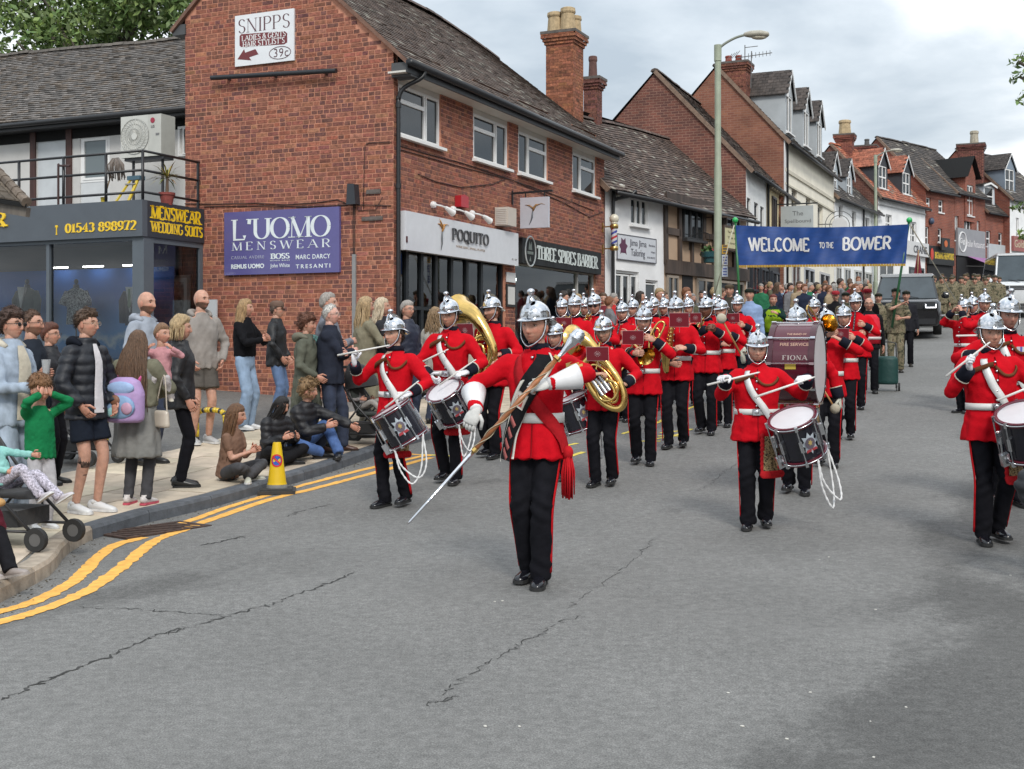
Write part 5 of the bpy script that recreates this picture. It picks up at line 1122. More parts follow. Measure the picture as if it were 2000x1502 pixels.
D=House('cream_dormer_house','tall cream rendered house with three white dormers and brick side gable',Dp0,Dp1,zE,2.3,2.55,M_render,lin(232,226,210),DK2,[(1546,368,1556,450),(1574,384,1583,450),(1597,398,1607,470)],sideM=MB_orange,sidec=(1,1,1),tile=(.25,.16),cells=PAIR,depth=.2,wincol=(.55,.54,.50),sills=False)
D.string(D.F.z(1560,352),.12,lin(200,194,178));D.string(D.F.z(1560,376),.06,lin(200,194,178));D.down(.25)
s=MB();s.box(-.01,.20,-.04,-.001,D.z0,zE-.1);s.build('quoin_strip',M_render,D.root,(.7,.7,.7),clean=False)
for x in(1548,1581,1606):
 a_=D.F.a(x);D.dormer(a_,1.25,zE+.25,zE+1.75,zE+2.55,.12,PAIR,(.42,.45,.47),(.06,.048,.042),frontc=(.6,.6,.58))
for x0,x1,c in((1546,1562,(.5,.5,.5)),(1570,1590,(.4,.42,.45)),(1600,1620,(.5,.5,.5))):window(D.root,D.F.a(x0),D.F.a(x1),float(road_z(*Dp0))+.8,float(road_z(*Dp0))+2.5,SASH,y=-.03,fw=.07,col=c)
chim_world('pot_chimney','brick chimney with red pots and aerials beside the near lamp post',1437,178,128,42.2,.85,.7,GR,pots=[(-.25,0,.3,.12,(.3,.07,.05)),(.1,0,.28,.12,(.3,.07,.05))],col=(.2,.075,.05))
an=empty('tv_aerial',px(1466,170,42.));tag(an,'thin television aerial on the chimney beside the near lamp post','aerial')
def AW(x,y):return np.array(px(x,y,42.))-np.array(an.location)
s=MB();s.tube([AW(1466,172),AW(1468,100)],.02,5);s.tube([AW(1455,135),AW(1455,88)],.018,5);s.build('mast',M_metal,an,(.12,.12,.12));s=MB();s.tube([AW(1440,113),AW(1508,103)],.016,5);s.tube([AW(1455,93),AW(1480,90)],.014,5)
for k in range(9):q=AW(1448+k*7,112-k);s.tube([q+[0,0,-.08],q+[0,0,.1]],.01,4)
for k in range(4):s.tube([AW(1420+k*5,118-k*2),AW(1430+k*5,105-k*2)],.01,4)
s.build('antenna',M_metal,an,(.14,.14,.14))
Ep0,Ep1=ptY(1629.5,50.),ptY(1714,56.)
E_=House('white_cottage_row','white cottage with two tiny dormers next to the tall cream house',Ep0,Ep1,7.75,2.1,2.1,M_render,(.82,.83,.83),DK2,[(1638,399,1646,432),(1664,411,1672,445),(1690,424,1698,460)],tile=(.26,.17),cells=PAIR,sideM=MB_dark,depth=.16,wincol=(.5,.5,.5))
for x,wc in((1646,WHITE),(1674,WHITE)):E_.dormer(E_.F.a(x),.95,8.0,9.0,9.7,.35,SASH,(.45,.5,.54),(.06,.05,.045))
E_.down(E_.F.a(1684))
oc=empty('round_bracket_sign',(0,0,0));tag(oc,'thin round wire bracket sign above the blue banner','sign')
q=px(1640,440,47.);oc.location=q;s=MB()
for rr in(.38,.55):s.tube([(rr*math.cos(t),0,rr*math.sin(t))for t in np.linspace(0,2*math.pi,24,False)],.015,5,closed=True)
s.tube([(-1.6,.4,.05),(0,0,.05)],.02,5);s.build('ring',M_metal,oc,(.12,.12,.12));s=MB();s.lathe([(0,-.02),(.3,-.02),(.3,.02),(0,.02)],18,(0,0,0),1);s.build('disc',M_paint,oc,(.55,.55,.55))
for x0,x1 in((1632,1642),(1648,1660),(1668,1682),(1688,1702)):window(E_.root,E_.F.a(x0),E_.F.a(x1),float(road_z(*Ep0))+.6,float(road_z(*Ep0))+2.3,SASH,y=-.04,fw=.06,col=(.5,.5,.48))
Fp0,Fp1=ptY(1714.5,55.8),ptY(1807,60.3)
Fh=House('orange_roofed_house','white house with bright orange tiled roof and two dormers',Fp0,Fp1,8.5,2.25,2.45,M_render,(.83,.83,.83),ORG,[(1730,418,1742,452),(1778,432,1790,486)],tile=(.26,.17),cells=SASH,sideM=MB_dark,depth=.16)
for x in(1734,1780):Fh.dormer(Fh.F.a(x),1.15,8.75,10.0,10.75,.25,SASH,(.05,.055,.065),(.32,.11,.065),frontc=(.05,.055,.065))
Fh.string(Fh.F.z(1760,410),.06,(.4,.4,.4))
cs=Fh.sign('shop_fascia_sign','white shop fascia with dark capitals right of the banner',Fh.F.a(1740),Fh.F.a(1806),float(road_z(*Fp1))+2.6,float(road_z(*Fp1))+3.25,(.6,.6,.6),off=-.01,thick=.2)
put_text(text_mb('CRANE',bold=.03),'lettering',cs,M_paint,(.06,.06,.07),(Fh.F.a(1776),-.22,float(road_z(*Fp1))+2.72),width=Fh.F.a(1802)-Fh.F.a(1776),height=.36)
window(Fh.root,Fh.F.a(1715),Fh.F.a(1745),float(road_z(*Fp0))+.7,float(road_z(*Fp0))+2.4,SASH,y=-.04,fw=.06);window(Fh.root,Fh.F.a(1775),Fh.F.a(1804),float(road_z(*Fp0))+.3,float(road_z(*Fp0))+2.4,PAIR,y=-.04,fw=.08,col=(.05,.06,.065))
chim_world('cowled_chimney','square brick chimney with buff pot and metal cowl on the orange roof',1650,291,266,58.,.75,.6,GR,pots=[(0,0,.7,.28)],col=(.2,.07,.05));chim_world('broad_chimney','broad dark brick chimney with small cowl behind the orange roof',1689,305,288,59.5,1.0,.6,GR,pots=[(.1,0,.35,.12,(.1,.1,.1))],col=(.16,.055,.045))
Gp0,Gp1=ptY(1807.5,60.3),ptY(1864,62.4)
G_=House('red_brick_shop','narrow red brick shop house with black fireworks fascia',Gp0,Gp1,9.4,2.6,2.7,MB_red,(1,1,1),DK2,[(1809,385,1818,410),(1833,390,1843,416),(1806,442,1815,485),(1832,446,1840,474)],tile=(.3,.18),cells=ONE,depth=.14)
fs=G_.sign('fireworks_sign','black fascia with yellow lettering on the narrow red brick shop',G_.F.a(1809),G_.F.a(1858),float(road_z(*Gp0))+2.3,float(road_z(*Gp0))+3.2,(.012,.012,.012),off=-.01,thick=.15)
put_text(text_mb('BIG BANG FIREWORKS',bold=.05),'lettering',fs,M_paint,(.6,.42,.03),(G_.F.a(1820),-.165,float(road_z(*Gp0))+2.58),width=G_.F.a(1857)-G_.F.a(1820),height=.34);s=MB();s.ball((G_.F.a(1814),-.18,float(road_z(*Gp0))+2.78),(.16,.03,.3),8,6);s.build('flame_logo',M_paint,fs,(.5,.05,.03))
h2=G_.sign('square_hanging_sign','small black hanging sign with orange disc on the red brick shop',G_.F.a(1826),G_.F.a(1842),G_.F.z(1834,490),G_.F.z(1834,466),(.012,.012,.012),off=-.3,thick=.06);s=MB();s.lathe([(0,-.375),(.17,-.375),(.17,-.36)],14,(G_.F.a(1834),0,G_.F.z(1834,477)),1);s.build('disc',M_paint,h2,(.5,.12,.03))
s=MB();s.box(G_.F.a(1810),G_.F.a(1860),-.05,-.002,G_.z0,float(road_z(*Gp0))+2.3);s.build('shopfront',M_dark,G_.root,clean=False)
s=MB();s.ball((G_.F.a(1816),-.1,G_.F.z(1816,432)),(.17,.12,.17),10,8);s.build('wall_bell',M_metal,G_.root,(.05,.07,.12),smooth=True)
Hp0,Hp1=ptY(1864.5,62.4),ptY(1924,65.)
H_=House('red_brick_restaurant','tall red brick restaurant with arched windows and grey fascia',Hp0,Hp1,9.5,2.8,2.7,MB_red,(1,1,1),DK2,[(1865,421,1873,470),(1883,425,1898,475),(1908,431,1914,478)],tile=(.3,.18),cells=SASH,depth=.16)
a_=H_.F.a(1893);s=MB();wall_holes(s,a_-.6,a_+.6,8.0,10.4,[(a_-.38,a_+.38,8.3,9.9)],.1,-.06);s.add([(a_-.6,-.06,10.4),(a_+.6,-.06,10.4),(a_,-.06,11.3)],[(0,1,2)]);
for sg_ in(-1,1):s.add([(a_+sg_*.6,-.06,8.0),(a_+sg_*.6,-.06,10.4),(a_+sg_*.6,1.5,10.4),(a_+sg_*.6,.4,8.0)],[(0,1,2,3)])
gd=s.build('gable_bay',MB_red,H_.root,clean=False);window(gd,a_-.38,a_+.38,8.3,9.9,SASH,y=.0,fw=.06)
s=MB()
for sg_ in(-1,1):s.add([(a_,-.3,11.4),(a_+sg_*.8,-.3,10.25),(a_+sg_*.8,2.2,10.25),(a_,2.2,11.4)],[(0,1,2,3)])
s.build('bay_roof',M_tile,gd,(.06,.05,.045),clean=False)
rs=H_.sign('restaurant_sign','grey Italian restaurant fascia above the purple awning',H_.F.a(1866),H_.F.a(1920),float(road_z(*Hp0))+2.7,float(road_z(*Hp0))+4.1,(.26,.265,.28),off=-.01,thick=.12)
zr_=float(road_z(*Hp0));put_text(text_mb('Italian Restaurant'),'lettering',rs,M_paint,(.7,.7,.7),(H_.F.a(1884),-.14,zr_+3.2),width=H_.F.a(1918)-H_.F.a(1884),height=.35);s=MB();cx_=H_.F.a(1875);s.tube([(cx_+.42*math.cos(t),-.14,zr_+3.4+.5*math.sin(t))for t in np.linspace(0,2*math.pi,20,False)],.04,5,closed=True);s.build('ring',M_paint,rs,(.7,.7,.7));put_text(text_mb('Gigi',bold=.02),'lettering',rs,M_paint,(.7,.7,.7),(cx_-.3,-.14,zr_+3.25),width=.6,height=.35)
aw=frame_thing('purple_awning',H_.F,H_.O,'purple sloping awning over the restaurant front','awning');s=MB();a0,a1=H_.F.a(1884),H_.F.a(1926);s.add([(a0,-.15,zr_+2.7),(a1,-.15,zr_+2.7),(a1,-1.6,zr_+2.1),(a0,-1.6,zr_+2.1),(a1,-1.6,zr_+1.95),(a0,-1.6,zr_+1.95)],[(0,1,2,3),(3,2,4,5)]);s.build('canvas',M_fabric,aw,lin(150,95,150),clean=False);s=MB();s.bar((a0,-.1,zr_+2.2),(a0,-1.55,zr_+2.1),.04);s.bar((a1,-.1,zr_+2.2),(a1,-1.55,zr_+2.1),.04);s.build('arm',M_metal,aw,(.1,.1,.1),clean=False)
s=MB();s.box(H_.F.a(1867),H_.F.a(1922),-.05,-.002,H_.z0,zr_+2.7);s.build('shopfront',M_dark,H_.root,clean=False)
chim_world('great_chimney','great dark brick chimney stack with one pale pot above the restaurant',1897,350,285,66.5,1.25,1.0,GR,pots=[(.15,0,.75,.22,(.4,.36,.28))],col=(.14,.05,.04));chim_world('triple_pot_chimney','brick chimney with three red pots at the far right',1938,345,322,69.,.95,.6,GR,pots=[(-.3,0,.35,.14,(.28,.07,.05)),(0,0,.35,.14,(.28,.07,.05)),(.3,0,.35,.14,(.28,.07,.05))],col=(.2,.075,.05))
Ip0,Ip1=ptY(1924.5,65.),ptY(1972,67.)
I_=House('small_brick_house','low dark red brick house with skylight dormer',Ip0,Ip1,8.8,2.2,2.2,MB_red,(.8,.75,.75),DK2,[(1926,450,1935,482),(1950,454,1958,486)],tile=(.3,.18),cells=ONE,depth=.12)
I_.dormer(I_.F.a(1942),1.3,9.0,10.2,10.35,.3,ONE,(.55,.58,.62),(.08,.07,.06))
isg=I_.sign('pale_far_sign','pale shop fascia on the low brick house',I_.F.a(1927),I_.F.a(1968),float(road_z(*Ip0))+2.5,float(road_z(*Ip0))+3.3,(.45,.48,.5),off=-.01,thick=.1)
Jp0,Jp1=ptY(1972.5,66.2),ptY(2060,70.)
J_=House('white_end_house','white house with brick side wall at the right picture edge',Jp0,Jp1,9.6,3.,2.9,M_render,(.82,.83,.83),DK2,[(1984,425,1990,480)],tile=(.3,.18),cells=SASH,sideM=MB_red,sidec=(1,1,1),depth=.14)
J_.dormer(J_.F.a(1986),1.3,9.9,11.3,12.1,.4,SASH,(.22,.27,.33),(.06,.05,.045))
jsg=J_.sign('red_far_sign','dull red shop fascia at the right picture edge',J_.F.a(1975),J_.F.a(2050),float(road_z(*Jp0))+2.9,float(road_z(*Jp0))+3.7,(.30,.10,.09),off=-.01,thick=.12)
put_text(text_mb('Golden Wok'),'lettering',jsg,M_paint,(.55,.5,.35),(J_.F.a(1977),-.14,float(road_z(*Jp0))+3.1),width=3.,height=.4)
def street_pt(s_,w_):return np.array([.41*s_+.912*w_,.912*s_-.41*w_])
def opp(name,label,s0,s1,e,c,M=None):
 h=House(name,label,street_pt(s1,7.5),street_pt(s0,7.5),e,2.6,2.4,M or M_render,c,DK2,[],tile=(.5,.3),side=True)
 n=int(h.L/2.2)
 for i in range(n):
  for z in(float(road_z(*h.O))*.5+1.0,float(road_z(*h.O))*.5+3.9):window(h.root,.6+i*2.2,1.7+i*2.2,z,z+1.4,SASH,y=-.05,fw=.06)
opp('white_painted_house','white painted house across the street reflected in the shop windows',6,17,6.4,(.72,.72,.7));opp('cream_painted_house','cream house across the street reflected in the barber window',17.2,27,7.2,lin(214,200,170));opp('brick_town_house','red brick house across the street opposite the tailor',27.2,40,7.8,(1,1,1),MB_red)
# ================================================================== PEOPLE
M_skin=mat('skin',(1,1,1),.5,attr=True,var=.12,vscale=24,spec=.35,bump=.12,bscale=90)
M_hair=mat('hair',(1,1,1),.55,obcol=True,var=.35,vscale=14,stretch=(6,6,1),bump=.5,bscale=40)
M_wool=mat('wool',(1,1,1),.85,obcol=True,var=.10,vscale=9,bump=.4,bscale=18,spec=.12)
M_denim=mat('denim',(1,1,1),.85,obcol=True,var=.22,vscale=9,bump=.3,bscale=25,stretch=(1,1,.5))
M_nylon=mat('nylon',(1,1,1),.58,obcol=True,var=.08,vscale=10,bump=.3,bscale=20)
M_leather=mat('polished_leather',(1,1,1),.12,obcol=True,var=.06,spec=.6)
M_chrome=mat('silver_plate',(.68,.69,.72),.09,metal=1.,var=.04,bump=.25,bscale=14,rvar=.04)
M_steel=mat('steel',(.62,.63,.65),.22,metal=1.,var=.05)
M_gold=mat('lacquered_brass',(.72,.48,.16),.16,metal=1.,var=.06,bump=.1,bscale=20)
M_camo=mat('camouflage',(1,1,1),.9,var=0)
def _camo(m,cols,sc):
 t=m.node_tree;b=t.nodes['Principled BSDF'];tcx=t.nodes.new('ShaderNodeTexCoord');n=t.nodes.new('ShaderNodeTexNoise');n.inputs['Scale'].default_value=sc;n.inputs['Detail'].default_value=2.5;n.inputs['Distortion'].default_value=1.2
 t.links.new(tcx.outputs['Object'],n.inputs['Vector']);r=t.nodes.new('ShaderNodeValToRGB');r.color_ramp.interpolation='CONSTANT';t.links.new(n.outputs['Fac'],r.inputs[0])
 e=r.color_ramp.elements;e[0].position=0;e[0].color=(*cols[0],1);e[1].position=cols[-1][0];e[1].color=(*cols[-1][1],1)
 for p,c in cols[1:-1]:q=e.new(p);q.color=(*c,1)
 t.links.new(r.outputs[0],b.inputs['Base Color'])
_camo(M_camo,[(.05,.05,.03),(.42,(.17,.15,.09)),(.52,(.24,.20,.13)),(.58,(.10,.075,.045)),(.64,(.20,.17,.11))],9)
M_leopard=mat('leopard_skin',(1,1,1),.9,var=0);_camo(M_leopard,[(.03,.022,.015),(.43,(.22,.13,.055)),(.50,(.42,.30,.15)),(.62,(.03,.022,.015))],38)
def tris_quads(Fc):
 T,Q=[],[]
 for f in Fc:
  if len(f)==4:Q.append(f)
  elif len(f)==3:T.append(f)
  else:T+=[(f[0],f[i],f[i+1])for i in range(1,len(f)-1)]
 return T,Q
def level(parts,vox=.015,it=3,disp=None):
 """union of closed tubes as one smooth continuous surface"""
 V,T,Q,o=[],[],[],0
 for v,f in parts:
  t,q=tris_quads(f);V.append(np.asarray(v,float));T+=[[i+o for i in x]for x in t];Q+=[[i+o for i in x]for x in q];o+=len(v)
 V=np.vstack(V)
 if openvdb is None:return V,[tuple(x)for x in T+Q]
 kw={'triangles':np.array(T,np.uint32).reshape(-1,3),'quads':np.array(Q,np.uint32).reshape(-1,4)}
 g=openvdb.FloatGrid.createLevelSetFromPolygons(V,transform=openvdb.createLinearTransform(voxelSize=vox),halfWidth=3.,**kw)
 P,Q=g.convertToQuads(0.);P=P.astype(float);Q=Q.astype(int)
 E=np.vstack([Q[:,[0,1]],Q[:,[1,2]],Q[:,[2,3]],Q[:,[3,0]]]);cnt=np.bincount(E.ravel(),minlength=len(P)).astype(float)[:,None]
 for _ in range(it):
  A=np.stack([np.bincount(E[:,0],P[E[:,1],k],len(P))+np.bincount(E[:,1],P[E[:,0],k],len(P))for k in range(3)],1)/np.maximum(cnt,1);P=P*.45+A*.55
 if disp is not None:
  N=np.zeros_like(P);fn=np.cross(P[Q[:,2]]-P[Q[:,0]],P[Q[:,3]]-P[Q[:,1]])
  for k in range(4):
   for j in range(3):N[:,j]+=np.bincount(Q[:,k],fn[:,j],len(P))
  N/=np.linalg.norm(N,axis=1,keepdims=True)+1e-9
  c=P.mean(0)
  if np.mean(np.sum((P-c)*N,1))<0:N=-N
  P=P+N*disp(P)[:,None]
 return P,[tuple(q)for q in Q]
def folds(amp=.005,seed=0,freq=28.,aniso=(1,1,1)):
 r=np.random.default_rng(seed);D=r.normal(0,1,(6,3))*np.array(aniso);ph=r.uniform(0,6.28,6)
 def f(P):
  w=P+.03*np.sin(P[:,[1,2,0]]*17+ph[:3]);a=np.zeros(len(P))
  for i in range(6):a+=np.sin(w@D[i]*freq*(.6+.25*i)+ph[i])/(1+.35*i)
  return amp*a/2.5
 return f
def rotm(pitch=0.,yaw=0.,roll=0.):
 """pitch > 0 bends forward (towards -Y), yaw > 0 turns to the person's left (+X), roll > 0 tips to the left"""
 cx,sx=math.cos(pitch),math.sin(pitch);cz,sz=math.cos(yaw),math.sin(yaw);cy,sy=math.cos(roll),math.sin(roll)
 return np.array([[cz,-sz,0],[sz,cz,0],[0,0,1]])@np.array([[cy,0,sy],[0,1,0],[-sy,0,cy]])@np.array([[1,0,0],[0,cx,-sx],[0,sx,cx]])
def unit(v):v=np.array(v,float);return v/(np.linalg.norm(v)+1e-9)
def ik(a,b,l1,l2,hint):
 d=b-a;D=min(np.linalg.norm(d),(l1+l2)*.999);u=unit(d);b2=a+u*D
 x=(l1*l1-l2*l2+D*D)/(2*D);h=math.sqrt(max(l1*l1-x*x,0));n=np.array(hint,float);n=n-(n@u)*u
 return a+u*x+unit(n)*h,b2
# ---- head
_NU,_NV=52,46
def head_grid(sex='m',child=False,nu=_NU,nv=_NV,broad=1.,chin=1.):
 t=np.arange(nu)*2*math.pi/nu;th=t-.52*np.sin(t);v=np.linspace(-1,1,nv);ph=math.pi/2*(v-.12*np.sin(math.pi*v))
 TH,PH=np.meshgrid(th,ph);c=np.cos(PH)**.9;s_=np.sin(PH);fr=np.cos(TH)
 x=.0745*broad*np.sin(TH)*c;y=-.094*fr*c+.006;z=.116*s_
 low=np.clip(-z/.116,0,1)
 x*=1-(.26 if sex=='m' else.34)*low**1.6*(fr>-.3);y=np.where(fr<0,y*(1-.35*low),y*(1-.04*low));y=np.where((z<-.05)&(fr>0),y-.012*low**2*c,y)
 x*=1+.05*np.exp(-((z-.045)/.05)**2)
 g=lambda a,s0:np.exp(-(a/s0)**2);f=(fr>.1)*1.;dy=np.zeros_like(x);ax=np.abs(x)
 dy+=.005*g(z-.034,.012)*g(x,.05);dy-=.0095*g(ax-.033,.016)*g(z-.008,.012);dy+=.006*g(ax-.042,.02)*g(z+.030,.02)
 nz=np.clip((.022-z)/.062,0,1)*(z>-.048);dy+=(.006+.021*nz)*g(x,.0085+.007*nz)*(np.clip((z+.050)/.012,0,1))*(z<.03)
 dy+=.0065*g(x,.024)*g(z+.061,.0065)+.007*g(x,.02)*g(z+.074,.007)-.004*g(x,.026)*g(z+.0675,.003);dy+=.008*chin*g(x,.022)*g(z+.100,.014)
 y=y-dy*f
 if child:z=np.where(z<0,z*.9,z*1.02)
 return np.stack([x,y,z],-1)
def head_mesh(mb,skin,sex='m',hairc=None,beard=0.,brow=None,lip=None,child=False,broad=1.,chin=1.,lo=False,stubble=None,specs=None):
 """face with eyes, brows, lips and ears, in head space (front -Y, z 0 at the eyes)"""
 G=head_grid(sex,child,*((30,26)if lo else(_NU,_NV)),broad,chin);nv,nu=G.shape[:2];P=G.reshape(-1,3);skin=np.array(skin)
 C=np.tile(skin,(len(P),1));x,y,z=P.T;fr=y<-.02
 def mixc(w,c):nonlocal C;w=np.clip(w,0,1)[:,None];C=C*(1-w)+np.array(c)*w
 g=lambda a,s0:np.exp(-(a/s0)**2)
 mixc(.55*g(np.abs(x)-.045,.022)*g(z+.028,.022)*fr,skin*np.array([1.15,.78,.74]));mixc(.5*g(x,.018)*g(z+.035,.014)*fr,skin*np.array([1.12,.78,.74]))
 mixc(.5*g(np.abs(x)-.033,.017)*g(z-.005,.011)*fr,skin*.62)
 if beard:mixc(beard*((z<-.028)&(y<.03))*np.clip((-.020-z+.35*(np.abs(x)-.035))/.022,0,1)*(.9+.1*np.sin(x*900)*np.sin(z*800))*(1-g(x,.022)*g(z+.068,.006)),stubble if stubble is not None else np.array(hairc or(.03,.02,.015)))
 mixc(.85*g(x,.022)*(g(z+.0625,.0045)+g(z+.0735,.0055))*fr,lip if lip is not None else skin*np.array([.85,.48,.46]));mixc(.9*g(x,.023)*g(z+.0678,.0022)*fr,skin*.25)
 o=len(mb.v);mb.col=None
 for j in range(nv-1):
  for i in range(nu):pass
 Fc=[(j*nu+i,j*nu+(i+1)%nu,(j+1)*nu+(i+1)%nu,(j+1)*nu+i)for j in range(nv-1)for i in range(nu)]
 mb.add(P,Fc);mb.vc=getattr(mb,'vc',[]);mb.vc+=list(C)
 def bit(fn,col):
  k=len(mb.v);fn();mb.vc+=[np.array(col)]*(len(mb.v)-k)
 def surf_y(xx,zz):
  d=(np.abs(x-xx)+np.abs(z-zz)*1.2)+(y>-.02)*9;return y[np.argmin(d)]
 bc=brow if brow is not None else np.array(hairc or(.06,.04,.03))
 for sg_ in(-1,1):
  ey=surf_y(sg_*.033,.006)
  bit(lambda:mb.ball((sg_*.033,ey+.0055,.006),(.013,.0075,.0056),10,6),(.62,.58,.55));bit(lambda:mb.ball((sg_*.033,ey-.0008,.0058),(.0055,.003,.0054),8,6),(.035,.03,.028))
  bit(lambda:mb.tube([(sg_*.019,ey-.004,.0125),(sg_*.033,ey-.0062,.0145),(sg_*.047,ey+.0,.0105)],[.0022,.003,.002],5),skin*.45)
  by=surf_y(sg_*.034,.028);bit(lambda:mb.tube([(sg_*.016,by-.002,.0275),(sg_*.034,by-.0035,.0325),(sg_*.052,by+.009,.0265)],[.0035,.004,.002],5),bc)
  bit(lambda:mb.ball((sg_*.0745*broad,.008,-.008),(.009,.019,.032),8,8),skin*np.array([1,.85,.82]))
 bit(lambda:mb.tube([(0,.012,-.05),(0,.018,-.11),(0,.028,-.20)],[.050,.052 if sex=='m' else.045,.062],16),skin*.95)
 return G
def hair_cap(G,style,thick=.016,line=.055,seed=1,back=-.06,side=None):
 """shell over the scalp, mesh in head space; line = hairline height at the front, back = at the nape"""
 nv,nu=G.shape[:2];P=G.reshape(-1,3);x,y,z=P.T;r=np.random.default_rng(seed);n=unit_rows(P*[1/.0745**2,1/.094**2,1/.116**2])
 sd_=side if side is not None else(line+back)/2+.0
 lim=np.where(y<-.045,line,np.where(y<.015,line+(y+.045)/.06*(sd_-line),sd_+(y-.015)/.05*(back-sd_)));lim=np.maximum(lim,back)
 w=np.clip((z-lim)/.02,0,1);nz=folds(1,seed,60)(P)*.35+r.normal(0,.06,len(P));th=thick*w*(1+nz)*(.75+.5*np.clip(z/.1,0,1))+.0006
 Q=P+n*th[:,None];ok=z>lim-.006
 Fc=[(j*nu+i,j*nu+(i+1)%nu,(j+1)*nu+(i+1)%nu,(j+1)*nu+i)for j in range(nv-1)for i in range(nu)]
 return Q,[f for f in Fc if all(ok[q]for q in f)]
def unit_rows(a):return a/(np.linalg.norm(a,axis=1,keepdims=True)+1e-9)
def strands(mb,n,length,seed=0,spread=.03,r0=.007,back_only=True,wave=.01,y_off=.0,fall=0.,front=False):
 """locks of long hair falling from the crown over the back and shoulders"""
 r=np.random.default_rng(seed)
 for i in range(n):
  a=r.uniform(-.62*math.pi,.62*math.pi)if not front else r.uniform(-.85*math.pi,.85*math.pi);top=r.uniform(.02,.105)
  cx,cy=math.sin(a),math.cos(a);rr=math.sqrt(max(0,1-(top/.122)**2));p0=np.array([.078*cx*rr,.098*cy*rr+.006,top]);L=length*r.uniform(.8,1.05)
  p1=np.array([.088*cx,.104*cy+.01,-.01]);p2=np.array([(.092+spread*.5)*cx+r.normal(0,.006),.10*cy+.025+y_off*.5,-.12]);p3=np.array([(.09+spread)*cx+r.normal(0,.012),.095*cy+.045+y_off,-.12-(L-.12)*.5]);p4=np.array([(.08+spread)*cx+r.normal(0,.016),.08*cy+.055+y_off,-L])
  path=smooth_path([p0,p1,p2,p3,p4]if L>.2 else[p0,p1,p2*[1,1,L/.16]],3);path[:,0]+=wave*np.sin(np.linspace(0,7,len(path))+r.uniform(0,6));k=len(path)
  mb.tube(path,np.stack([r0*np.linspace(1.5,.5,k)*r.uniform(.8,1.4),r0*np.linspace(.9,.3,k)],1),5)
def hand_geo(mb,w,f,n,side,curl=.5,sc=1.,fat=1.,spread=0.):
 """palm, four fingers and thumb; f points along the fingers, n out of the palm"""
 f=unit(f);n=np.array(n,float);n=unit(n-(n@f)*f);l=np.cross(f,n)*(1 if side<0 else-1);w=np.array(w,float);S=sc
 mb.tube([w-f*.02*S,w+f*.012*S,w+f*.045*S,w+f*.088*S,w+f*.096*S],[(.026*S,.021*S),(.029*S*fat,.020*S*fat),(.039*S*fat,.0165*S*fat),(.040*S*fat,.014*S*fat),(.034*S,.009*S)],10,ref=l)
 for o,L,r in((.029,.070,.0088),(.0095,.078,.0092),(-.0105,.073,.0088),(-.029,.058,.0078)):
  p=w+f*.086*S+l*o*S;P=[p];a=curl*.55;q=f+l*spread*o*8
  for seg,k in((.44,1.),(.31,1.),(.25,.8)):
   d=unit(q)*math.cos(a)+n*math.sin(a);p=p+d*L*seg*S;P.append(p);a+=curl*k
  mb.tube(P,np.array([r,r*1.0,r*.92,r*.72])*S*fat,6)
 p=w+f*.022*S+l*.030*S;d=unit(f*.65+l*.75+n*.35*(.5+curl));p1=p+d*.042*S;d2=unit(f*.9+l*.15+n*.55*min(curl,1.3));p2=p1+d2*.030*S;p3=p2+unit(d2+n*.2*curl)*.024*S
 mb.tube([p,p1,p2,p3],np.array([.0125,.011,.0098,.0075])*S*fat,6)
TORSO=[(.86,.165,.115),(.95,.158,.112),(1.08,.138,.1),(1.22,.155,.112),(1.33,.168,.115),(1.41,.165,.09),(1.455,.095,.07),(1.49,.06,.058)]
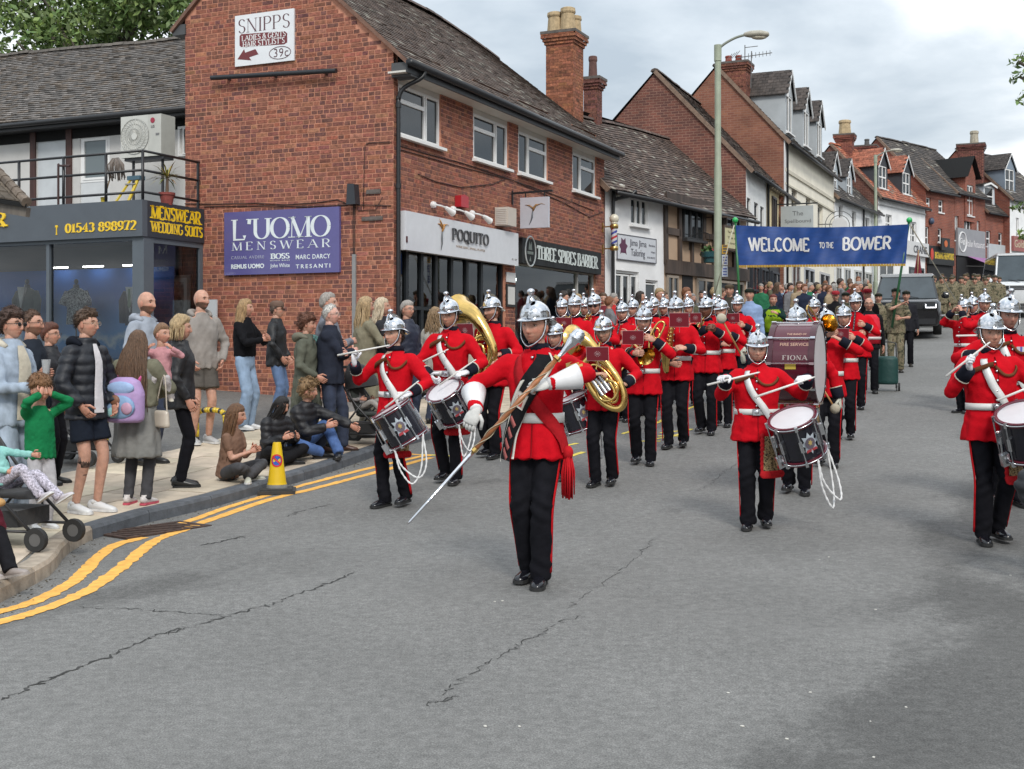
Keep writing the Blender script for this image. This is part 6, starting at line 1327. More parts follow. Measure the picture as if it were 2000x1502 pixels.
class Fig:
 """one person: joints from a pose, a continuous body mesh, clothes and hair as parts. Built for 1.75 m facing -Y, then scaled."""
 def __init__(s,label,pos,face=0.,H=1.75,bulk=1.,pose=None,skin=(.56,.33,.25),group=None,vox=.016,headsc=1.0,lo=False,name='person',cat='person'):
  p=dict(pose or{});ca,sa=math.cos(-face),math.sin(-face)
  for kk in list(p):
   if kk.endswith('w')and len(kk)==3:
    q=np.array(p[kk],float);q=np.array([q[0]*ca-q[1]*sa,q[0]*sa+q[1]*ca,q[2]]);p[kk[:2]]=q/(H/1.75)if kk[1]=='h' else q
  s.p=p;s.bulk=bulk;s.vox=vox;s.skin=np.array(skin);s.lo=lo;s.headsc=headsc
  s.root=empty(name,pos,face);k=H/1.75;s.k=k;s.root.scale=(k,k,k);tag(s.root,label,cat,group);s.seed=random.randrange(9999)
  s.pel=np.array(p.get('pelvis',(0,0,.93)),float);s.Rt=rotm(*p.get('torso',(0.,0.,0.)));s.Rp=rotm(p.get('tilt',0.),0,0)
  s.Rh=s.Rt@rotm(*p.get('head',(0.,0.,0.)))if not p.get('head_abs')else rotm(*p.get('head',(0,0,0)))
  s.hc=s.T((0,.012,1.49))+s.Rh@np.array([0,-.024,.128*headsc])
  s.sh,s.el,s.wr,s.hip,s.kn,s.an={},{},{},{},{},{}
  for sd_,n in((1,'l'),(-1,'r')):
   s.sh[sd_]=s.T((sd_*.166*(.75+.25*bulk),.008,1.378));w=np.array(p.get(n+'h',(sd_*.255*(.6+.4*bulk),-.03,.845)),float);h=p.get(n+'e',(sd_*.45,.75,-.5))
   s.el[sd_],s.wr[sd_]=ik(s.sh[sd_],w,.285,.25,h);s.hip[sd_]=s.pel+s.Rp@np.array([sd_*.080,0,-.03]);f=np.array(p.get(n+'f',(sd_*.095,.0,.085)),float)
   s.kn[sd_],s.an[sd_]=ik(s.hip[sd_],f,.42,.415,p.get(n+'k',(sd_*.08,-1,0)))
 def T(s,q):return s.pel+s.Rt@(np.array(q,float)-np.array([0,0,.93]))
 def put(s,name,mb_or,M,col=None,par=None,smooth=True):
  if isinstance(mb_or,MB):v,f=mb_or.v,mb_or.f
  else:v,f=mb_or
  me=bpy.data.meshes.new(name);me.from_pydata([tuple(q)for q in v],[],f);me.materials.append(M)
  if smooth:me.polygons.foreach_set('use_smooth',np.ones(len(me.polygons),bool))
  return link(name,me,par or s.root,col)
 def rings(s,prof,grow=0.):
  return[s.T((0,(q[3]if len(q)>3 else 0),q[0]))for q in prof],[((q[1]+grow)*(.5+.5*s.bulk if q[0]>1.36 else s.bulk),(q[2]+grow)*s.bulk)for q in prof]
 def torso_tube(s,prof,n=22):
  P,R=s.rings(prof);Q=[];RR=[]
  return tube_oriented(P,R,s.Rt,n)
 def on_torso(s,ang,z,off=0.):
  """point on the garment: ang 0 = front, + towards the person's left"""
  pr=s.prof;zs=[q[0]for q in pr];rx=np.interp(z,zs,[q[1]for q in pr])*(.5+.5*s.bulk if z>1.36 else s.bulk);ry=np.interp(z,zs,[q[2]for q in pr])*s.bulk;yo=np.interp(z,zs,[(q[3]if len(q)>3 else 0)for q in pr])
  return s.T(((rx+off)*math.sin(ang),-(ry+off)*math.cos(ang)+yo,z))
 def arm_tube(s,sd_,r,end=1.,ext=0.,n=12):
  a,b,c=s.sh[sd_],s.el[sd_],s.wr[sd_];inn=s.T((sd_*.08,.01,1.375));B=.65+.35*s.bulk
  pts=[inn,a,a+(b-a)*.33,a+(b-a)*.66,b,b+(c-b)*.33,b+(c-b)*.66,c+unit(c-b)*ext];rr=np.array([r[0]*.8,r[0],r[0]*.8+r[1]*.2,r[1]*1.02,r[1],r[1]*.55+r[2]*.45,r[2]*1.06,r[2]])*B
  if end<1:k=max(3,int(round(2+end*5)));pts,rr=pts[:k],rr[:k]
  return tube(smooth_path(pts,2),np.interp(np.linspace(0,len(pts)-1,(len(pts)-1)*2+1),range(len(pts)),rr),n)
 def leg_tube(s,sd_,r,end=1.,n=14,drop=0.):
  a,b,c=s.hip[sd_],s.kn[sd_],s.an[sd_];top=a+np.array([0,0,.05]);pts=[top,a,a+(b-a)*.35,a+(b-a)*.7,b,b+(c-b)*.3,b+(c-b)*.65,c+unit(c-b)*drop];B=.5+.5*s.bulk
  rr=np.array([r[0]*.95,r[0],r[0]*.92,r[0]*.4+r[1]*.6,r[1],r[1]*1.0,r[1]*.45+r[2]*.55,r[2]])*B
  if end<1:k=max(4,int(round(1+end*7)));pts,rr=pts[:k],rr[:k]
  return tube(smooth_path(pts,2),np.interp(np.linspace(0,len(pts)-1,(len(pts)-1)*2+1),range(len(pts)),rr),n)
 def body(s,sex='m',bare_arm=False,bare_leg=False,hands=('l','r'),hair=None,**kw):
  """head, neck, limbs and hands in one mesh with skin colours"""
  mb=MB();G=head_mesh(mb,s.skin,sex,lo=s.lo,**kw);H4=np.eye(4);H4[:3,:3]=s.Rh*s.headsc;H4[:3,3]=s.hc;mb.xform(H4);s.G=G;s.H4=H4
  parts=[s.torso_tube([(q[0],q[1]*.86,q[2]*.86)for q in TORSO],14)]
  for sd_ in(1,-1):parts+=[s.arm_tube(sd_,(.05,.040,.029),n=10),s.leg_tube(sd_,(.072,.052,.036),n=10)]
  v,f=level(parts,.014 if(bare_arm or bare_leg)and not s.lo else.024,2);k=len(mb.v);mb.add(v,f);mb.vc+=[s.skin]*(len(mb.v)-k)
  for n in hands:
   sd_=1 if n=='l' else-1;k=len(mb.v);d=s.p.get(n+'d',s.wr[sd_]-s.el[sd_]);pn=s.p.get(n+'n',(-sd_,0,0));hand_geo(mb,s.wr[sd_],d,pn,sd_,s.p.get(n+'c',.35));mb.vc+=[s.skin*np.array([1.02,.92,.9])]*(len(mb.v)-k)
  me=bpy.data.meshes.new('body');me.from_pydata(mb.v,[],mb.f);me.materials.append(M_skin);at=me.color_attributes.new('Col','FLOAT_COLOR','POINT');c=np.ones((len(mb.v),4),np.float32);c[:,:3]=np.array(mb.vc);at.data.foreach_set('color',c.ravel());me.polygons.foreach_set('use_smooth',np.ones(len(me.polygons),bool));link('body',me,s.root);return s
 def gloves(s,col=(.75,.75,.78),hands=('l','r')):
  for n in hands:
   sd_=1 if n=='l' else-1;mb=MB();hand_geo(mb,s.wr[sd_],s.p.get(n+'d',s.wr[sd_]-s.el[sd_]),s.p.get(n+'n',(-sd_,0,0)),sd_,s.p.get(n+'c',.9),1.05,1.15);s.put('glove',mb,M_wool,col)
 def top(s,prof,arm=(.072,.056,.046),col=(.1,.1,.1),M=None,sleeve=1.,name='jacket',fold=.005,quilt=0.,it=3,freq=28.,vox=None):
  s.prof=prof;parts=[s.torso_tube(prof)]+[s.arm_tube(sd_,arm,sleeve,.0 if sleeve==1 else 0)for sd_ in(1,-1)]
  fo=folds(fold,s.seed,freq)
  def disp(P):
   a=fo(P)
   for sd_ in(1,-1):
    e_=s.el[sd_];u_=unit(s.wr[sd_]-s.sh[sd_]);q_=P-e_;a=a+min(fold,.008)*1.0*np.sin((q_@u_)*75+14*q_[:,1])*np.exp(-np.sum(q_**2,1)/.0075)
   L_=(P-s.pel)@s.Rt;a=a+fold*.9*np.sin(np.arctan2(L_[:,0],-L_[:,1])*11+s.seed)*np.clip((.10-L_[:,2])/.15,0,1)*(np.abs(L_[:,0])<.26)
   if quilt:a=a*.45+quilt*(np.abs(np.sin((P[:,2]+.008*np.sin(P[:,0]*21+P[:,1]*17))*math.pi/.085))-.6)*1.15
   return a
  s.top_o=s.put(name,level(parts,vox or s.vox,it,disp),M or M_wool,col);return s.top_o
 def legs(s,r=(.098,.078,.074),col=(.02,.02,.025),M=None,end=1.,name='trousers',fold=.006,drop=.035,pz=(.80,1.04)):
  B=s.bulk;pel=tube_oriented([s.pel+s.Rp@np.array([0,0,z-.93])for z in(pz[0],.86,.95,pz[1])],[(.12*B,.092*B),(.158*B,.12*B),(.162*B,.118*B),(.142*B,.105*B)],s.Rp,20);parts=[pel]+[s.leg_tube(sd_,r,end,drop=drop)for sd_ in(1,-1)]
  return s.put(name,level(parts,s.vox,3,s.knee_folds(fold)),M or M_wool,col)
 def knee_folds(s,fold):
  fo=folds(fold,s.seed+3,22,(1,1,.7))
  def f(P):
   a=fo(P)
   for sd_ in(1,-1):
    for c_,k_ in((s.kn[sd_],.010),(s.an[sd_]+[0,0,.05],.006),(s.hip[sd_],.008)):q_=P-c_;a=a+fold*.8*np.sin(q_[:,2]*70+q_[:,0]*40*sd_+s.seed)*np.exp(-np.sum(q_**2,1)/k_)
   return a
  return f
 def shoes(s,col=(.012,.012,.013),M=None,sole=(.02,.02,.02),L=.275,name='shoe',boot=0.,fd=None):
  for sd_,n in((1,'l'),(-1,'r')):
   d=np.array(s.p.get(n+'fd',(sd_*.12,-1,0)),float);d=unit(d);a=s.an[sd_];up=unit(np.array([0,0,1.])-d*d[2]);mb=MB();base=a-up*.085+d*0
   st=[(-.075,.022,.028,.030),(-.062,.032,.046,.045),(-.02,.035,.048,.050),(.035,.038,.040,.040),(.085,.045,.032,.032),(.135,.044,.026,.026),(.172,.034,.020,.021),(.190,.014,.012,.014)];k=L/.275
   mb.tube([base+d*q[0]*k+up*q[3]*1.05 for q in st],[(q[1],q[2])for q in st],12,ref=np.cross(d,up))
   mb.tube([base+up*.06-d*.02,base+up*(.10+boot)-d*.02],[(.034,.042),(.036,.044)],10,ref=np.cross(d,up));o=s.put(name,mb,M or M_leather,col)
   mb=MB();so=[(-.08,.026),(-.06,.036),(0,.036),(.05,.040),(.1,.048),(.15,.046),(.185,.034),(.198,.012)];lft=np.cross(d,up);V=[]
   for q,w_ in so:
    for sg_ in(-1,1):V+=[base+d*q*k+lft*w_*sg_,base+d*q*k+lft*w_*sg_+up*.02]
   fc=[]
   for i in range(len(so)-1):j=i*4;fc+=[(j+1,j+5,j+7,j+3),(j,j+2,j+6,j+4),(j,j+4,j+5,j+1),(j+2,j+3,j+7,j+6)]
   mb.add(V,fc+[(0,1,3,2),(len(V)-4,len(V)-2,len(V)-1,len(V)-3)]);s.put('sole',mb,M_rubber,sole,o,False)
 def hair(s,style='short',col=(.05,.03,.02),**kw):
  mb=MB();st=dict(thick=.013,line=.058,seed=s.seed,back=-.055,side=-.005);ln=kw.pop('length',.35);n=kw.pop('n',90);sk={k:kw.pop(k)for k in('wave','spread','r0','front','y_off')if k in kw};st.update(kw)
  mb.add(*hair_cap(s.G,style,**st))
  if style in('short','tail')and not s.lo:
   r=np.random.default_rng(s.seed);P=np.array(mb.v);ok=sorted({i for f_ in mb.f for i in f_})
   for i in range(420):
    p=P[ok[r.integers(len(ok))]];nn=unit(p*[1,.8,.7]);d=unit(np.array([p[0]*3,.35+p[1]*2,-.55+p[2]*2])+nn*.15+r.normal(0,.3,3));L_=.006+st['thick']*r.uniform(.3,.9);a_=unit(np.cross(d,nn));w_=.0045
    mb.add([p-a_*w_-nn*.003,p+a_*w_-nn*.003,p+nn*.005,p+d*L_*1.6+nn*.003],[(0,2,3),(2,1,3),(1,0,3)])
  if style=='long':strands(mb,n,ln,s.seed,**sk)
  if style=='curly':
   r=np.random.default_rng(s.seed);P=np.array(mb.v);P=P[P[:,2]>st['line']-.12]if len(P)else P
   for i in range(240):
    p=P[r.integers(len(P))];
    if p[1]<-.06 and p[2]<.05:continue
    a=unit(r.normal(0,1,3));b=unit(np.cross(a,r.normal(0,1,3)));rr=r.uniform(.008,.016);c=p+unit(p)*r.uniform(.0,.022)
    mb.tube([c+rr*(math.cos(t)*a+math.sin(t)*b)+unit(p)*t*.002 for t in np.linspace(0,6.5,9)],r.uniform(.003,.005),4)
  if style=='tail':
   mb.tube(smooth_path([(0,.10,.05),(0,.15,.02),(.01,.16,-.1),(0,.14,-.25)],4),.03*np.linspace(1,.35,13),10)
  mb.xform(s.H4);return s.put('hair',mb,M_hair,col)
 def head_part(s,name,mb,M,col=None,smooth=True,par=None):mb.xform(s.H4);return s.put(name,mb,M,col,par,smooth)
 def glasses(s,col=(.02,.02,.02),shades=False):
  mb=MB()
  for sg_ in(-1,1):
   if shades:mb.ball((sg_*.033,-.099,.004),(.024,.004,.017),10,6)
   else:mb.tube([(sg_*.033+.021*math.cos(t),-.101+.004*abs(math.cos(t)),.004+.016*math.sin(t))for t in np.linspace(0,2*math.pi,14,False)],.0022,4,closed=True)
   mb.tube([(sg_*.054,-.097,.010),(sg_*.078,-.04,.010),(sg_*.080,.01,.006)],.002,4)
  mb.tube([(-.012,-.103,.006),(.012,-.103,.006)],.002,4);s.head_part('glasses',mb,M_plastic,col)
 def ribbon(s,name,path,w,M,col,off=.008,n=6,th=.004):
  """strap lying on the garment along (angle, height) points"""
  A=smooth_path(np.array(path,float),n);P=np.array([s.on_torso(a,z,off)for a,z in A]);Nn=np.array([s.on_torso(a,z,off+.02)for a,z in A])-P;Nn=unit_rows(Nn);t=unit_rows(np.gradient(P,axis=0));sd_=np.cross(t,Nn);mb=MB();V=[]
  for p,q,m_ in zip(P,sd_,Nn):V+=[p-q*w/2,p+q*w/2,p+q*w/2+m_*th,p-q*w/2+m_*th]
  k=len(P);mb.add(V,[(i*4+a,i*4+b,(i+1)*4+b,(i+1)*4+a)for i in range(k-1)for a,b in((0,1),(1,2),(2,3),(3,0))]+[(0,1,2,3),(4*k-4,4*k-1,4*k-2,4*k-3)]);return s.put(name,mb,M,col)
 def band(s,name,z,h,M,col,off=.008):
  path=[(a,z)for a in np.linspace(-math.pi,math.pi,28)];return s.ribbon(name,path,h,M,col,off,1)
 def panel(s,name,a0,a1,z0,z1,M,col,off=.006,taper=None):
  V=[];nz,na=8,7
  for j in range(nz+1):
   z=z0+(z1-z0)*j/nz;f=taper(j/nz)if taper else 1.
   for i in range(na+1):V.append(s.on_torso((a0+(a1-a0)*i/na)*f,z,off))
  mb=MB();mb.add(V,[(j*(na+1)+i,j*(na+1)+i+1,(j+1)*(na+1)+i+1,(j+1)*(na+1)+i)for j in range(nz)for i in range(na)]);return s.put(name,mb,M,col)
 def W(s,q):
  """person space -> world"""
  a=s.root.rotation_euler[2];q=np.array(q,float)*s.k;c,d=math.cos(a),math.sin(a);return np.array([q[0]*c-q[1]*d,q[0]*d+q[1]*c,q[2]])+np.array(s.root.location)
def tube_oriented(P,R,Rt,n=20):
 """stack of rings kept square to the torso"""
 V=[];ang=np.arange(n)*2*math.pi/n;e=.9
 for p,(rx,ry)in zip(P,R):
  c,d=np.cos(ang),np.sin(ang);V.append(p+(np.outer(np.sign(c)*np.abs(c)**e*rx,Rt[:,0])+np.outer(np.sign(d)*np.abs(d)**e*ry,Rt[:,1])))
 V=np.concatenate(V);N=len(P);Fc=[(j*n+i,j*n+(i+1)%n,(j+1)*n+(i+1)%n,(j+1)*n+i)for j in range(N-1)for i in range(n)]
 return V,Fc+[tuple(range(n-1,-1,-1)),tuple(range((N-1)*n,N*n))]
# ================================================================== THE BAND
RED=(.52,.004,.012);BLACK=(.008,.008,.011);NVY=(.012,.013,.022);SKINS=[(.56,.33,.245),(.50,.29,.21),(.58,.36,.27),(.46,.25,.18)]
def arc_dome(t):return np.interp(t,[0,.2,.42,.64,.8,.92,1.],[1,1.0,.94,.80,.58,.32,0.])
def helmet(f,lo=False):
 n=24 if lo else 40;ang=np.arange(n)*2*math.pi/n;V=[];fr=-np.cos(ang)
 prof=[]
 for q in(1.,.55,.12,0.):
  out=np.where(fr>0,.040*fr**1.6,.066*np.abs(fr)**1.4)+.008;dz=np.where(fr>0,-.022*fr**1.5,-.066*np.abs(fr)**1.3)
  prof.append((.108+out*q,.126+out*q,.050+dz*q**1.3+(.004 if q<1 else 0)))
 for t in np.linspace(.02,1,11):prof.append((.108*arc_dome(t)*np.ones(n),.126*arc_dome(t)*np.ones(n),.054+.155*t*np.ones(n)))
 for rx,ry,z in prof:V+=[(rx[i]*math.sin(ang[i]),ry[i]*math.cos(ang[i])+.006,z[i]+.008*math.cos(ang[i])*0)for i in range(n)]
 mb=MB();K=len(prof);mb.add(V,[(j*n+i,j*n+(i+1)%n,(j+1)*n+(i+1)%n,(j+1)*n+i)for j in range(K-1)for i in range(n)])
 mb.add([(p[0]*.97,p[1]*.97,p[2]-.003)for p in V[:n]]+[(x*.9,y*.9,.045)for x,y,z in V[3*n:4*n]],[(i,n+i,n+(i+1)%n,(i+1)%n)for i in range(n)])
 def SZ(m_):m_.v=[(a*.87,b_*.86,.048+(c-.048)*.74)for a,b_,c in m_.v];return m_
 h=f.head_part('helmet',SZ(mb),M_chrome)
 mb=MB();up=[(-.112,.135),(-.108,.18),(-.092,.228),(-.06,.252),(-.01,.246),(.05,.222),(.10,.18),(.128,.13),(.135,.10)];lo_=[(.122,.10),(.09,.15),(.03,.19),(-.03,.19),(-.08,.16),(-.10,.13)]
 mb.prism([(a,b)for a,b in up+lo_],-.011,.011,'yz');f.head_part('crest',SZ(mb),M_chrome,par=h,smooth=False)
 mb=MB();mb.lathe([(.034,.195),(.022,.222),(.016,.25),(.024,.258),(.030,.275),(.026,.292),(.012,.302),(0,.304)],12,(0,-.055,0));f.head_part('finial',SZ(mb),M_chrome,par=h)
 if not lo:
  mb=MB();P=[]
  for k in range(16):a=2*math.pi*k/16;r=.050 if k%2==0 else.026;x,z=r*math.sin(a),.105+r*math.cos(a)*1.15;t=(z-.04)/.162;q=float(arc_dome(t));P.append((x,-(.126*q*math.sqrt(max(0,1-(x/(.108*q+1e-3))**2)))-.004,z))
  q=float(arc_dome(.4));P.append((0,-.126*q-.012,.105));mb.add(P,[(k,(k+1)%16,16)for k in range(16)]);mb.ball((0,-.126*q-.002,.105),(.018,.012,.02),8,6);f.head_part('badge',SZ(mb),M_steel,par=h,smooth=False)
 mb=MB();r=np.array([.0062,.0085]*13)
 pth=smooth_path([(.088,-.01,.045),(.084,-.028,-.03),(.062,-.055,-.085),(0,-.088,-.126),(-.062,-.055,-.085),(-.084,-.028,-.03),(-.088,-.01,.045)],4);mb.tube(pth,np.stack([r[:len(pth)]*1.1,r[:len(pth)]*.6],1),6);f.head_part('chin_chain',mb,M_steel,par=h)
 mb=MB();mb.tube(pth*[.965,.97,1.]+[0,.004,.0],[(.013,.003)]*len(pth),6);f.head_part('chin_strap',mb,M_rubber,(.015,.013,.012),par=h)
 return h
TUNIC=[(.79,.206,.162,.0),(.84,.197,.155,.0),(.91,.186,.146,0),(1.0,.168,.130,0),(1.06,.162,.126,0),(1.15,.170,.132,-.004),(1.28,.182,.138,-.006),(1.35,.176,.122,0),(1.40,.150,.098,.006),(1.44,.105,.08,.01),(1.47,.074,.070,.012),(1.50,.067,.066,.012)]
def stripe_leg(f,r,col=(.5,.01,.015)):
 for sd_ in(1,-1):
  a,b,c=f.hip[sd_],f.kn[sd_],f.an[sd_];B=.5+.5*f.bulk;o=np.array([sd_,0,0.])
  pts=[a+o*(r[0]*B+.0),a+(b-a)*.5+o*(r[0]*.66+r[1]*.34)*B,b+o*(r[1]*B+.001),b+(c-b)*.5+o*(r[1]*.5+r[2]*.5)*B,c+o*(r[2]*B+.001)]
  mb=MB();P=smooth_path(pts,4);mb.tube(P,[(.018,.006)]*len(P),6,ref=(0,1,0));f.put('trouser_stripe',mb,M_wool,col)
def bandsman(label,x,yf,yt,face=-.36,pose=None,sex='m',bulk=1.,lo=False,vox=.015,gloves=True,strap=True,cord=True,skin=None,group='red coated bandsmen',hairc=(.03,.02,.015),belt=True,glasses=None,walk=0.,H=None,Y=None,beard=0.,apron=False,buttons=True,ground=None,chev=False,**kw):
 g=ground or ray_ground(x,yf);kw.setdefault('broad',random.uniform(.95,1.07));bulk=random.uniform(.95,1.12)if bulk==1.else bulk;hy_=random.uniform(-.22,.18)
 if Y:g=Vector(((x-CX)/F*Y,Y,float(road_z((x-CX)/F*Y,Y))))
 hh=H or float(np.clip((yf-yt)*g.y/F-.115,1.55,1.95));p={'lf':(.075,-.16*walk,.085+(.03 if walk<0 else 0)),'rf':(-.075,.16*walk,.085+(.03 if walk>0 else 0)),'head':(.06,hy_,0)};p.update(pose or{})
 f=Fig(label,tuple(g),face,hh,bulk,p,skin or SKINS[0],group,vox,lo=lo);f.body(sex,hands=()if gloves else('l','r'),hairc=hairc,beard=beard,**kw)
 f.top(TUNIC,(.071,.056,.046),RED,M_wool,name='tunic',fold=.007);r=(.087,.067,.064);f.legs(r,BLACK,drop=.045,fold=.010);stripe_leg(f,r);f.shoes(BLACK)
 f.hair('short',hairc,thick=.012,back=-.075 if sex=='m' else-.11,side=-.02);helmet(f,lo)
 mb=MB();v,fc=tube_oriented([f.T((0,.012,1.462)),f.T((0,.012,1.51))],[(.080,.076),(.071,.069)],f.Rt,18);mb.add(v,fc);f.put('collar',mb,M_wool,NVY)
 if gloves:f.gloves()
 for sd_ in(1,-1)if buttons is not None else():
  d=unit(f.wr[sd_]-f.el[sd_]);mb=MB();B=.65+.35*bulk;mb.tube([f.wr[sd_]-d*.105,f.wr[sd_]-d*.10,f.wr[sd_]-d*.01,f.wr[sd_]-d*.0],[.053*B,.058*B,.053*B,.047*B],12);o=f.put('cuff',mb,M_wool,NVY)
  mb=MB();mb.tube([f.wr[sd_]-d*.112,f.wr[sd_]-d*.103],[.060*B,.060*B],12);f.put('cuff_piping',mb,M_wool,(.55,.5,.42),o)
  f.ribbon('epaulette',[(sd_*1.35,1.445),(sd_*1.5,1.425),(sd_*1.57,1.395)],.055,M_wool,NVY,.010)
 if belt:
  f.band('belt',1.055,.052,M_plastic,(.68,.68,.66),.008);mb=MB();c=f.on_torso(0,1.055,.018);mb.obox(c,(.034,0,0),(0,.006,0),(0,0,.029));mb.ball(c+[0,-.008,0],(.02,.006,.02),8,6);f.put('buckle',mb,M_steel,smooth=False)
 if strap:f.ribbon('cross_strap',[(-.55,1.425),(-.42,1.36),(-.15,1.22),(.28,1.10),(.62,1.0),(.75,.95)],.062,M_plastic,(.68,.68,.67),.014)
 if cord:
  f.ribbon('dress_cord',[(-1.25,1.30),(-.75,1.34),(-.3,1.375),(-.1,1.385)],.036,M_wool,(.12,.045,.02),.02,th=.014);f.ribbon('dress_cord',[(-.05,1.37),(.25,1.305),(.65,1.305),(1.05,1.36),(1.4,1.40)],.022,M_wool,(.14,.05,.022),.012,th=.012)
 f.ribbon('front_edge',[(.06,1.44),(.06,1.25),(.06,1.0),(.06,.80)],.007,M_wool,(.22,.004,.008),.004,3,.003)
 if buttons:
  for z in(1.40,1.33,1.26,1.18,1.11):mb=MB();mb.ball(f.on_torso(0,z,.010),.0105,8,6);f.put('button',mb,M_steel)
 if apron:
  mb=MB();V=[];nn=9
  for j in range(7):
   for i in range(nn+1):a=.2+1.0*i/nn;z=.84-.055*j;V.append((.205*math.sin(a)+.02,-(.17+.012*j)*math.cos(a)-.02,z))
  mb.add(V,[(j*(nn+1)+i,j*(nn+1)+i+1,(j+1)*(nn+1)+i+1,(j+1)*(nn+1)+i)for j in range(6)for i in range(nn)]);o=f.put('apron',mb,M_leopard);mb=MB()
  for i in range(12):a=.2+1.0*i/11;mb.ball((.205*math.sin(a)+.02,-.245*math.cos(a)-.02,.505),(.035,.008,.035),8,4)
  for i in range(9):mb.ball((.205*math.sin(.2)+.01,-.19-.006*i,.84-.04*i),(.022,.008,.03),8,4)
  f.put('apron_trim',mb,M_wool,(.45,.015,.02),o)
 return f
# ---- drums
def make_drum():
 r=empty('snare_drum');R,hh=.19,.145
 mb=MB();mb.lathe([(R-.006,-hh),(R-.006,hh)],40);smart(mb.build('shell',M_gloss,r,(.012,.012,.02)))
 for z,nm in((hh,'hoop'),(-hh-.035,'hoop')):
  mb=MB();mb.lathe([(R-.01,z-.002),(R+.012,z),(R+.014,z+.034),(R+.002,z+.036),(R-.012,z+.030),(R-.01,z-.002)],40);o=smart(mb.build(nm,M_gloss,r,(.11,.012,.025)))
  mb=MB();mb.tube([((R+.0145)*math.cos(t),(R+.0145)*math.sin(t),z+.017)for t in np.linspace(0,2*math.pi,40,False)],.006,6,closed=True);mb.build('hoop_line',M_steel,o,smooth=True)
 for z,s_ in((hh+.022,1),(-hh-.022,-1)):mb=MB();mb.lathe([(0,z),(R-.008,z)],40);mb.build('drum_head',M_plastic,r,(.62,.60,.62))
 for k in range(8):
  a=2*math.pi*(k+.5)/8;mb=MB();c,s_=math.cos(a),math.sin(a);mb.tube([((R+.022)*c,(R+.022)*s_,-hh-.03),((R+.022)*c,(R+.022)*s_,hh+.03)],.006,6);mb.obox(((R+.008)*c,(R+.008)*s_,0),(.018*c,.018*s_,0),(-.014*s_,.014*c,0),(0,0,.05))
  for z in(hh+.02,-hh-.02):mb.obox(((R+.020)*c,(R+.020)*s_,z),(.012*c,.012*s_,0),(-.012*s_,.012*c,0),(0,0,.02))
  mb.build('tension_rod',M_steel,r,clean=False)
 a0=-math.pi/2;star=[];
 for k in range(16):t=2*math.pi*k/16;q=.098 if k%2==0 else.06;star.append((q*math.sin(t)*.8,q*math.cos(t)))
 def onsh(x,z,o):a=a0+x/R;return((R+o)*math.cos(a),(R+o)*math.sin(a),z)
 mb=MB();mb.add([onsh(x,z,.003)for x,z in star]+[onsh(0,0,.007)],[(k,(k+1)%16,16)for k in range(16)]);o=mb.build('crest',M_paint,r,(.42,.47,.52),clean=False)
 mb=MB();mb.add([onsh(.042*math.cos(t),.05*math.sin(t),.009)for t in np.linspace(0,2*math.pi,14,False)],[tuple(range(14))]);mb.build('crest_shield',M_paint,o,(.12,.10,.13),clean=False)
 mb=MB();mb.add([onsh(-.05,-.075,.010),onsh(.05,-.075,.010),onsh(.042,-.05,.010),onsh(-.042,-.05,.010)],[(0,1,2,3)]);mb.build('crest_scroll',M_paint,o,(.40,.05,.06),clean=False)
 mb=MB();mb.add([onsh(.022*math.sin(t)*(1 if k%2 else.5),.03*math.cos(t)*(1 if k%2 else.5)+.006,.0115)for k,t in enumerate(np.linspace(0,2*math.pi,12,False))],[tuple(range(12))]);mb.build('crest_star',M_paint,o,(.45,.33,.12),clean=False)
 mb=MB();mb.obox((-(R+.03),-.02,-hh+.01),(.03,0,0),(0,.02,0),(0,0,.05));mb.tube([(-(R+.05),-.02,-hh-.03),(-(R+.03),-.02,hh*.4)],.008,6);mb.build('snare_lever',M_steel,r,clean=False)
 return r
drum0=make_drum();drum_used=[]
def place_drum(pos,up,front,label,tilt=0.):
 o=drum0 if not drum_used else copy_tree(drum0);drum_used.append(o);up=unit(up);fr=np.array(front,float);fr=unit(fr-(fr@up)*up);y=-fr;x=np.cross(y,up);M=Matrix(((x[0],y[0],up[0]),(x[1],y[1],up[1]),(x[2],y[2],up[2])))
 o.rotation_mode='QUATERNION';o.rotation_quaternion=M.to_quaternion();o.location=tuple(pos);tag(o,label,'drum','snare drums carried by the drummers');return o,np.stack([x,y,up],1)
def drag_rope(pos,B,label,a=-.6,b=.9,drop=.36,sway=.0,braid=True):
 """white plaited drag ropes hanging in loops from the lower hoop"""
 o=empty('drum_rope',tuple(pos));tag(o,label,'rope','white drag ropes of the drums');R,hh=.20,.165
 A=B@np.array([R*math.sin(a),-R*math.cos(a),-hh]);C=B@np.array([R*math.sin(b),-R*math.cos(b),-hh])
 for k,(dd,sx)in enumerate(((drop,sway),(drop*.85,sway+.06))):
  P=[A,A*.85+C*.15+[sx*.3,-.01,-dd*.55],A*.55+C*.45+[sx,-.03,-dd],A*.2+C*.8+[sx*.8,-.02,-dd*.75],C]
  S=smooth_path(P,12);mb=MB();rr=.0085*(1+.28*np.sin(np.arange(len(S))*1.9));mb.tube(S,rr,6);mb.build('rope_loop',M_wool,o,(.72,.72,.72),smooth=True)
 return o
def stick(p,q,label,r=.0085,col=(.72,.70,.66),group='white drumsticks held by the drummers',name='drumstick',cat='drumstick'):
 p,q=np.array(p,float),np.array(q,float);o=empty(name,tuple(p));tag(o,label,cat,group);d=q-p;mb=MB();mb.tube([d*0,d*.7,d*.92,d*.95,d],[r*1.1,r,r*.7,r*.9,r*.5],8);mb.build('shaft',M_plastic,o,col,smooth=True);return o
def inst(f,name,label,cat):
 o=empty(name,f.root.location,f.root.rotation_euler[2]);o.scale=f.root.scale;tag(o,label,cat);return o
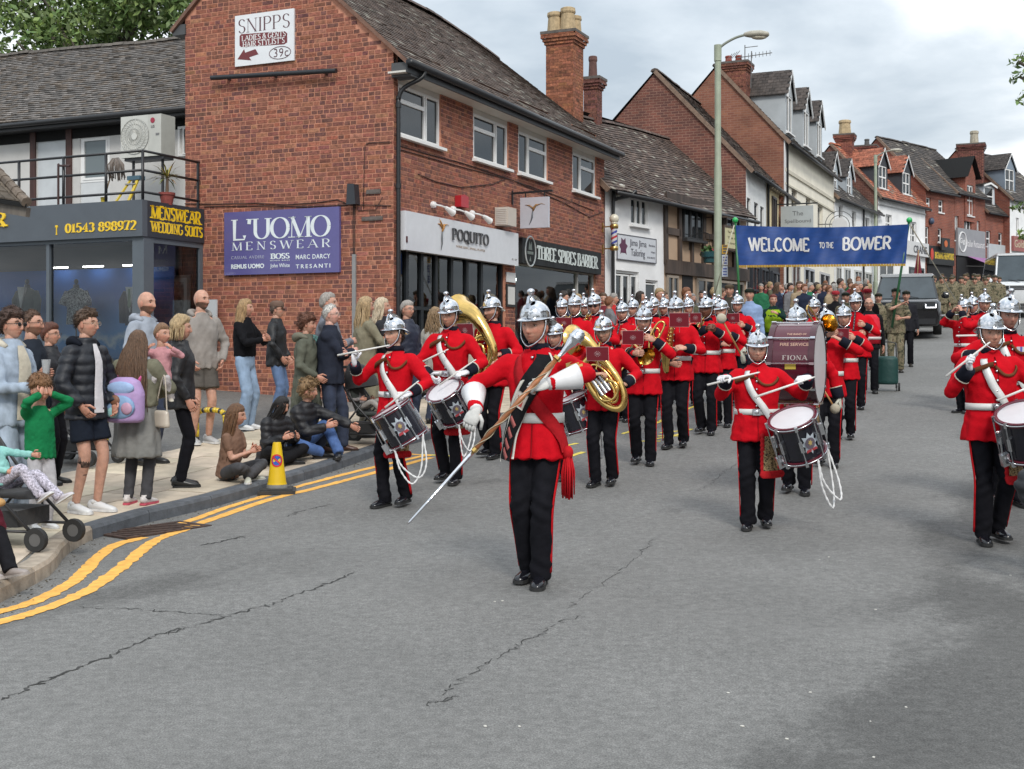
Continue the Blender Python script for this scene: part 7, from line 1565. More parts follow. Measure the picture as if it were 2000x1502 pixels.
def card(f,c,w,h,label,yaw=0.,tilt=.15):
 """maroon music card with a white line emblem, clipped in front of the player"""
 o=inst(f,'music_card',label,'music card');o['group']='maroon music cards';R=rotm(tilt,yaw,0);X,Z,N=R@[1,0,0],R@[0,0,1],R@[0,-1,0];c=np.array(c,float)
 mb=MB();mb.obox(c,X*w/2,Z*h/2,N*.003);mb.build('card',M_plastic,o,(.17,.012,.022),clean=False)
 mb=MB()
 for a,b in(((-1,-1),(1,-1)),((1,-1),(1,1)),((1,1),(-1,1)),((-1,1),(-1,-1))):mb.bar(c+X*w/2*a[0]+Z*h/2*a[1],c+X*w/2*b[0]+Z*h/2*b[1],.005)
 mb.build('card_edge',M_plastic,o,(.55,.4,.4),clean=False)
 mb=MB()
 for k in range(10):a=2*math.pi*k/10;mb.bar(c+N*.004+X*.018*math.cos(a)+Z*.018*math.sin(a),c+N*.004+X*.034*math.cos(a)+Z*.030*math.sin(a),.003)
 for zz_,ww in((.008,.02),(0,.026),(-.008,.02)):mb.bar(c+N*.004-X*ww*.6+Z*zz_,c+N*.004+X*ww*.6+Z*zz_,.003)
 mb.build('emblem',M_paint,o,(.5,.35,.36),clean=False)
 mb=MB();mb.tube([c-Z*h/2+N*-.004,c-Z*(h/2+.07)-N*.05],.004,5);mb.build('lyre_clip',M_steel,o);return o
def flare(P,r0,r1,k=2.5):P=smooth_path(P,6);t=np.linspace(0,1,len(P));return P,r0+(r1-r0)*t**k
def bellrim(mb,P,r):d=unit(P[-1]-P[-2]);mb.tube([P[-1]-d*.004,P[-1]+d*.004],[r*1.02,r*1.02],20)
def bell(mb,P,r,n=20):
 V,Fc=tube(P,r,n,caps=False);mb.add(V,Fc);V2,F2=tube(P,np.maximum(np.array(r)-.004,.002),n,caps=False);mb.add(V2,F2)
def big_brass(f,name,label,S,base,lean,bellpos,bellup,mouth):
 """upright valved brass: oval main coil, bell, valve block, mouthpipe; S size, all in the player's space"""
 o=inst(f,name,label,'brass instrument');base=np.array(base,float);R=rotm(0,0,lean);e1,e2=R@[1,0,0],R@[0,0,1];e3=R@[0,-1,0]
 mb=MB();t=np.linspace(0,2*math.pi,36,False);mb.tube([base+e1*.13*S*math.cos(a)+e2*.27*S*math.sin(a)for a in t],.033*S,12,closed=True);mb.build('main_coil',M_gold,o,smooth=True)
 for k,(ra,rb,dz)in enumerate(((.085,.20,.03),(.06,.13,.045),(.10,.09,.05))):
  mb=MB();mb.tube([base+e3*dz*S+e1*(ra*S*math.cos(a))+e2*(rb*S*math.sin(a)-.04*S*k)for a in np.linspace(0,2*math.pi,28,False)],.013*S,8,closed=True);mb.build('tubing',M_gold,o,smooth=True)
 P,r=flare([base+e1*.13*S,base+e1*.12*S+e2*.2*S,base+np.array(bellup)*.45*S+e1*.06*S+e2*.2*S,np.array(bellpos)],.034*S,.15*S,3.2);mb=MB();bell(mb,P,r,26);bellrim(mb,P,r[-1]);mb.build('bell',M_gold,o,smooth=True)
 for k in range(3):mb=MB();c=base+e3*.06*S+e1*(.02-.04*k)*S;mb.tube([c-e2*.09*S,c+e2*.09*S],.017*S,10);mb.tube([c+e2*.09*S,c+e2*.125*S],.007*S,6);mb.tube([c+e2*.125*S,c+e2*.13*S],.014*S,8);mb.build('valve',M_steel,o,smooth=False)
 mb=MB();m_=np.array(mouth,float);mb.tube(smooth_path([base+e3*.05*S+e2*.12*S,base*.4+m_*.6+e3*.09*S+e2*.02,m_+[0,-.05,-.005],m_],5),np.r_[np.full(13,.008),[.007,.011,.014]][:16],8);mb.build('mouthpipe',M_gold,o,smooth=True)
 return o
def trombone(f,label,mouth,end,bellp,slide_drop=.0):
 o=inst(f,'trombone',label,'brass instrument');m_,e=np.array(mouth,float),np.array(end,float);d=unit(e-m_);up=unit(np.cross(np.cross(d,[0,0,1.]),d));sd_=np.cross(d,up)
 for k in(0,1):mb=MB();q=up*(-.09*k);mb.tube([m_+q,e+q],.0085,8);mb.tube([m_+d*.35+q,e+q],.0105,8);mb.build('slide_tube',M_gold,o,smooth=True)
 mb=MB();mb.tube([e-up*.045+up*.045*math.cos(a)+d*.05*math.sin(a)for a in np.linspace(0,math.pi,9)],.0105,8);mb.bar(m_+d*.38,m_+d*.38-up*.09,.012);mb.bar(m_+d*.1,m_+d*.1-up*.09,.012);mb.build('slide_bow',M_gold,o)
 s0=m_+d*.06-up*.09+sd_*.09;bk=s0-d*.32;mb=MB();mb.tube([m_+d*.05-up*.09,s0],.009,8);mb.tube(smooth_path([s0+d*.05-sd_*.06,bk,bk-d*.06+sd_*.05,bk+sd_*.1,s0+sd_*.1],5),.011,8);mb.tube([bk+sd_*.03+up*.03*math.cos(a)+d*.04*math.sin(a)+d*.1 for a in np.linspace(0,6.28,14)],.008,6);mb.build('tuning_slide',M_gold,o,smooth=True)
 b0=s0+sd_*.1;b1=np.array(bellp,float)if bellp is not None else b0+d*.35;P,r=flare([b0,b0*.6+b1*.4,b1],.011,.105,4.5);mb=MB();bell(mb,P,r,24);mb.build('bell',M_gold,o,smooth=True)
 mb=MB();mb.tube([m_-d*.05,m_-d*.035,m_],[.014,.010,.008],8);mb.build('mouthpiece',M_steel,o,smooth=True);return o
def saxophone(f,label,mouth,bot):
 o=inst(f,'saxophone',label,'saxophone');m_,b=np.array(mouth,float),np.array(bot,float);top=m_+[.0,-.12,-.06];P=smooth_path([m_,m_+[0,-.05,.02],top+[0,.01,.05],top,top*.5+b*.5,b+[0,.02,.05],b+[0,-.05,-.02],b+[0,-.115,.06],b+[0.01,-.15,.26]],6);t=np.linspace(0,1,len(P));r=.007+.040*t**1.3+.035*np.clip((t-.86)/.14,0,1)**2
 mb=MB();bell(mb,P,r,16);mb.build('body',M_gold,o,smooth=True)
 for k in range(11):q=top+(b-top)*(k+.5)/12;mb=MB();mb.lathe([(0,.012),(.015+.0006*k,.010),(.015+.0006*k,0)],10,(0,0,0),1);mb.xform(Matrix.Translation(tuple(q+[.0,-.03-.0015*k,0]))@Matrix.Rotation(math.pi,4,'Z'));mb.build('key',M_gold,o,smooth=False)
 mb=MB();mb.tube([top+[.025,-.02,0],b+[.045,-.02,.06]],.004,6);mb.tube([top+[-.025,-.02,0],b+[-.045,-.02,.06]],.004,6);mb.build('key_rod',M_gold,o);mb=MB();mb.tube([m_+[0,.05,-.02],m_+[0,.02,-.008],m_],[.006,.011,.012],8);mb.build('mouthpiece',M_plastic,o,(.015,.015,.015));return o
def trumpet(f,label,mouth,d,S=1.):
 o=inst(f,'trumpet',label,'trumpet');m_=np.array(mouth,float);d=unit(d);up=unit(np.array([0,0,1.])-d*d[2]);sd_=np.cross(d,up);mb=MB();mb.tube([m_,m_+d*.02,m_+d*.25*S],[.012,.006,.0065],8);mb.tube(smooth_path([m_+d*.25*S,m_+d*.36*S,m_+d*.39*S-up*.03,m_+d*.36*S-up*.06,m_+d*.1*S-up*.06,m_+d*.07*S-up*.03,m_+d*.1*S],4),.0065,8);mb.build('tubing',M_gold,o,smooth=True)
 P,r=flare([m_+d*.1*S+sd_*.02,m_+d*.3*S+sd_*.02,m_+d*.50*S+sd_*.02],.0075,.062*S,4);mb=MB();bell(mb,P,r,20);mb.build('bell',M_gold,o,smooth=True)
 for k in range(3):mb=MB();c=m_+d*(.18+.028*k)*S-up*.03;mb.tube([c-up*.055,c+up*.06],.011,8);mb.tube([c+up*.06,c+up*.085],.005,6);mb.build('valve',M_gold,o)
 return o
def pipe_wind(f,label,p,q,r=.013,name='clarinet',col=(.012,.012,.014),tip=True):
 o=inst(f,name,label,name);p,q=np.array(p,float),np.array(q,float);d=q-p;mb=MB();mb.tube([p,p+d*.12,p+d*.88,q],[r*.6,r,r*1.1,r*(2.2 if tip else 1)],10);mb.build('tube',M_gloss if tip else M_steel,o,col,smooth=True)
 for k in range(7):mb=MB();c=p+d*(.2+.09*k);mb.ball(c+[0,-r,r*.4],(.008,.006,.008),6,4);mb.build('key',M_steel,o)
 return o
# ---- drum major with mace
g=ray_ground(1048,1136);DMF=-.30
dm=bandsman('drum major in red tunic with white gauntlets leading the band',1048,1138,553,face=DMF,walk=.0,gloves=False,strap=False,cord=False,belt=False,vox=.012,buttons=None,H=1.86,bulk=1.02,group=None,skin=(0.53,0.28,0.20),brow=(.12,.08,.06),hairc=(.10,.08,.07),pose={'rhw':(-.40,-.17,1.17),'rew':(-.8,.35,-.2),'rdw':(-.45,-.1,-.95),'rnw':(.3,.9,.1),'rc':.75,'lhw':(.075,-.36,1.345),'lew':(1,.25,.25),'ldw':(-1,-.05,-.12),'lnw':(0,.7,-.7),'lc':1.15,'head':(.03,-.22,0),'lf':(.05,-.08,.085),'rf':(-.065,.06,.095)})
dm.band('belt',1.045,.062,M_plastic,(.70,.69,.66),.008)
dm.gloves((.62,.62,.60))
for sd_ in(1,-1):
 d=unit(dm.wr[sd_]-dm.el[sd_]);mb=MB();mb.tube([dm.wr[sd_]+d*.01,dm.wr[sd_]-d*.03,dm.wr[sd_]-d*.09,dm.wr[sd_]-d*.19],[.038,.045,.060,.080],18);dm.put('gauntlet',mb,M_plastic,(.74,.74,.75))
PB=[(.62,1.44),(.50,1.40),(.18,1.30),(-.28,1.16),(-.62,1.04),(-.80,.93),(-.85,.78)]
dm.ribbon('baldric',PB,.135,M_wool,(.012,.012,.014),.016,8)
dm.ribbon('baldric_edge',[(a-.37,z-.015)for a,z in PB],.020,M_plastic,(.62,.60,.54),.020,8);dm.ribbon('baldric_edge',[(a+.36,z+.012)for a,z in PB],.020,M_plastic,(.62,.60,.54),.020,8)
dm.ribbon('baldric_badge',[(-.18,1.20),(-.30,1.155),(-.42,1.11)],.08,M_paint,(.55,.5,.45),.024);dm.ribbon('baldric_badge',[(-.25,1.18),(-.31,1.15),(-.37,1.12)],.045,M_paint,(.45,.06,.05),.027)
for k,(a,z)in enumerate(((.10,1.285),(.02,1.262),(-.06,1.24))):dm.ribbon('baldric_lettering',[(a,z),(a+.14,z+.006),(a+.30,z+.012)],.010,M_paint,(.5,.48,.45),.024)
for k,(a,z)in enumerate(((-.66,1.02),(-.74,.95),(-.80,.88),(-.83,.82))):dm.ribbon('baldric_scroll',[(a-.12,z+.03),(a,z),(a+.12,z-.03)],.030,M_paint,(.40,.10,.09),.024)
dm.ribbon('sash',[(-.75,1.43),(-.55,1.38),(-.2,1.24),(.35,1.10),(.85,1.0),(1.15,.92),(1.25,.84)],.082,M_wool,(.40,.012,.018),.012)
mb=MB();c=dm.on_torso(1.25,.83,.03);mb.ball(c,(.034,.034,.045),10,8)
for k in range(40):a=2*math.pi*k/40;rr=random.uniform(.005,.034);mb.tube([c+[rr*math.cos(a)*.6,rr*math.sin(a)*.6,-.02],c+[rr*math.cos(a)*1.2,rr*math.sin(a)*1.2,-.12],c+[rr*math.cos(a)*1.2,rr*math.sin(a)*1.2,-.27+random.uniform(-.02,.02)]],[.006,.006,.004],4)
dm.put('sash_tassel',mb,M_wool,(.48,.012,.018))
for k in(0,1,2):q=dm.sh[1]+(dm.el[1]-dm.sh[1])*(.38+.14*k);mb=MB();n_=unit(np.array([.15,-1,.3]));mb.obox(q+n_*.068*1.0,(.03,0,.008),np.cross(n_,(1,0,.2))*.016,n_*.006);dm.put('sleeve_badge',mb,M_paint,(.55,.36,.10),smooth=False)
for z in(1.42,1.36):mb=MB();mb.ball(dm.on_torso(0,z,.010),.011,8,6);dm.put('button',mb,M_steel)
LH=dm.W(dm.wr[1]);YD=dm.root.location[1]
def DMW(x,y,dy):return np.array(px(x,y,YD+dy))
m0,m1=DMW(1132,652,-.38),DMW(796,1024,-.62);md=m1-m0;ml=np.linalg.norm(md);mu=md/ml
mace=empty('drum_major_mace',tuple(m0));tag(mace,'long ceremonial mace with silver head held by the drum major','mace')
mb=MB();mb.tube([mu*.22,mu*ml*.62],[.0165,.0135],12);mb.build('cane',mat('malacca_cane',(.34,.13,.05),.35,var=.25,vscale=12),mace,smooth=True)
mb=MB();mb.tube([mu*ml*.62,mu*ml*.985,mu*ml],[.0125,.008,.004],12);mb.build('ferrule',M_chrome,mace,smooth=True)
mb=MB();hp=[(-.085,.012),(-.08,.03),(-.065,.052),(-.03,.062),(-.005,.058),(.0,.064),(.015,.064),(.02,.056),(.05,.050),(.10,.032),(.16,.02),(.20,.019),(.205,.024),(.215,.024),(.24,.018)];mb.tube([mu*(q*.8+.04)for q,r in hp],[r*.74 for q,r in hp],20);mb.build('mace_head',M_chrome,mace,smooth=True)
mb=MB();s1=unit(np.cross(mu,[0,1.,0]));s2=np.cross(mu,s1);tt=np.linspace(.26,ml*.62,130)
for ph in(0,math.pi):mb.tube([mu*t+.0185*(s1*math.cos(t*22+ph)+s2*math.sin(t*22+ph))for t in tt],.0032,5)
mb.build('mace_cord',M_wool,mace,(.42,.36,.26),smooth=True)
mb=MB();mb.tube([mu*.205,mu*.225],[.027,.027],12);mb.tube([mu*ml*.61,mu*ml*.625],[.017,.017],12);mb.build('ferrule_ring',M_gold,mace)
# ---- drummers
def W_(f,dx,dy,z):return np.array(f.root.location)+np.array([dx,dy,z])
def drummer(label,x,yf,yt,drum_label,dpos,up,front=(-.1,-1,0),rope_label=None,rope=(-.6,.9,.36,0.),**kw):
 f=bandsman(label,x,yf,yt,apron=kw.pop('apron',True),**kw);o,B=place_drum(W_(f,*dpos),up,front,drum_label)
 if rope_label:drag_rope(o.location,B,rope_label,*rope)
 return f
d1=drummer('leftmost drummer, raising one stick level with the chin',772,988,602,'black snare drum of the leftmost drummer',(.07,-.30,.80),(-.50,-.10,.86),(.15,-1,-.1),'white rope loops under the leftmost drum',(-.9,.8,.38,.05),sex='f',face=-.45,walk=-.4,bulk=.97,vox=.013,skin=(0.58,0.34,0.25),hairc=(.05,.03,.02),chin=.8,pose={'rhw':(-.37,-.16,1.36),'rew':(-.7,.1,-.9),'rdw':(-.1,-.2,1),'rnw':(.9,-.1,0),'rc':1.3,'lhw':(.17,-.34,1.09),'lew':(.9,.3,-.3),'ldw':(-.6,-.5,-.15),'lnw':(-.2,.3,-1),'lc':1.2,'head':(0,-.25,0)})
stick(px(659,694,11.55),px(762,674,11.5),'white drumstick held level by the leftmost drummer');stick(px(752,796,11.3),px(818,744,11.36),'white drumstick pointing down over the leftmost drum')
d2=drummer('second drummer on the left, eyes lowered, behind the leftmost drummer',880,942,568,'black snare drum of the second drummer on the left',(.02,-.34,.87),(-.42,-.45,.80),(.25,-1,-.1),'white rope loops under the second drum',(-.3,1.0,.40,-.02),sex='f',face=-.3,walk=.4,vox=.014,skin=(0.54,0.30,0.21),hairc=(.03,.02,.015),pose={'rhw':(-.20,-.20,1.14),'rew':(-.9,.3,-.4),'rc':1.2,'lhw':(.19,-.36,1.19),'lew':(.9,.3,-.3),'ldw':(-.6,-.5,-.1),'lnw':(-.2,.3,-1),'lc':1.2,'head':(.12,-.1,0)})
stick(px(858,752,12.72),px(930,702,12.8),'white drumstick over the second drum');stick(px(826,706,12.9),px(876,682,12.9),'white drumstick tucked at the second drummer\'s elbow')
d3=drummer('drummer hidden behind the drum major',1086,938,590,'snare drum showing behind the drum major\'s sash',(.20,-.25,.74),(-.35,-.1,.9),(.4,-1,0),'white rope hanging behind the drum major\'s tassel',(.1,1.3,.42,.0),walk=-.3,H=1.66,lo=True,vox=.018,pose={'lhw':(.2,-.3,1.05),'rhw':(-.2,-.3,1.05)},apron=False)
d4=drummer('front drummer in the middle of the street with white drum head tilted up',1478,1030,627,'snare drum with maroon hoops in the middle of the street',(.26,-.36,.80),(-.34,-.34,.87),(.30,-1,-.2),'long white rope loops under the middle drum',(.1,1.25,.44,.08),sex='f',face=-.2,walk=-.4,bulk=1.18,vox=.013,skin=(0.58,0.34,0.25),hairc=(.03,.02,.015),chin=.8,broad=1.08,pose={'rhw':(-.29,-.26,1.27),'rew':(-.5,.4,-1),'rdw':(-.6,-.6,.05),'rnw':(.3,.1,-1),'rc':1.2,'lhw':(.36,-.30,1.27),'lew':(.5,.4,-1),'ldw':(-.7,-.5,-.05),'lnw':(-.3,.1,-1),'lc':1.2,'head':(.08,.1,0)})
stick(px(1381,752,10.02),px(1484,727,10.0),'white drumstick in the middle drummer\'s right hand');stick(px(1474,776,9.92),px(1592,736,9.99),'white drumstick in the middle drummer\'s left hand')
d5=drummer('front right drummer with grey hair and stern face',1934,1058,590,'snare drum cut by the right picture edge',(.13,-.36,.88),(-.30,-.32,.88),(.2,-1,-.2),None,walk=-.35,face=-.05,bulk=1.08,vox=.012,skin=(0.53,0.29,0.21),hairc=(.2,.19,.18),brow=(.15,.12,.1),pose={'rhw':(-.25,-.24,1.36),'rew':(-.6,.3,-1),'rdw':(-.3,-.5,.5),'rnw':(.8,-.2,-.2),'rc':1.25,'lhw':(.36,-.32,1.22),'lc':1.2,'head':(.0,.05,0)})
stick(px(1848,735,9.28),px(1934,668,9.28),'white drumstick raised by the front right drummer');stick(px(1948,782,9.2),px(2030,748,9.22),'white drumstick at the right picture edge')
d6=bandsman('drummer with medals half hidden behind the front right drummer',1968,985,562,face=-.1,walk=.3,lo=True,vox=.018,pose={'rhw':(-.36,-.18,1.36),'rew':(-1,.2,-.5),'rdw':(.8,-.5,.1),'rnw':(.2,.2,-1),'rc':1.2,'lhw':(.3,-.3,1.1)},skin=(0.45,0.24,0.18))
stick(px(1868,656,11.3),px(1972,654,11.4),'white drumstick held level behind the front right drummer')
for k in range(4):mb=MB();mb.obox(d6 .on_torso(.25+.1*k,1.33,.012),(.014,0,0),(0,.004,0),(0,0,.022));d6 .put('medal',mb,M_paint,[(.5,.5,.55),(.1,.1,.4),(.6,.6,.6),(.4,.1,.1)][k],smooth=False)
# ---- bass drummer
b=bandsman('bass drummer with moustache looking over the big maroon drum',1556,962,568,face=-.3,walk=.3,lo=True,vox=.016,H=1.80,gloves=False,cord=False,strap=False,bulk=1.08,beard=.0,pose={'rhw':(-.56,-.20,1.30),'rew':(-1,.1,-.3),'rdw':(-.2,-.3,.9),'rc':1.3,'lhw':(.40,-.05,.93),'lew':(1,.3,-.2),'ldw':(.1,-.2,-1),'lc':1.3})
b.gloves((.52,.52,.44));
mb=MB();mb.add(*tube_oriented([b.T((0,.0,z))for z in(.55,.8,1.0,1.25,1.38)],[(.21,.17),(.215,.175),(.20,.165),(.205,.17),(.17,.13)],b.Rt,24));b.put('leopard_skin',mb,M_leopard)
mb=MB();mb.tube([(-.2,-.14,.55),(0,-.18,.54),(.2,-.14,.55)],.012,6);b.put('skin_trim',mb,M_wool,(.45,.015,.02))
bx=empty('bass_drum',W_(b,-.10,-.46,1.28),-.40);tag(bx,'large maroon bass drum with gold lettering and white ropes','drum');R,hw=.375,.185
mb=MB();mb.lathe([(R,-hw),(R,hw)],44,axis=0);smart(mb.build('shell',M_gloss,bx,(.085,.010,.022)))
for sg_ in(-1,1):
 x0=sg_*hw;mb=MB();mb.lathe([(R-.004,x0-.02*sg_),(R+.016,x0-.02*sg_),(R+.018,x0+.03*sg_),(R-.004,x0+.032*sg_)],44,axis=0);smart(mb.build('hoop',M_gloss,bx,(.055,.008,.016)));mb=MB();mb.lathe([(0,x0+.02*sg_),(R-.004,x0+.022*sg_)],44,axis=0);mb.build('drum_head',M_plastic,bx,(.58,.57,.58))
for k in range(10):
 a=2*math.pi*k/10;mb=MB();c,s_=math.cos(a),math.sin(a);mb.tube([(-hw-.03,(R+.022)*c,(R+.022)*s_),(hw+.03,(R+.022)*c,(R+.022)*s_)],.007,6)
 for sx in(-1,1):mb.obox((sx*(hw+.01),(R+.022)*c,(R+.022)*s_),(.022,0,0),(0,.012*c,.012*s_),(0,-.012*s_,.012*c))
 mb.build('tension_rod',M_steel,bx,clean=False)
def on_bass(mb,name,x0,x1,a0,h,col,M=None):
 """lettering wrapped on the shell; a0 = angle above the forward (-y) direction"""
 V=np.array(mb.v);V[:,0]-=V[:,0].min();V[:,2]-=V[:,2].min();V[:,0]*=(x1-x0)/V[:,0].max();V[:,2]*=h/V[:,2].max();A=a0+V[:,2]/R;out=MB();out.add(np.stack([x0+V[:,0],-(R+.003)*np.cos(A),(R+.003)*np.sin(A)],1),mb.f);out.build(name,M or M_gloss,bx,col,clean=False)
GT=(.50,.30,.22)
on_bass(text_mb('THE BAND OF',bold=.02),'lettering',-.05,.13,.76,.026,GT);on_bass(text_mb('WEST MIDLANDS',bold=.02),'lettering',-.115,.165,.60,.032,GT);on_bass(text_mb('FIRE SERVICE',bold=.02),'lettering',-.10,.16,.44,.032,GT);on_bass(serif_mb('FIONA',thick=.2,thin=.06,gap=.25),'lettering',-.075,.16,.08,.046,(.42,.36,.34))
mb=MB();mb.add([(x,-(R+.004)*math.cos(a),(R+.004)*math.sin(a))for x,a in((-.05,-.14),(.05,-.14),(.05,.0),(-.05,.0))],[(0,1,2,3)]);mb.build('plaque',M_gloss,bx,(.55,.42,.08),clean=False)
def beater(p,q,label):
 o=empty('drum_beater',tuple(p));tag(o,label,'beater','bass drum beaters');d=np.array(q)-np.array(p);mb=MB();mb.tube([d*0,d*.9],.009,8);mb.build('shaft',M_wood,o,(.45,.22,.08),smooth=True);mb=MB();mb.ball(d,(.05,.045,.05),12,8);mb.build('felt_head',M_wool,o,(.42,.38,.30),smooth=True)
yb=b.root.location[1]
beater(px(1447,692,yb-.25),px(1409,622,yb-.3),'felt beater raised on the left of the bass drum');beater(px(1606,757,yb-.1),px(1631,798,yb-.15),'felt beater hanging on the right of the bass drum')
# ---- brass and woodwind
kw=dict(gloves=False,strap=False,cord=False)
t_=bandsman('bearded tuba player behind the second drummer',962,893,566,face=-.55,walk=.3,lo=False,vox=.016,beard=.7,hairc=(.16,.07,.03),pose={'rhw':(-.02,-.38,1.10),'rew':(-.6,.3,-.8),'rdw':(.4,-.5,.2),'rc':.8,'lhw':(.10,-.34,1.26),'lew':(1,.3,-.4),'ldw':(-.8,-.4,-.1),'lc':.8,'lnw':(0,.4,-1),'head':(0,-.25,0)},**kw)
big_brass(t_,'tuba','large brass tuba with wide bell left of the bearded player',1.25,(-.05,-.28,1.02),.45,(-.34,-.18,1.62),(-.3,0,.6),(.0,-.13,1.52));card(t_,(-.03,-.50,1.40),.22,.14,'maroon music card in front of the tuba player',-.1)
for k in range(1):mb=MB();mb.ball((-.12,-.36,1.06),(.17,.05,.17),12,8);q=inst(t_,'brass_cover','cream cloth cover on the tuba coils','cover');mb.build('cloth',M_wool,q,(.42,.37,.30),smooth=True)
e_=bandsman('horn player in glasses beside the drum major',1180,948,601,face=-.35,walk=-.3,vox=.014,sex='f',bulk=1.05,skin=(0.55,0.34,0.24),glasses=1,hairc=(.03,.02,.015),broad=1.06,pose={'rhw':(-.12,-.36,1.16),'rew':(-1,.3,-.4),'rdw':(.7,-.4,.1),'rc':.9,'rnw':(0,.2,-1),'lhw':(.19,-.30,1.06),'lew':(1,.3,-.3),'ldw':(-.9,-.3,0),'lnw':(0,.6,-.6),'lc':.9,'head':(.15,0,0)},**kw)
e_.glasses((.3,.25,.2));big_brass(e_,'baritone_horn','brass baritone horn slanting across the player in glasses',1.12,(.08,-.28,1.08),-.62,(-.26,-.22,1.52),(-.25,0,.45),(.0,-.13,1.50));card(e_,(.06,-.46,1.385),.225,.14,'maroon music card on the baritone horn',.1,.2)
r_=bandsman('trombonist with slide pointing low, left of the saxophonist',1257,906,585,face=-.2,walk=.3,vox=.015,bulk=1.08,skin=(0.56,0.34,0.25),hairc=(.05,.03,.02),pose={'rhw':(-.16,-.46,1.28),'rew':(-1,.3,-.6),'rdw':(.5,-.7,.0),'rc':.9,'lhw':(.10,-.24,1.42),'lew':(1,.1,-.8),'ldw':(-.7,-.4,.3),'lc':.9,'head':(.12,.05,0)},**kw)
trombone(r_,'brass trombone with bell facing the viewer',(.02,-.14,1.52),(-.28,-.85,1.02),(.07,-.42,1.22));card(r_,(-.08,-.40,1.43),.23,.15,'maroon music card on the trombone',.15,.2)
o=inst(r_,'trombone_slide_wrap','brass loop of trombone tubing above the bell','brass instrument');mb=MB();mb.tube(smooth_path([(.12,-.22,1.30),(.25,-.2,1.56),(.19,-.2,1.60),(.10,-.21,1.46),(.08,-.24,1.30)],5),.011,8);mb.tube([(.16+.035*math.cos(a),-.20,1.48+.06*math.sin(a))for a in np.linspace(0,6.28,16)],.009,6);mb.build('tubing',M_gold,o,smooth=True)
s_=bandsman('tall saxophonist in glasses with music card',1320,874,567,face=-.3,walk=-.45,vox=.015,skin=(0.58,0.35,0.26),hairc=(.05,.025,.015),pose={'rhw':(-.10,-.26,1.06),'rew':(-1,.3,-.3),'rdw':(.6,-.5,-.1),'rc':.8,'lhw':(.08,-.30,1.25),'lew':(1,.3,-.5),'ldw':(-.8,-.3,.05),'lnw':(-.3,.5,-.6),'lc':.8,'head':(.05,0,0)},**kw)
s_.glasses((.04,.03,.03));saxophone(s_,'brass saxophone hanging in front of the tall player',(.0,-.12,1.52),(-.06,-.22,.93));card(s_,(.10,-.36,1.50),.22,.16,'maroon music card beside the saxophonist\'s face',.1)
u_=bandsman('trumpeter behind the saxophonist, cornet raised to the lips',1380,847,568,face=-.35,walk=.3,vox=.017,skin=(0.17,0.08,0.05),hairc=(.015,.012,.01),pose={'rhw':(-.06,-.34,1.42),'rew':(-1,.2,-.7),'rdw':(.5,-.5,.2),'rc':.9,'lhw':(.06,-.33,1.40),'lew':(1,.2,-.7),'ldw':(-.5,-.5,.2),'lc':.9,'head':(.05,-.1,0)},**kw)
trumpet(u_,'cornet raised by the trumpeter behind the saxophonist',(0,-.12,1.525),(-.05,-1,-.35));card(u_,(-.05,-.46,1.50),.14,.12,'small maroon card on the trumpeter\'s cornet',.1)
def plain(label,x,yf,yt,inst_='clarinet',cardlab=None,face=-.36,**k2):
 f=bandsman(label,x,yf,yt,face=face,lo=True,vox=.019,pose={'rhw':(-.07,-.30,1.16),'rew':(-1,.2,-.6),'rc':.9,'rdw':(.6,-.5,.1),'lhw':(.06,-.26,1.30),'lew':(1,.2,-.6),'lc':.9,'ldw':(-.6,-.5,.1),'head':(random.uniform(0,.14),random.uniform(-.25,.2),random.uniform(-.06,.06))},walk=random.choice((-.3,.3)),buttons=False,**{**kw,**k2})
 if inst_=='clarinet':pipe_wind(f,'black clarinet of '+label[:48],(0,-.13,1.50),(-.02,-.42,1.02))
 if inst_=='cornet':trumpet(f,'brass cornet of '+label[:48],(0,-.12,1.52),(-.05,-1,-.4))
 if cardlab:card(f,(.0,-.44,1.40),.20,.14,cardlab,.1)
 return f
plain('bandsman with card just right of the drum major',1122,842,564,'cornet','maroon music card right of the drum major\'s helmet');sg_f=plain('bandsman in sunglasses above the horn player',1162,832,562,'cornet');sg_f.glasses((.01,.01,.01),True)
plain('bandsman between the horn player and the trombonist',1216,822,579,'clarinet');plain('bandsman directly behind the trombonist',1264,812,577,None);plain('bandsman two rows behind the trombonist',1277,800,570,None)
plain('bandsman right of the trumpeter behind the raised beater',1412,832,573,None,sex='f');plain('bandsman playing pipe in front of the blue shirted cadet',1441,792,566,'clarinet','maroon music card in front of the blue shirted cadet')
g1=bandsman('trombonist right of the bass drum with slide raised',1616,910,590,face=-.35,walk=.3,lo=True,vox=.018,pose={'rhw':(-.10,-.40,1.45),'rew':(-1,.2,-.6),'rc':.9,'lhw':(.08,-.25,1.40),'lew':(1,.1,-.6),'lc':.9},**kw);trombone(g1,'trombone slanting up beside the bass drum',(.0,-.14,1.53),(-.12,-.78,1.80),(.08,-.6,1.62))
plain('bandsman with music card right of the bass drum',1649,858,584,'clarinet','maroon music card right of the bass drum');plain('clarinettist in glasses in front of the man with the red vest',1672,798,562,'clarinet',None).glasses((.03,.03,.03))
fl=bandsman('piccolo player turned sideways behind the front right drummer',1886,806,572,face=-1.0,lo=True,vox=.018,pose={'rhw':(-.24,-.12,1.50),'rew':(-1,.3,-.6),'rc':.9,'lhw':(-.14,-.22,1.50),'lew':(.2,-.4,-1),'lc':.9},**kw);pipe_wind(fl,'small silver piccolo at the sideways player\'s lips',(.02,-.14,1.53),(-.34,-.18,1.52),.009,'piccolo',(.5,.5,.5),False)
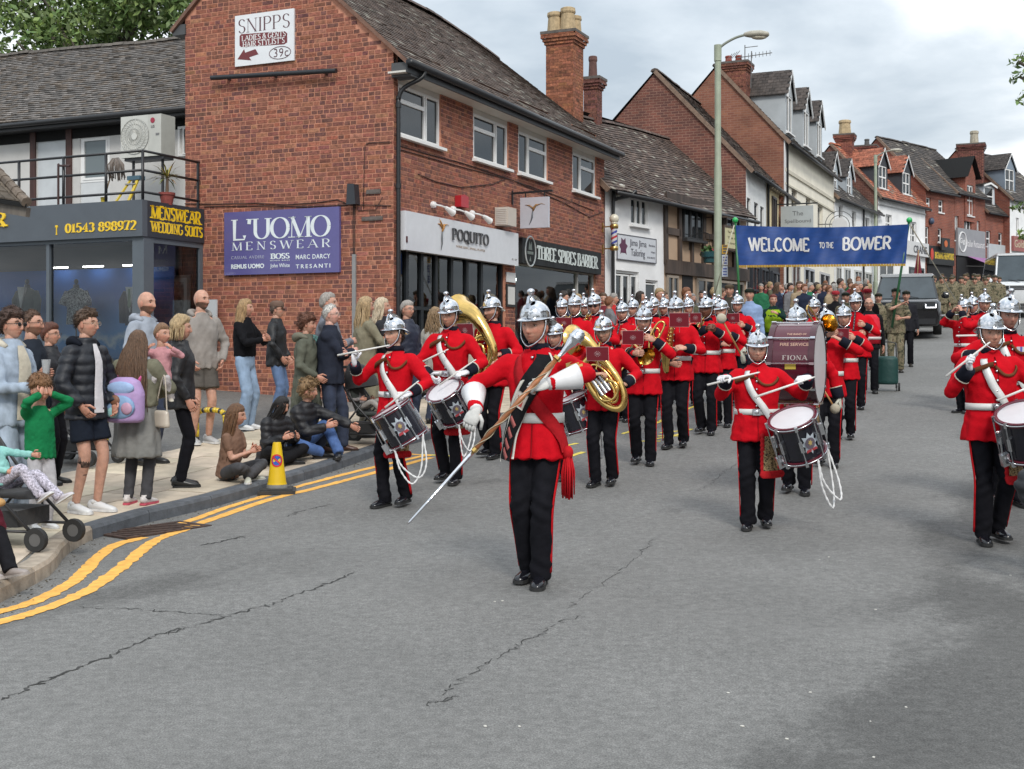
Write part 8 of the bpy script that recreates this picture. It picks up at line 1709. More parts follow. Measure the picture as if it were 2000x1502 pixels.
for x_,yf_,yt_,l_ in((1098,815,572,'bandsman glimpsed between the drum major and the barber window'),(1142,806,570,'bandsman glimpsed behind the bandsman in sunglasses'),(1236,800,574,'bandsman glimpsed left of the trombonist helmet'),(1298,795,572,'bandsman glimpsed between trombonist and saxophonist'),(1346,792,572,'bandsman glimpsed between saxophonist and trumpeter'),(1398,788,572,'bandsman glimpsed left of the raised beater'),(1590,800,572,'bandsman glimpsed between bass drum and trombonist')):plain(l_,x_,yf_,yt_,None,belt=False)
plain('bandsman in the row behind the piccolo player',1902,790,568,None);plain('bandsman far back at the right between piccolo player and drummer',1922,800,562,None)
# ================================================================== SPECTATORS
SWEAT=[(.84,.182,.140),(.92,.182,.142),(1.05,.172,.135),(1.25,.182,.138),(1.35,.168,.116),(1.41,.125,.095),(1.45,.088,.082),(1.48,.078,.075)]
JACK=[(.80,.192,.148),(.95,.184,.142),(1.08,.172,.135),(1.28,.186,.142),(1.36,.172,.12),(1.42,.125,.098),(1.47,.082,.08),(1.50,.08,.08)]
SHORTJ=[(.97,.172,.132)]+JACK[2:]
COAT=[(.48,.235,.19),(.70,.215,.172),(.90,.19,.15),(1.05,.17,.132)]+JACK[3:]
def stand(label,x,yf,yt,face,top,bottom,hair,sex='m',shoes=((.02,.02,.02),),pose=None,Y=None,H=None,bulk=1.,bare_leg=False,bare_arm=False,specs=None,head=(0,0,0),vox=.016,lo=False,skin=(.52,.29,.21),headsc=1.0,hood=None,legend=1.,legr=(.092,.072,.068),sleeve=1.,arm=(.068,.054,.045),quilt=0.,group=None,hairkw={},front=None,name='person',road=False,fold=.009,gz=None,**kw):
 if Y:X=(x-CX)/F*Y;g=Vector((X,Y,float((road_z if road else pave_z)(X,Y))))
 else:g=ray_ground(x,yf)if road else ray_pave(x,yf)
 if gz is not None:g.z=gz
 if H is None:H=EYE+(HZ-yt)*g.y/F-g.z-(.02 if hair else 0)
 p={'head':head,'lc':.5,'rc':.5};p.update(pose or{})
 f=Fig(label,tuple(g),face,H,bulk,p,skin,group,vox,headsc,lo,name);f.body(sex,bare_arm,bare_leg,hairc=tuple(hair[1])if hair else(.05,.03,.02),**kw)
 prof,col,M=top;f.top(prof,arm,col,M,sleeve,quilt=quilt,fold=fold,name='jacket' if prof is not SWEAT else 'sweatshirt')
 col,M=bottom;f.legs(legr,col,M,legend,'trousers' if legend==1 else 'shorts');f.shoes(shoes[0],M_plastic,shoes[1]if len(shoes)>1 else(.02,.02,.02))
 if hair:f.hair(hair[0],hair[1],**{**({'length':.36}if hair[0]=='long' else{}),**hairkw})
 if specs:f.glasses(*specs)
 if hood is not None:
  mb=MB();mb.tube(smooth_path([f.T((-.105,-.045,1.44)),f.T((-.10,.05,1.475)),f.T((0,.125,1.45)),f.T((.10,.05,1.475)),f.T((.105,-.045,1.44))],4),[.018,.024,.03,.034,.042,.05,.058,.062,.064,.062,.058,.05,.042,.034,.03,.024,.018],10);f.put('hood',mb,M or M_wool,hood)
 if front:f.panel('shirt_front',-front[0],front[0],front[1],1.45,M_wool,front[2],.010,lambda t:1-.35*t)
 return f
WHT=(.62,.62,.62);POCK={'lh':(.20,-.13,.93),'rh':(-.20,-.13,.93),'le':(1,.5,-.1),'re':(-1,.5,-.1)}
FOLD={'lh':(-.10,-.22,1.16),'rh':(.10,-.25,1.19),'le':(1,.1,-.5),'re':(-1,.1,-.5)};HOLD={'lh':(.10,-.28,1.22),'rh':(-.04,-.28,1.20),'le':(1,.2,-.7),'re':(-1,.2,-.7)}
JEAN=(.10,.16,.29);LJEAN=(.24,.33,.46);DJ=(.025,.035,.065)
w1_=stand('woman in pale denim jacket and sunglasses hugging the boy in green',22,0,598,1.25,(JACK,(.30,.36,.44),M_denim),((.30,.36,.44),M_denim),('short',(.06,.03,.02)),'f',Y=10.1,specs=((.01,.01,.01),True),pose={'lhw':(.30,-.06,1.10),'lew':(.5,-.3,-1),'rhw':(.26,-.22,1.12)},hairkw={'thick':.028,'back':-.09},front=(.5,.85,(.55,.50,.40)),hood=(.5,.46,.38))
stand('man in glasses with short beard and dark tee holding a plastic cup',62,0,600,1.5,(SWEAT,(.02,.025,.035),M_wool),(DJ,M_denim),('short',(.09,.045,.025)),Y=11.3,specs=((.1,.05,.04),),beard=.75,pose={'rhw':(.17,-.28,1.18),'rew':(-.3,-.4,-1),'rc':.9},hairkw={'thick':.008,'line':.075},head=(-.03,0,0))
cup=empty('plastic_cup',px(90,718,10.97));tag(cup,'clear plastic cup in the bearded man\'s hand','cup');mb=MB();mb.lathe([(0,-.06),(.028,-.06),(.040,.07),(.042,.072),(.038,.07),(.026,-.055),(0,-.055)],16);smart(mb.build('cup_wall',mat('clear_plastic',(.6,.62,.64),.1,var=0,alpha=.45),cup))
stand('short woman in glasses and black jacket behind the bearded man',97,0,626,1.5,(JACK,BLACK,M_nylon),(BLACK,None),('short',(.10,.03,.015)),'f',Y=12.5,specs=((.02,.02,.02),),lo=True,hairkw={'thick':.02,'back':-.08})
boy=stand('boy in green sweatshirt covering his eyes with both hands',78,985,736,.9,(SWEAT,(.01,.17,.06),M_wool),((.42,.41,.43),M_wool),('short',(.22,.11,.05)),Y=9.9,H=1.17,headsc=1.42,pose={'lh':(.07,-.13,1.62),'rh':(-.07,-.13,1.62),'le':(1,-.2,-.5),'re':(-1,-.2,-.5),'ld':(-.5,.1,.8),'rd':(.5,.1,.8),'ln':(0,1,0),'rn':(0,1,0)},child=True,hairkw={'thick':.022,'line':.03},shoes=(WHT,WHT))
pm=stand('man in glasses and black puffer jacket with tattooed bare legs and white trainers',168,1000,599,1.15,(JACK,(.008,.010,.016),M_nylon),((.012,.016,.026),M_wool),('short',(.08,.045,.025)),pose={**POCK,'lf':(.09,-.04,.085),'rf':(-.09,.03,.085)},specs=((.35,.28,.2),),bare_leg=True,legend=.48,legr=(.105,.1,.1),quilt=.010,front=(.30,.86,(.62,.60,.62)),hood=(.008,.010,.016),shoes=(WHT,WHT),head=(0,.2,0),hairkw={'thick':.02,'line':.06,'side':.02,'back':-.02},vox=.013,arm=(.078,.064,.056))
for q,rr in(((.55),.056),((.72),.046)):
 a=pm.kn[-1]+(pm.an[-1]-pm.kn[-1])*(q-.45)
 mb=MB();mb.tube([a+[0,0,.04],a,a-[0,0,.05]],[rr*.9,rr*.93,rr*.84],14);pm.put('tattoo',mb,mat('tattoo_ink',(.12,.075,.06),.5,var=.75,vscale=30),None)
mum=stand('long haired woman in grey dress and olive coat seen from behind carrying a toddler',268,985,640,3.0,(COAT,(.20,.20,.19),M_wool),((.06,.06,.065),M_wool),('long',(.12,.065,.035)),'f',bulk=1.08,pose={'lh':(.16,-.28,1.12),'rh':(-.10,-.26,1.10),'le':(1,.2,-.4),'re':(-1,.2,-.4)},hairkw={'length':.66,'n':210,'spread':.075,'r0':.009,'y_off':.075},shoes=((.60,.56,.54),(.5,.08,.12)),head=(0,-.25,0),legr=(.08,.062,.05))
mb=MB();mb.add(*level([tube_oriented([mum.T((0,0,z))for z in(.98,1.2,1.36,1.44)],[(.215,.175),(.205,.16),(.19,.135),(.12,.10)],mum.Rt,20)]+[mum.arm_tube(q,(.085,.072,.055))for q in(1,-1)],.016,3,folds(.008,5)));mum.put('olive_coat',mb,M_wool,(.16,.155,.11))
tod=stand('toddler in pink jacket carried on her mother\'s arm',315,0,0,.2,(SWEAT,(.52,.26,.28),M_wool),((.45,.42,.42),M_wool),('short',(.22,.12,.06)),'f',Y=mum.root.location[1]+.17,H=.92,headsc=1.55,child=True,gz=0.,pose={'pelvis':(0,0,.60),'lf':(.18,-.18,.25),'rf':(-.18,-.18,.25),'lh':(.20,-.3,1.12),'rh':(-.20,-.3,1.12),'head':(0,.9,0)},lo=True,shoes=((.5,.46,.38),),hairkw={'thick':.012})
tod.root.location.z=float(px(324,652,tod.root.location[1])[2])-.72
bp_=empty('backpack',mum.W((.0,.235,1.06)),3.0);bp_.scale=(1.2,)*3;tag(bp_,'child\'s pink and blue backpack on the long haired woman\'s back','backpack')
mb=MB();mb.add(*level([tube_oriented([np.array([0,.03,z])for z in(-.17,-.15,.05,.14,.17)],[(.12,.07),(.15,.09),(.155,.09),(.12,.07),(.06,.04)],np.eye(3),20)],.014,3));o=mb.build('bag',M_nylon,bp_,(.40,.27,.50),smooth=True,clean=False)
for c,r_,col in(((0,.115,-.05),(.12,.02,.09),(.22,.35,.55)),((-.06,.13,-.06),(.045,.015,.045),(.5,.3,.42)),((.05,.13,-.09),(.045,.015,.04),(.3,.55,.55)),((.03,.132,.0),(.04,.015,.04),(.2,.09,.05)),((0,.105,.09),(.11,.02,.05),(.3,.42,.65))):mb=MB();mb.ball(c,r_,12,8);mb.build('patch',M_nylon,bp_,col,smooth=True)
for sx in(-1,1):mb=MB();mb.tube(smooth_path([(sx*.09,-.02,.14),(sx*.10,-.2,.24),(sx*.10,-.30,.1)],4),[(.022,.006)]*9,6);mb.build('strap',M_nylon,bp_,(.55,.08,.25),smooth=True)
hb=empty('handbag',mum.W((-.26,.02,.86)),2.4);tag(hb,'cream quilted handbag at the long haired woman\'s hip','handbag');mb=MB();mb.add(*level([tube_oriented([np.array([0,0,z])for z in(-.08,-.06,.06,.08)],[(.12,.035),(.13,.045),(.115,.04),(.10,.03)],np.eye(3),16)],.012,2));mb.build('bag',M_leather,hb,(.52,.46,.38),smooth=True,clean=False);mb=MB();mb.tube(smooth_path([(-.1,0,.07),(-.05,0,.4),(.1,0,.07)],6),.006,5);mb.build('strap',M_leather,hb,(.5,.44,.36))
stand('bald bearded man in pale grey hoodie smiling behind the long haired woman',285,0,567,1.2,(SWEAT,(.30,.33,.38),M_wool),(DJ,M_denim),None,Y=14.,hood=(.30,.33,.38),beard=.9,hairkw={},stubble=(.07,.035,.02),brow=(.06,.03,.02),bulk=1.08,pose=POCK)
stand('blonde woman in black coat and leggings standing on the kerb slabs',352,950,612,1.9,(JACK,(.010,.010,.012),M_nylon),(BLACK,None),('long',(.42,.30,.16)),'f',pose={'rhw':(.13,-.2,.88),'lh':(.22,-.1,.9)},hairkw={'length':.17,'n':70,'thick':.024},legr=(.078,.058,.048),shoes=((.015,.015,.015),(.015,.015,.015)),bulk=1.04,fold=.008)
stand('bald bearded man in taupe hoodie and shorts beside the white board',392,866,563,.7,(SWEAT,(.27,.245,.225),M_wool),((.10,.09,.08),M_wool),None,pose=POCK,hood=(.27,.245,.225),beard=.95,stubble=(.05,.03,.02),brow=(.05,.03,.02),bare_leg=True,legend=.5,legr=(.11,.10,.10),shoes=((.4,.4,.4),WHT),bulk=1.06,head=(0,.35,0))
stand('young blonde woman in cropped black jacket and pale jeans',478,838,580,1.3,(SHORTJ,(.008,.008,.010),M_wool),(LJEAN,M_denim),('long',(.36,.23,.11)),'f',pose={**HOLD},hairkw={'length':.42,'n':110},head=(0,.3,0),legr=(.092,.08,.088),shoes=(WHT,WHT))
cm=stand('man in brown cap and black jacket facing the band',540,822,585,1.5,(JACK,(.008,.009,.011),M_nylon),(JEAN,M_denim),('short',(.12,.08,.06)),specs=((.02,.02,.02),True),pose=POCK,hairkw={'thick':.008},shoes=((.05,.04,.03),))
def cap(f,col,peak=True,M=None,tall=.05,name='cap',w=1.):
 mb=MB();n=24;V=[];pr=[(1.0,.045),(1.03,.075),(.98,.075+tall*.6),(.6,.085+tall),(0,.088+tall)]
 for r,z in pr:V+=[(.083*w*r*math.sin(2*math.pi*i/n),.103*w*r*math.cos(2*math.pi*i/n)+.005,z)for i in range(n)]
 mb.add(V,[(j*n+i,j*n+(i+1)%n,(j+1)*n+(i+1)%n,(j+1)*n+i)for j in range(len(pr)-1)for i in range(n)]);o=f.head_part(name,mb,M or M_wool,col)
 if peak:mb=MB();mb.add([(.075*math.sin(a),-.09-.065*math.cos(a)*q+.0,.048-.014*q)for q in(0,1)for a in np.linspace(-1.35,1.35,12)],[(i,i+1,13+i,12+i)for i in range(11)]);f.head_part('cap_peak',mb,M_plastic,np.array(col)*.6,par=o)
 return o
cap(cm,(.14,.09,.07))
pk=stand('woman with short auburn hair in olive parka and teal scarf',598,884,610,1.5,(COAT,(.105,.11,.085),M_wool),((.30,.28,.25),M_wool),('short',(.14,.055,.03)),'f',pose={'rhw':(.16,-.2,.93),'lh':(.2,-.2,.95)},hairkw={'thick':.03,'back':-.07,'line':.05},hood=(.16,.155,.12),bulk=1.04,head=(.05,.1,0),fold=.009)
mb=MB();mb.tube(smooth_path([pk.T((.1,.04,1.47)),pk.T((.05,-.12,1.44)),pk.T((.07,-.16,1.3)),pk.T((.10,-.18,1.05)),pk.T((.13,-.19,.86))],5),[(.035,.014)]*21,8);pk.put('scarf',mb,mat('check_scarf',(.12,.26,.25),.9,var=.7,vscale=40),None)
om=stand('white haired old man in navy jacket with arms folded',645,882,590,1.45,(JACK,(.022,.026,.04),M_wool),(DJ,M_denim),('short',(.62,.60,.56)),pose={**FOLD,'lf':(.10,-.12,.085),'rf':(-.10,.10,.085)},specs=((.3,.28,.25),),hairkw={'thick':.008,'line':.09,'side':.0},shoes=((.07,.03,.02),(.03,.02,.015)),bulk=1.08,skin=(.60,.35,.28))
stand('grey haired man in grey gilet behind the white haired man',640,0,567,1.5,(JACK,(.14,.15,.18),M_nylon),((.15,.16,.12),M_wool),('short',(.32,.29,.26)),Y=15.4,pose=FOLD,lo=True,hairkw={'thick':.014,'line':.07})
stand('long haired blonde woman in khaki trench coat by the cable cover',713,0,575,2.0,(COAT,(.22,.20,.14),M_wool),((.2,.18,.14),M_wool),('long',(.40,.28,.15)),'f',Y=16.3,pose=HOLD,hairkw={'length':.33,'n':100})
stand('second blonde woman with paler hair beside the trench coat',745,0,577,1.6,(JACK,(.03,.03,.035),M_wool),(DJ,M_denim),('long',(.55,.45,.32)),'f',Y=16.9,pose=HOLD,lo=True,hairkw={'length':.30})
stand('grey haired man in navy jacket behind the leftmost drummer',795,0,583,.9,(JACK,(.012,.016,.035),M_nylon),(DJ,M_denim),('short',(.36,.33,.30)),Y=16.9,lo=True,specs=((.1,.1,.1),),hairkw={'thick':.016})
stand('woman with wavy light brown hair between the two left drummers',850,0,596,2.6,(JACK,(.40,.38,.34),M_wool),(DJ,M_denim),('long',(.26,.17,.09)),'f',Y=17.6,lo=True,hairkw={'length':.34,'wave':.03});stand('woman with ash blonde hair behind the tuba player',930,0,612,2.6,(JACK,(.10,.09,.08),M_wool),(DJ,M_denim),('long',(.34,.28,.21)),'f',Y=18.5,lo=True,hairkw={'length':.3})
# ---- people sitting on the pavement edge
SIT={'pelvis':(0,0,.13),'tilt':-.1,'lf':(-.10,-.36,.075),'rf':(.10,-.30,.075),'lk':(1,-.3,.35),'rk':(-1,-.3,.35),'lfd':(-1,-.5,0),'rfd':(1,-.5,0)}
stand('girl with long brown hair in brown tee sitting cross legged on the pavement',445,938,0,1.25,(SWEAT,(.20,.12,.085),M_wool),((.05,.05,.055),M_denim),('long',(.15,.075,.035)),'f',H=1.42,headsc=1.2,child=True,pose={**SIT,'torso':(.18,0,0),'lh':(.06,-.34,.40),'rh':(-.02,-.34,.38),'head':(-.1,.35,0)},sleeve=.35,bare_arm=True,shoes=((.5,.5,.42),WHT),hairkw={'length':.48,'n':110,'line':.05},bulk=.95)
cb=stand('curly haired youth in black puffer coat sitting with arm on knee',580,892,0,1.1,(JACK,(.010,.010,.013),M_nylon),((.07,.14,.34),M_denim),('curly',(.26,.16,.075)),H=1.72,pose={**SIT,'lf':(.12,-.52,.075),'rf':(-.02,-.34,.075),'lk':(.4,-.3,1),'torso':(.28,0,0),'lh':(.26,-.66,.36),'rh':(-.02,-.44,.38),'le':(1,-.1,.3),'head':(-.2,.3,0)},quilt=.010,arm=(.082,.068,.056),hairkw={'thick':.03,'line':.05},shoes=((.01,.01,.01),))
stand('black haired girl in black coat sitting between the brown tee girl and the curly youth',527,905,0,.9,(JACK,(.010,.010,.013),M_nylon),((.012,.012,.014),None),('long',(.012,.010,.010)),'f',H=1.5,pose={**SIT,'torso':(.3,0,0),'lh':(.12,-.4,.36),'rh':(-.1,-.38,.36),'head':(.1,.3,0)},quilt=.010,arm=(.08,.066,.056),hairkw={'length':.36,'n':100,'front':True},lo=True)
# ---- pushchairs
def pushchair(loc,face,label,fabric,hood=True,hoodc=None,sc=1.):
 o=empty('pushchair',loc,face);o.scale=(sc,)*3;tag(o,label,'pushchair','pushchairs on the pavement');FR=(.02,.02,.022)
 for sx in(-1,1):
  x=sx*.24;mb=MB();mb.tube([(x,.42,.98),(x,.05,.5),(x,-.38,.10)],.013,8);mb.tube([(x,-.02,.52),(x,.34,.10)],.013,8);mb.tube([(x,-.34,.14),(x,.3,.14)],.011,8);mb.build('side_frame',M_metal,o,FR,smooth=True)
  for y,r in((-.38,.085),(.34,.11)):
   mb=MB();mb.lathe([(r*.55,-.02),(r,-.022),(r+.004,0),(r,.022),(r*.55,.02)],20,(x,y,r+.0),0);wv=smart(mb.build('wheel',M_rubber,o,(.02,.02,.02)));mb=MB();mb.lathe([(0,-.018),(r*.55,-.018),(r*.55,.018),(0,.018)],14,(x,y,r),0);mb.build('hub',M_plastic,wv,(.10,.10,.10))
 mb=MB();mb.tube([(-.24,.42,.98),(.24,.42,.98)],.017,8);mb.build('handlebar',M_rubber,o,(.02,.02,.02));mb=MB()
 mb.add(*level([tube_oriented([np.array([0,y,z])for y,z in((-.22,.36),(.05,.38))],[(.19,.1)]*2,np.eye(3),14),tube([(0,-.25,.40),(0,.06,.38),(0,.20,.78)],[(.20,.03),(.20,.05),(.19,.035)],14,ref=(1,0,0))],.02,3));mb.build('seat',M_fabric,o,fabric,smooth=True,clean=False);mb=MB();mb.box(-.2,.2,-.2,.28,.16,.28);mb.build('basket',M_fabric,o,(.015,.015,.016),clean=False)
 if hood:
  mb=MB();V=[]
  for j in range(7):
   a=-.1+1.5*j/6
   for i in range(11):b_=math.pi*i/10;V.append((.22*math.cos(b_),.22+(-.36*math.sin(a))*math.sin(b_)*1.0,.70+.34*math.sin(b_)*math.cos(a)))
  mb.add(V,[(j*11+i,j*11+i+1,(j+1)*11+i+1,(j+1)*11+i)for j in range(6)for i in range(10)]);mb.build('hood',M_fabric,o,hoodc or fabric,smooth=True,clean=False)
 return o
q=ray_pave(40,1068);pushchair((q.x-.12,q.y+.1,q.z),1.35,'black pushchair with patterned child at the left edge',(.012,.012,.013),False);tot=stand('small child in mint jacket and patterned leggings lying in the pushchair',20,0,0,1.35,(SWEAT,(.26,.52,.48),M_wool),((.46,.44,.50),mat('patterned_leggings',(.50,.47,.55),.9,var=.5,vscale=40)),None,'f',Y=q.y+.1,H=1.0,gz=q.z+.10,headsc=1.4,pose={'pelvis':(0,.10,.66),'torso':(-.55,0,0),'lf':(.12,-.62,.46),'rf':(-.10,-.50,.50),'lh':(.2,-.22,.98),'rh':(-.2,-.1,.8),'lfd':(.1,-.8,.5),'rfd':(-.1,-.8,.5)},shoes=((.5,.47,.5),WHT),child=True)
q=ray_pave(-40,1010);pushchair((q.x,q.y,q.z),1.5,'pushchair with maroon hood cut by the left edge',(.05,.01,.02),True,(.075,.01,.025));q=ray_pave(150,905);pushchair((q.x,q.y,q.z),1.2,'dark pushchair behind the man in the puffer jacket',(.02,.02,.022),False);q=ray_pave(705,868);pushchair((q.x+.1,q.y,q.z),1.2,'pushchair with reclining child behind the white haired man',(.02,.025,.022),True,(.02,.02,.022))
stand('child with bare feet reclining in the pushchair behind the white haired man',712,0,0,1.2,(SWEAT,(.22,.2,.2),M_wool),((.32,.30,.28),M_wool),('short',(.08,.04,.02)),Y=q.y,H=.95,gz=q.z+.12,headsc=1.4,pose={'pelvis':(0,.10,.66),'torso':(-.5,0,0),'lf':(.1,-.6,.56),'rf':(-.1,-.6,.52),'lfd':(.1,-.6,.6),'rfd':(-.1,-.6,.6)},lo=True,shoes=((.5,.5,.5),WHT))
kc=stand('child in black trousers eating bread on the kerb at the lower left',-78,1130,0,1.1,(SWEAT,(.16,.03,.05),M_wool),((.012,.012,.015),None),('short',(.1,.05,.03)),H=1.25,headsc=1.3,Y=7.9,pose={**SIT,'pelvis':(0,0,.16),'lf':(.10,-.52,.10),'rf':(-.12,-.50,.10),'lk':(.2,-.4,1),'rk':(-.2,-.4,1),'lfd':(.1,-1,.2),'rfd':(-.1,-1,.2),'lh':(.08,-.36,.62),'rh':(-.04,-.36,.62),'torso':(.2,0,0)},shoes=((.30,.26,.24),(.34,.31,.29)),child=True)
br=empty('bread_roll',kc.W((.04,-.44,.68)));tag(br,'piece of bread in the hand of the child on the kerb','bread');mb=MB();mb.ball((0,0,0),(.05,.035,.03),10,6);mb.build('crust',M_stone,br,(.45,.26,.10),smooth=True)
ed=stand('person in black puffer coat crouching at the right picture edge',2122,0,0,-.9,(JACK,(.010,.011,.014),M_nylon),(DJ,M_denim),('short',(.1,.08,.06)),Y=8.2,H=1.75,road=True,pose={'pelvis':(0,0,.42),'torso':(.35,0,0),'lf':(.12,-.1,.085),'rf':(-.12,.15,.085),'rhw':(-.345,-.10,.42),'rew':(-.4,.2,.6),'rdw':(-.2,-.1,-1),'rc':.8},quilt=.012,arm=(.09,.076,.064))
# ---- cadets, officer, escort, banner bearers
def cadet(label,x,Y,yt,camo=True,beret=(.015,.02,.015),topc=None,**k2):
 f=stand(label,x,0,yt,k2 .pop('face',-.36),(JACK,topc or(1,1,1),M_camo if camo and topc is None else M_wool),((1,1,1)if camo else BLACK,M_camo if camo else M_wool),('short',(.05,.03,.02)),Y=Y,road=True,lo=True,vox=.02,shoes=((.03,.025,.02),),**k2);cap(f,beret,False,tall=.025,name='beret',w=1.08);return f
sb=cadet('soldier in camouflage carrying the right banner pole',1750,25.6,560,pose={'rhw':(.05,-.26,1.42),'rew':(-1,.2,-.5),'rc':1.2,'lhw':(.0,-.30,1.12),'lew':(1,.3,-.3),'lc':1.2,'head':(-.05,-.2,0)},sleeve=.6,bare_arm=True)
cadet('dark uniformed cadet right behind the pole carrying soldier',1770,27.,565,False,topc=(.02,.02,.025));cadet('young cadet in camouflage left of the pole carrying soldier',1716,28.,570)
of_=stand('officer in black tunic and red banded peaked cap',1694,0,562,-.3,(JACK,(.008,.008,.010),M_wool),(BLACK,None),('short',(.05,.03,.02)),Y=26.5,road=True,lo=True,vox=.02);cap(of_,(.30,.02,.03),True,tall=.045,name='peaked_cap',w=1.15)
o2=stand('second soldier in red banded peaked cap beyond the bass drum',1632,0,566,-.3,(JACK,(.012,.012,.014),M_wool),(BLACK,None),('short',(.05,.03,.02)),Y=28.,road=True,lo=True,vox=.022);cap(o2,(.32,.03,.04),True,tall=.045,name='peaked_cap',w=1.15)
cadet('cadet in dark beret just right of the bass drummer',1652,27.,568);cadet('cadet in pale blue shirt and dark beret',1464,24.5,560,False,topc=(.24,.33,.52))
lbn=cadet('man in flat cap holding the left banner pole',1425,25.6,552,False,(.08,.06,.04),(.05,.045,.035),pose={'lhw':(.24,-.22,1.50),'lew':(1,.2,-.6),'lc':1.2})
hv=stand('woman in yellow high visibility vest among the far spectators',1510,0,572,0.,(JACK,(.01,.03,.025),M_wool),(BLACK,None),('short',(.16,.03,.02)),'f',Y=25.,road=True,lo=True,vox=.022,pose={'lhw':(.02,-.3,1.3),'lew':(1,.2,-.6)});mb=MB();mb.add(*tube_oriented([hv.T((0,0,z))for z in(.95,1.2,1.36,1.42)],[(.20,.155),(.20,.155),(.185,.13),(.13,.10)],hv.Rt,18));hv.put('vest',mb,M_wool,(.26,.40,.02))
es=stand('bald bespectacled man in red reflective vest pulling a trolley bag',1697,768,580,-.25,(JACK,(.012,.012,.014),M_wool),(BLACK,None),None,specs=((.05,.05,.05),),road=True,beard=.6,stubble=(.12,.07,.05),vox=.017,pose={'lhw':(.26,.02,.83),'rhw':(-.2,-.1,.9)});mb=MB();mb.add(*tube_oriented([es.T((0,0,z))for z in(.90,1.2,1.36,1.43)],[(.205,.16),(.205,.158),(.19,.135),(.13,.10)],es.Rt,18));v_=es.put('vest',mb,M_wool,(.62,.03,.05));es.prof=[(.9,.21,.165),(1.36,.21,.16)]
for z in(1.0,1.12):es.band('reflective_band',z,.05,M_plastic,(.55,.5,.5),.004)
# ---- massed soldiers and far spectators: a few figures copied, each its own thing
random.seed(21)
sol=[cadet('soldier in camouflage in the massed ranks behind the black car',1830+k*30,44.+k,0,H=1.76,group='massed soldiers in camouflage',pose={'lf':(.09,-.08*(k%3-1),.085),'rf':(-.09,.08*(k%3-1),.085)},beret=[(.06,.05,.03),(.09,.07,.04),(.05,.05,.035)][k])for k in range(3)]
spots=[(x+random.uniform(-5,5),Y)for Y in(43.5,46,48.5,51,53.5,56)for x in range(1822 if Y>45 else 1838,1966 if Y>47 else 1945,21)]
for i,(x,Y)in enumerate(spots):
 o=sol[i]if i<3 else copy_tree(sol[i%3].root);o=o.root if isinstance(o,Fig)else o;X=(x-CX)/F*Y;o.location=(X,Y,float(road_z(X,Y)));o.rotation_euler[2]=-.4+random.uniform(-.15,.15);k=random.uniform(.96,1.05);o.scale=(k,)*3
FC=[('black',(.012,.012,.014)),('navy',(.02,.026,.05)),('grey',(.17,.17,.18)),('white',(.58,.58,.58)),('olive',(.11,.11,.07)),('maroon',(.16,.025,.035)),('tan',(.34,.26,.17)),('light blue',(.26,.36,.48)),('red',(.45,.03,.03)),('green',(.03,.16,.08))]
FH=[('dark',(.03,.02,.015)),('brown',(.10,.055,.03)),('grey',(.33,.31,.29)),('blonde',(.38,.27,.14)),('ginger',(.20,.075,.03))]
base=[stand('x',1100,0,0,a,(p_,(1,1,1),M_wool),(DJ,M_denim),(h,(1,1,1)),sx,Y=28,H=1.7,lo=True,vox=.026,hairkw={'length':.3}if h=='long' else{'thick':.018},head=(0,hy,0))for p_,h,sx,a,hy in((JACK,'short','m',.5,.3),(JACK,'long','f',.8,.2),(SWEAT,'short','m',1.2,-.2),(COAT,'short','f',.2,.5))]
ZONE=[(1118,'under the barber sign'),(1215,'outside the white tailor shop'),(1300,'by the tailor shop corner'),(1400,'before the timber framed shop'),(1500,'under the banner word WELCOME'),(1600,'under the middle of the banner'),(1720,'under the banner word BOWER')]
far=[(1100,23.5),(1128,24.5),(1178,25),(1190,23.6),(1198,26),(1250,26),(1288,24.5),(1296,27),(1340,25.5),(1352,28),(1372,29),(1395,27.5),(1410,30)]+[(1478+i*9.5+random.uniform(-3,3),random.uniform(32,40))for i in range(24)]+[(1500+i*16,45+random.uniform(-3,3))for i in range(13)]
seen=set();cnt={}
for i,(x,Y)in enumerate(far):
 b_=base[i%4];o=b_.root if i<4 else copy_tree(b_.root);X=(x-CX)/F*Y;o.location=(X,Y,float(road_z(X,Y))+.12);o.rotation_euler[2]=random.uniform(-.2,1.9);k=random.uniform(.93,1.05)*(1.7/1.75);o.scale=(k,)*3
 zn=next((z for l_,z in ZONE if x<l_),ZONE[-1][1]);t_=0
 while True:
  (cn,cc),(hn,hc_)=FC[(i*7+t_*3+random.randrange(3))%len(FC)],FH[(i*3+t_)%len(FH)];lab=f'spectator with {hn} hair in {cn} top {zn}';t_+=1
  if lab not in seen or t_>40:break
 seen.add(lab);tag(o,lab,'person','far spectators on the pavement')
 for ch in o.children:
  if ch.name.startswith(('jacket','sweatshirt')):ch.color=(*cc,1)
  elif ch.name.startswith('hair'):ch.color=(*hc_,1)
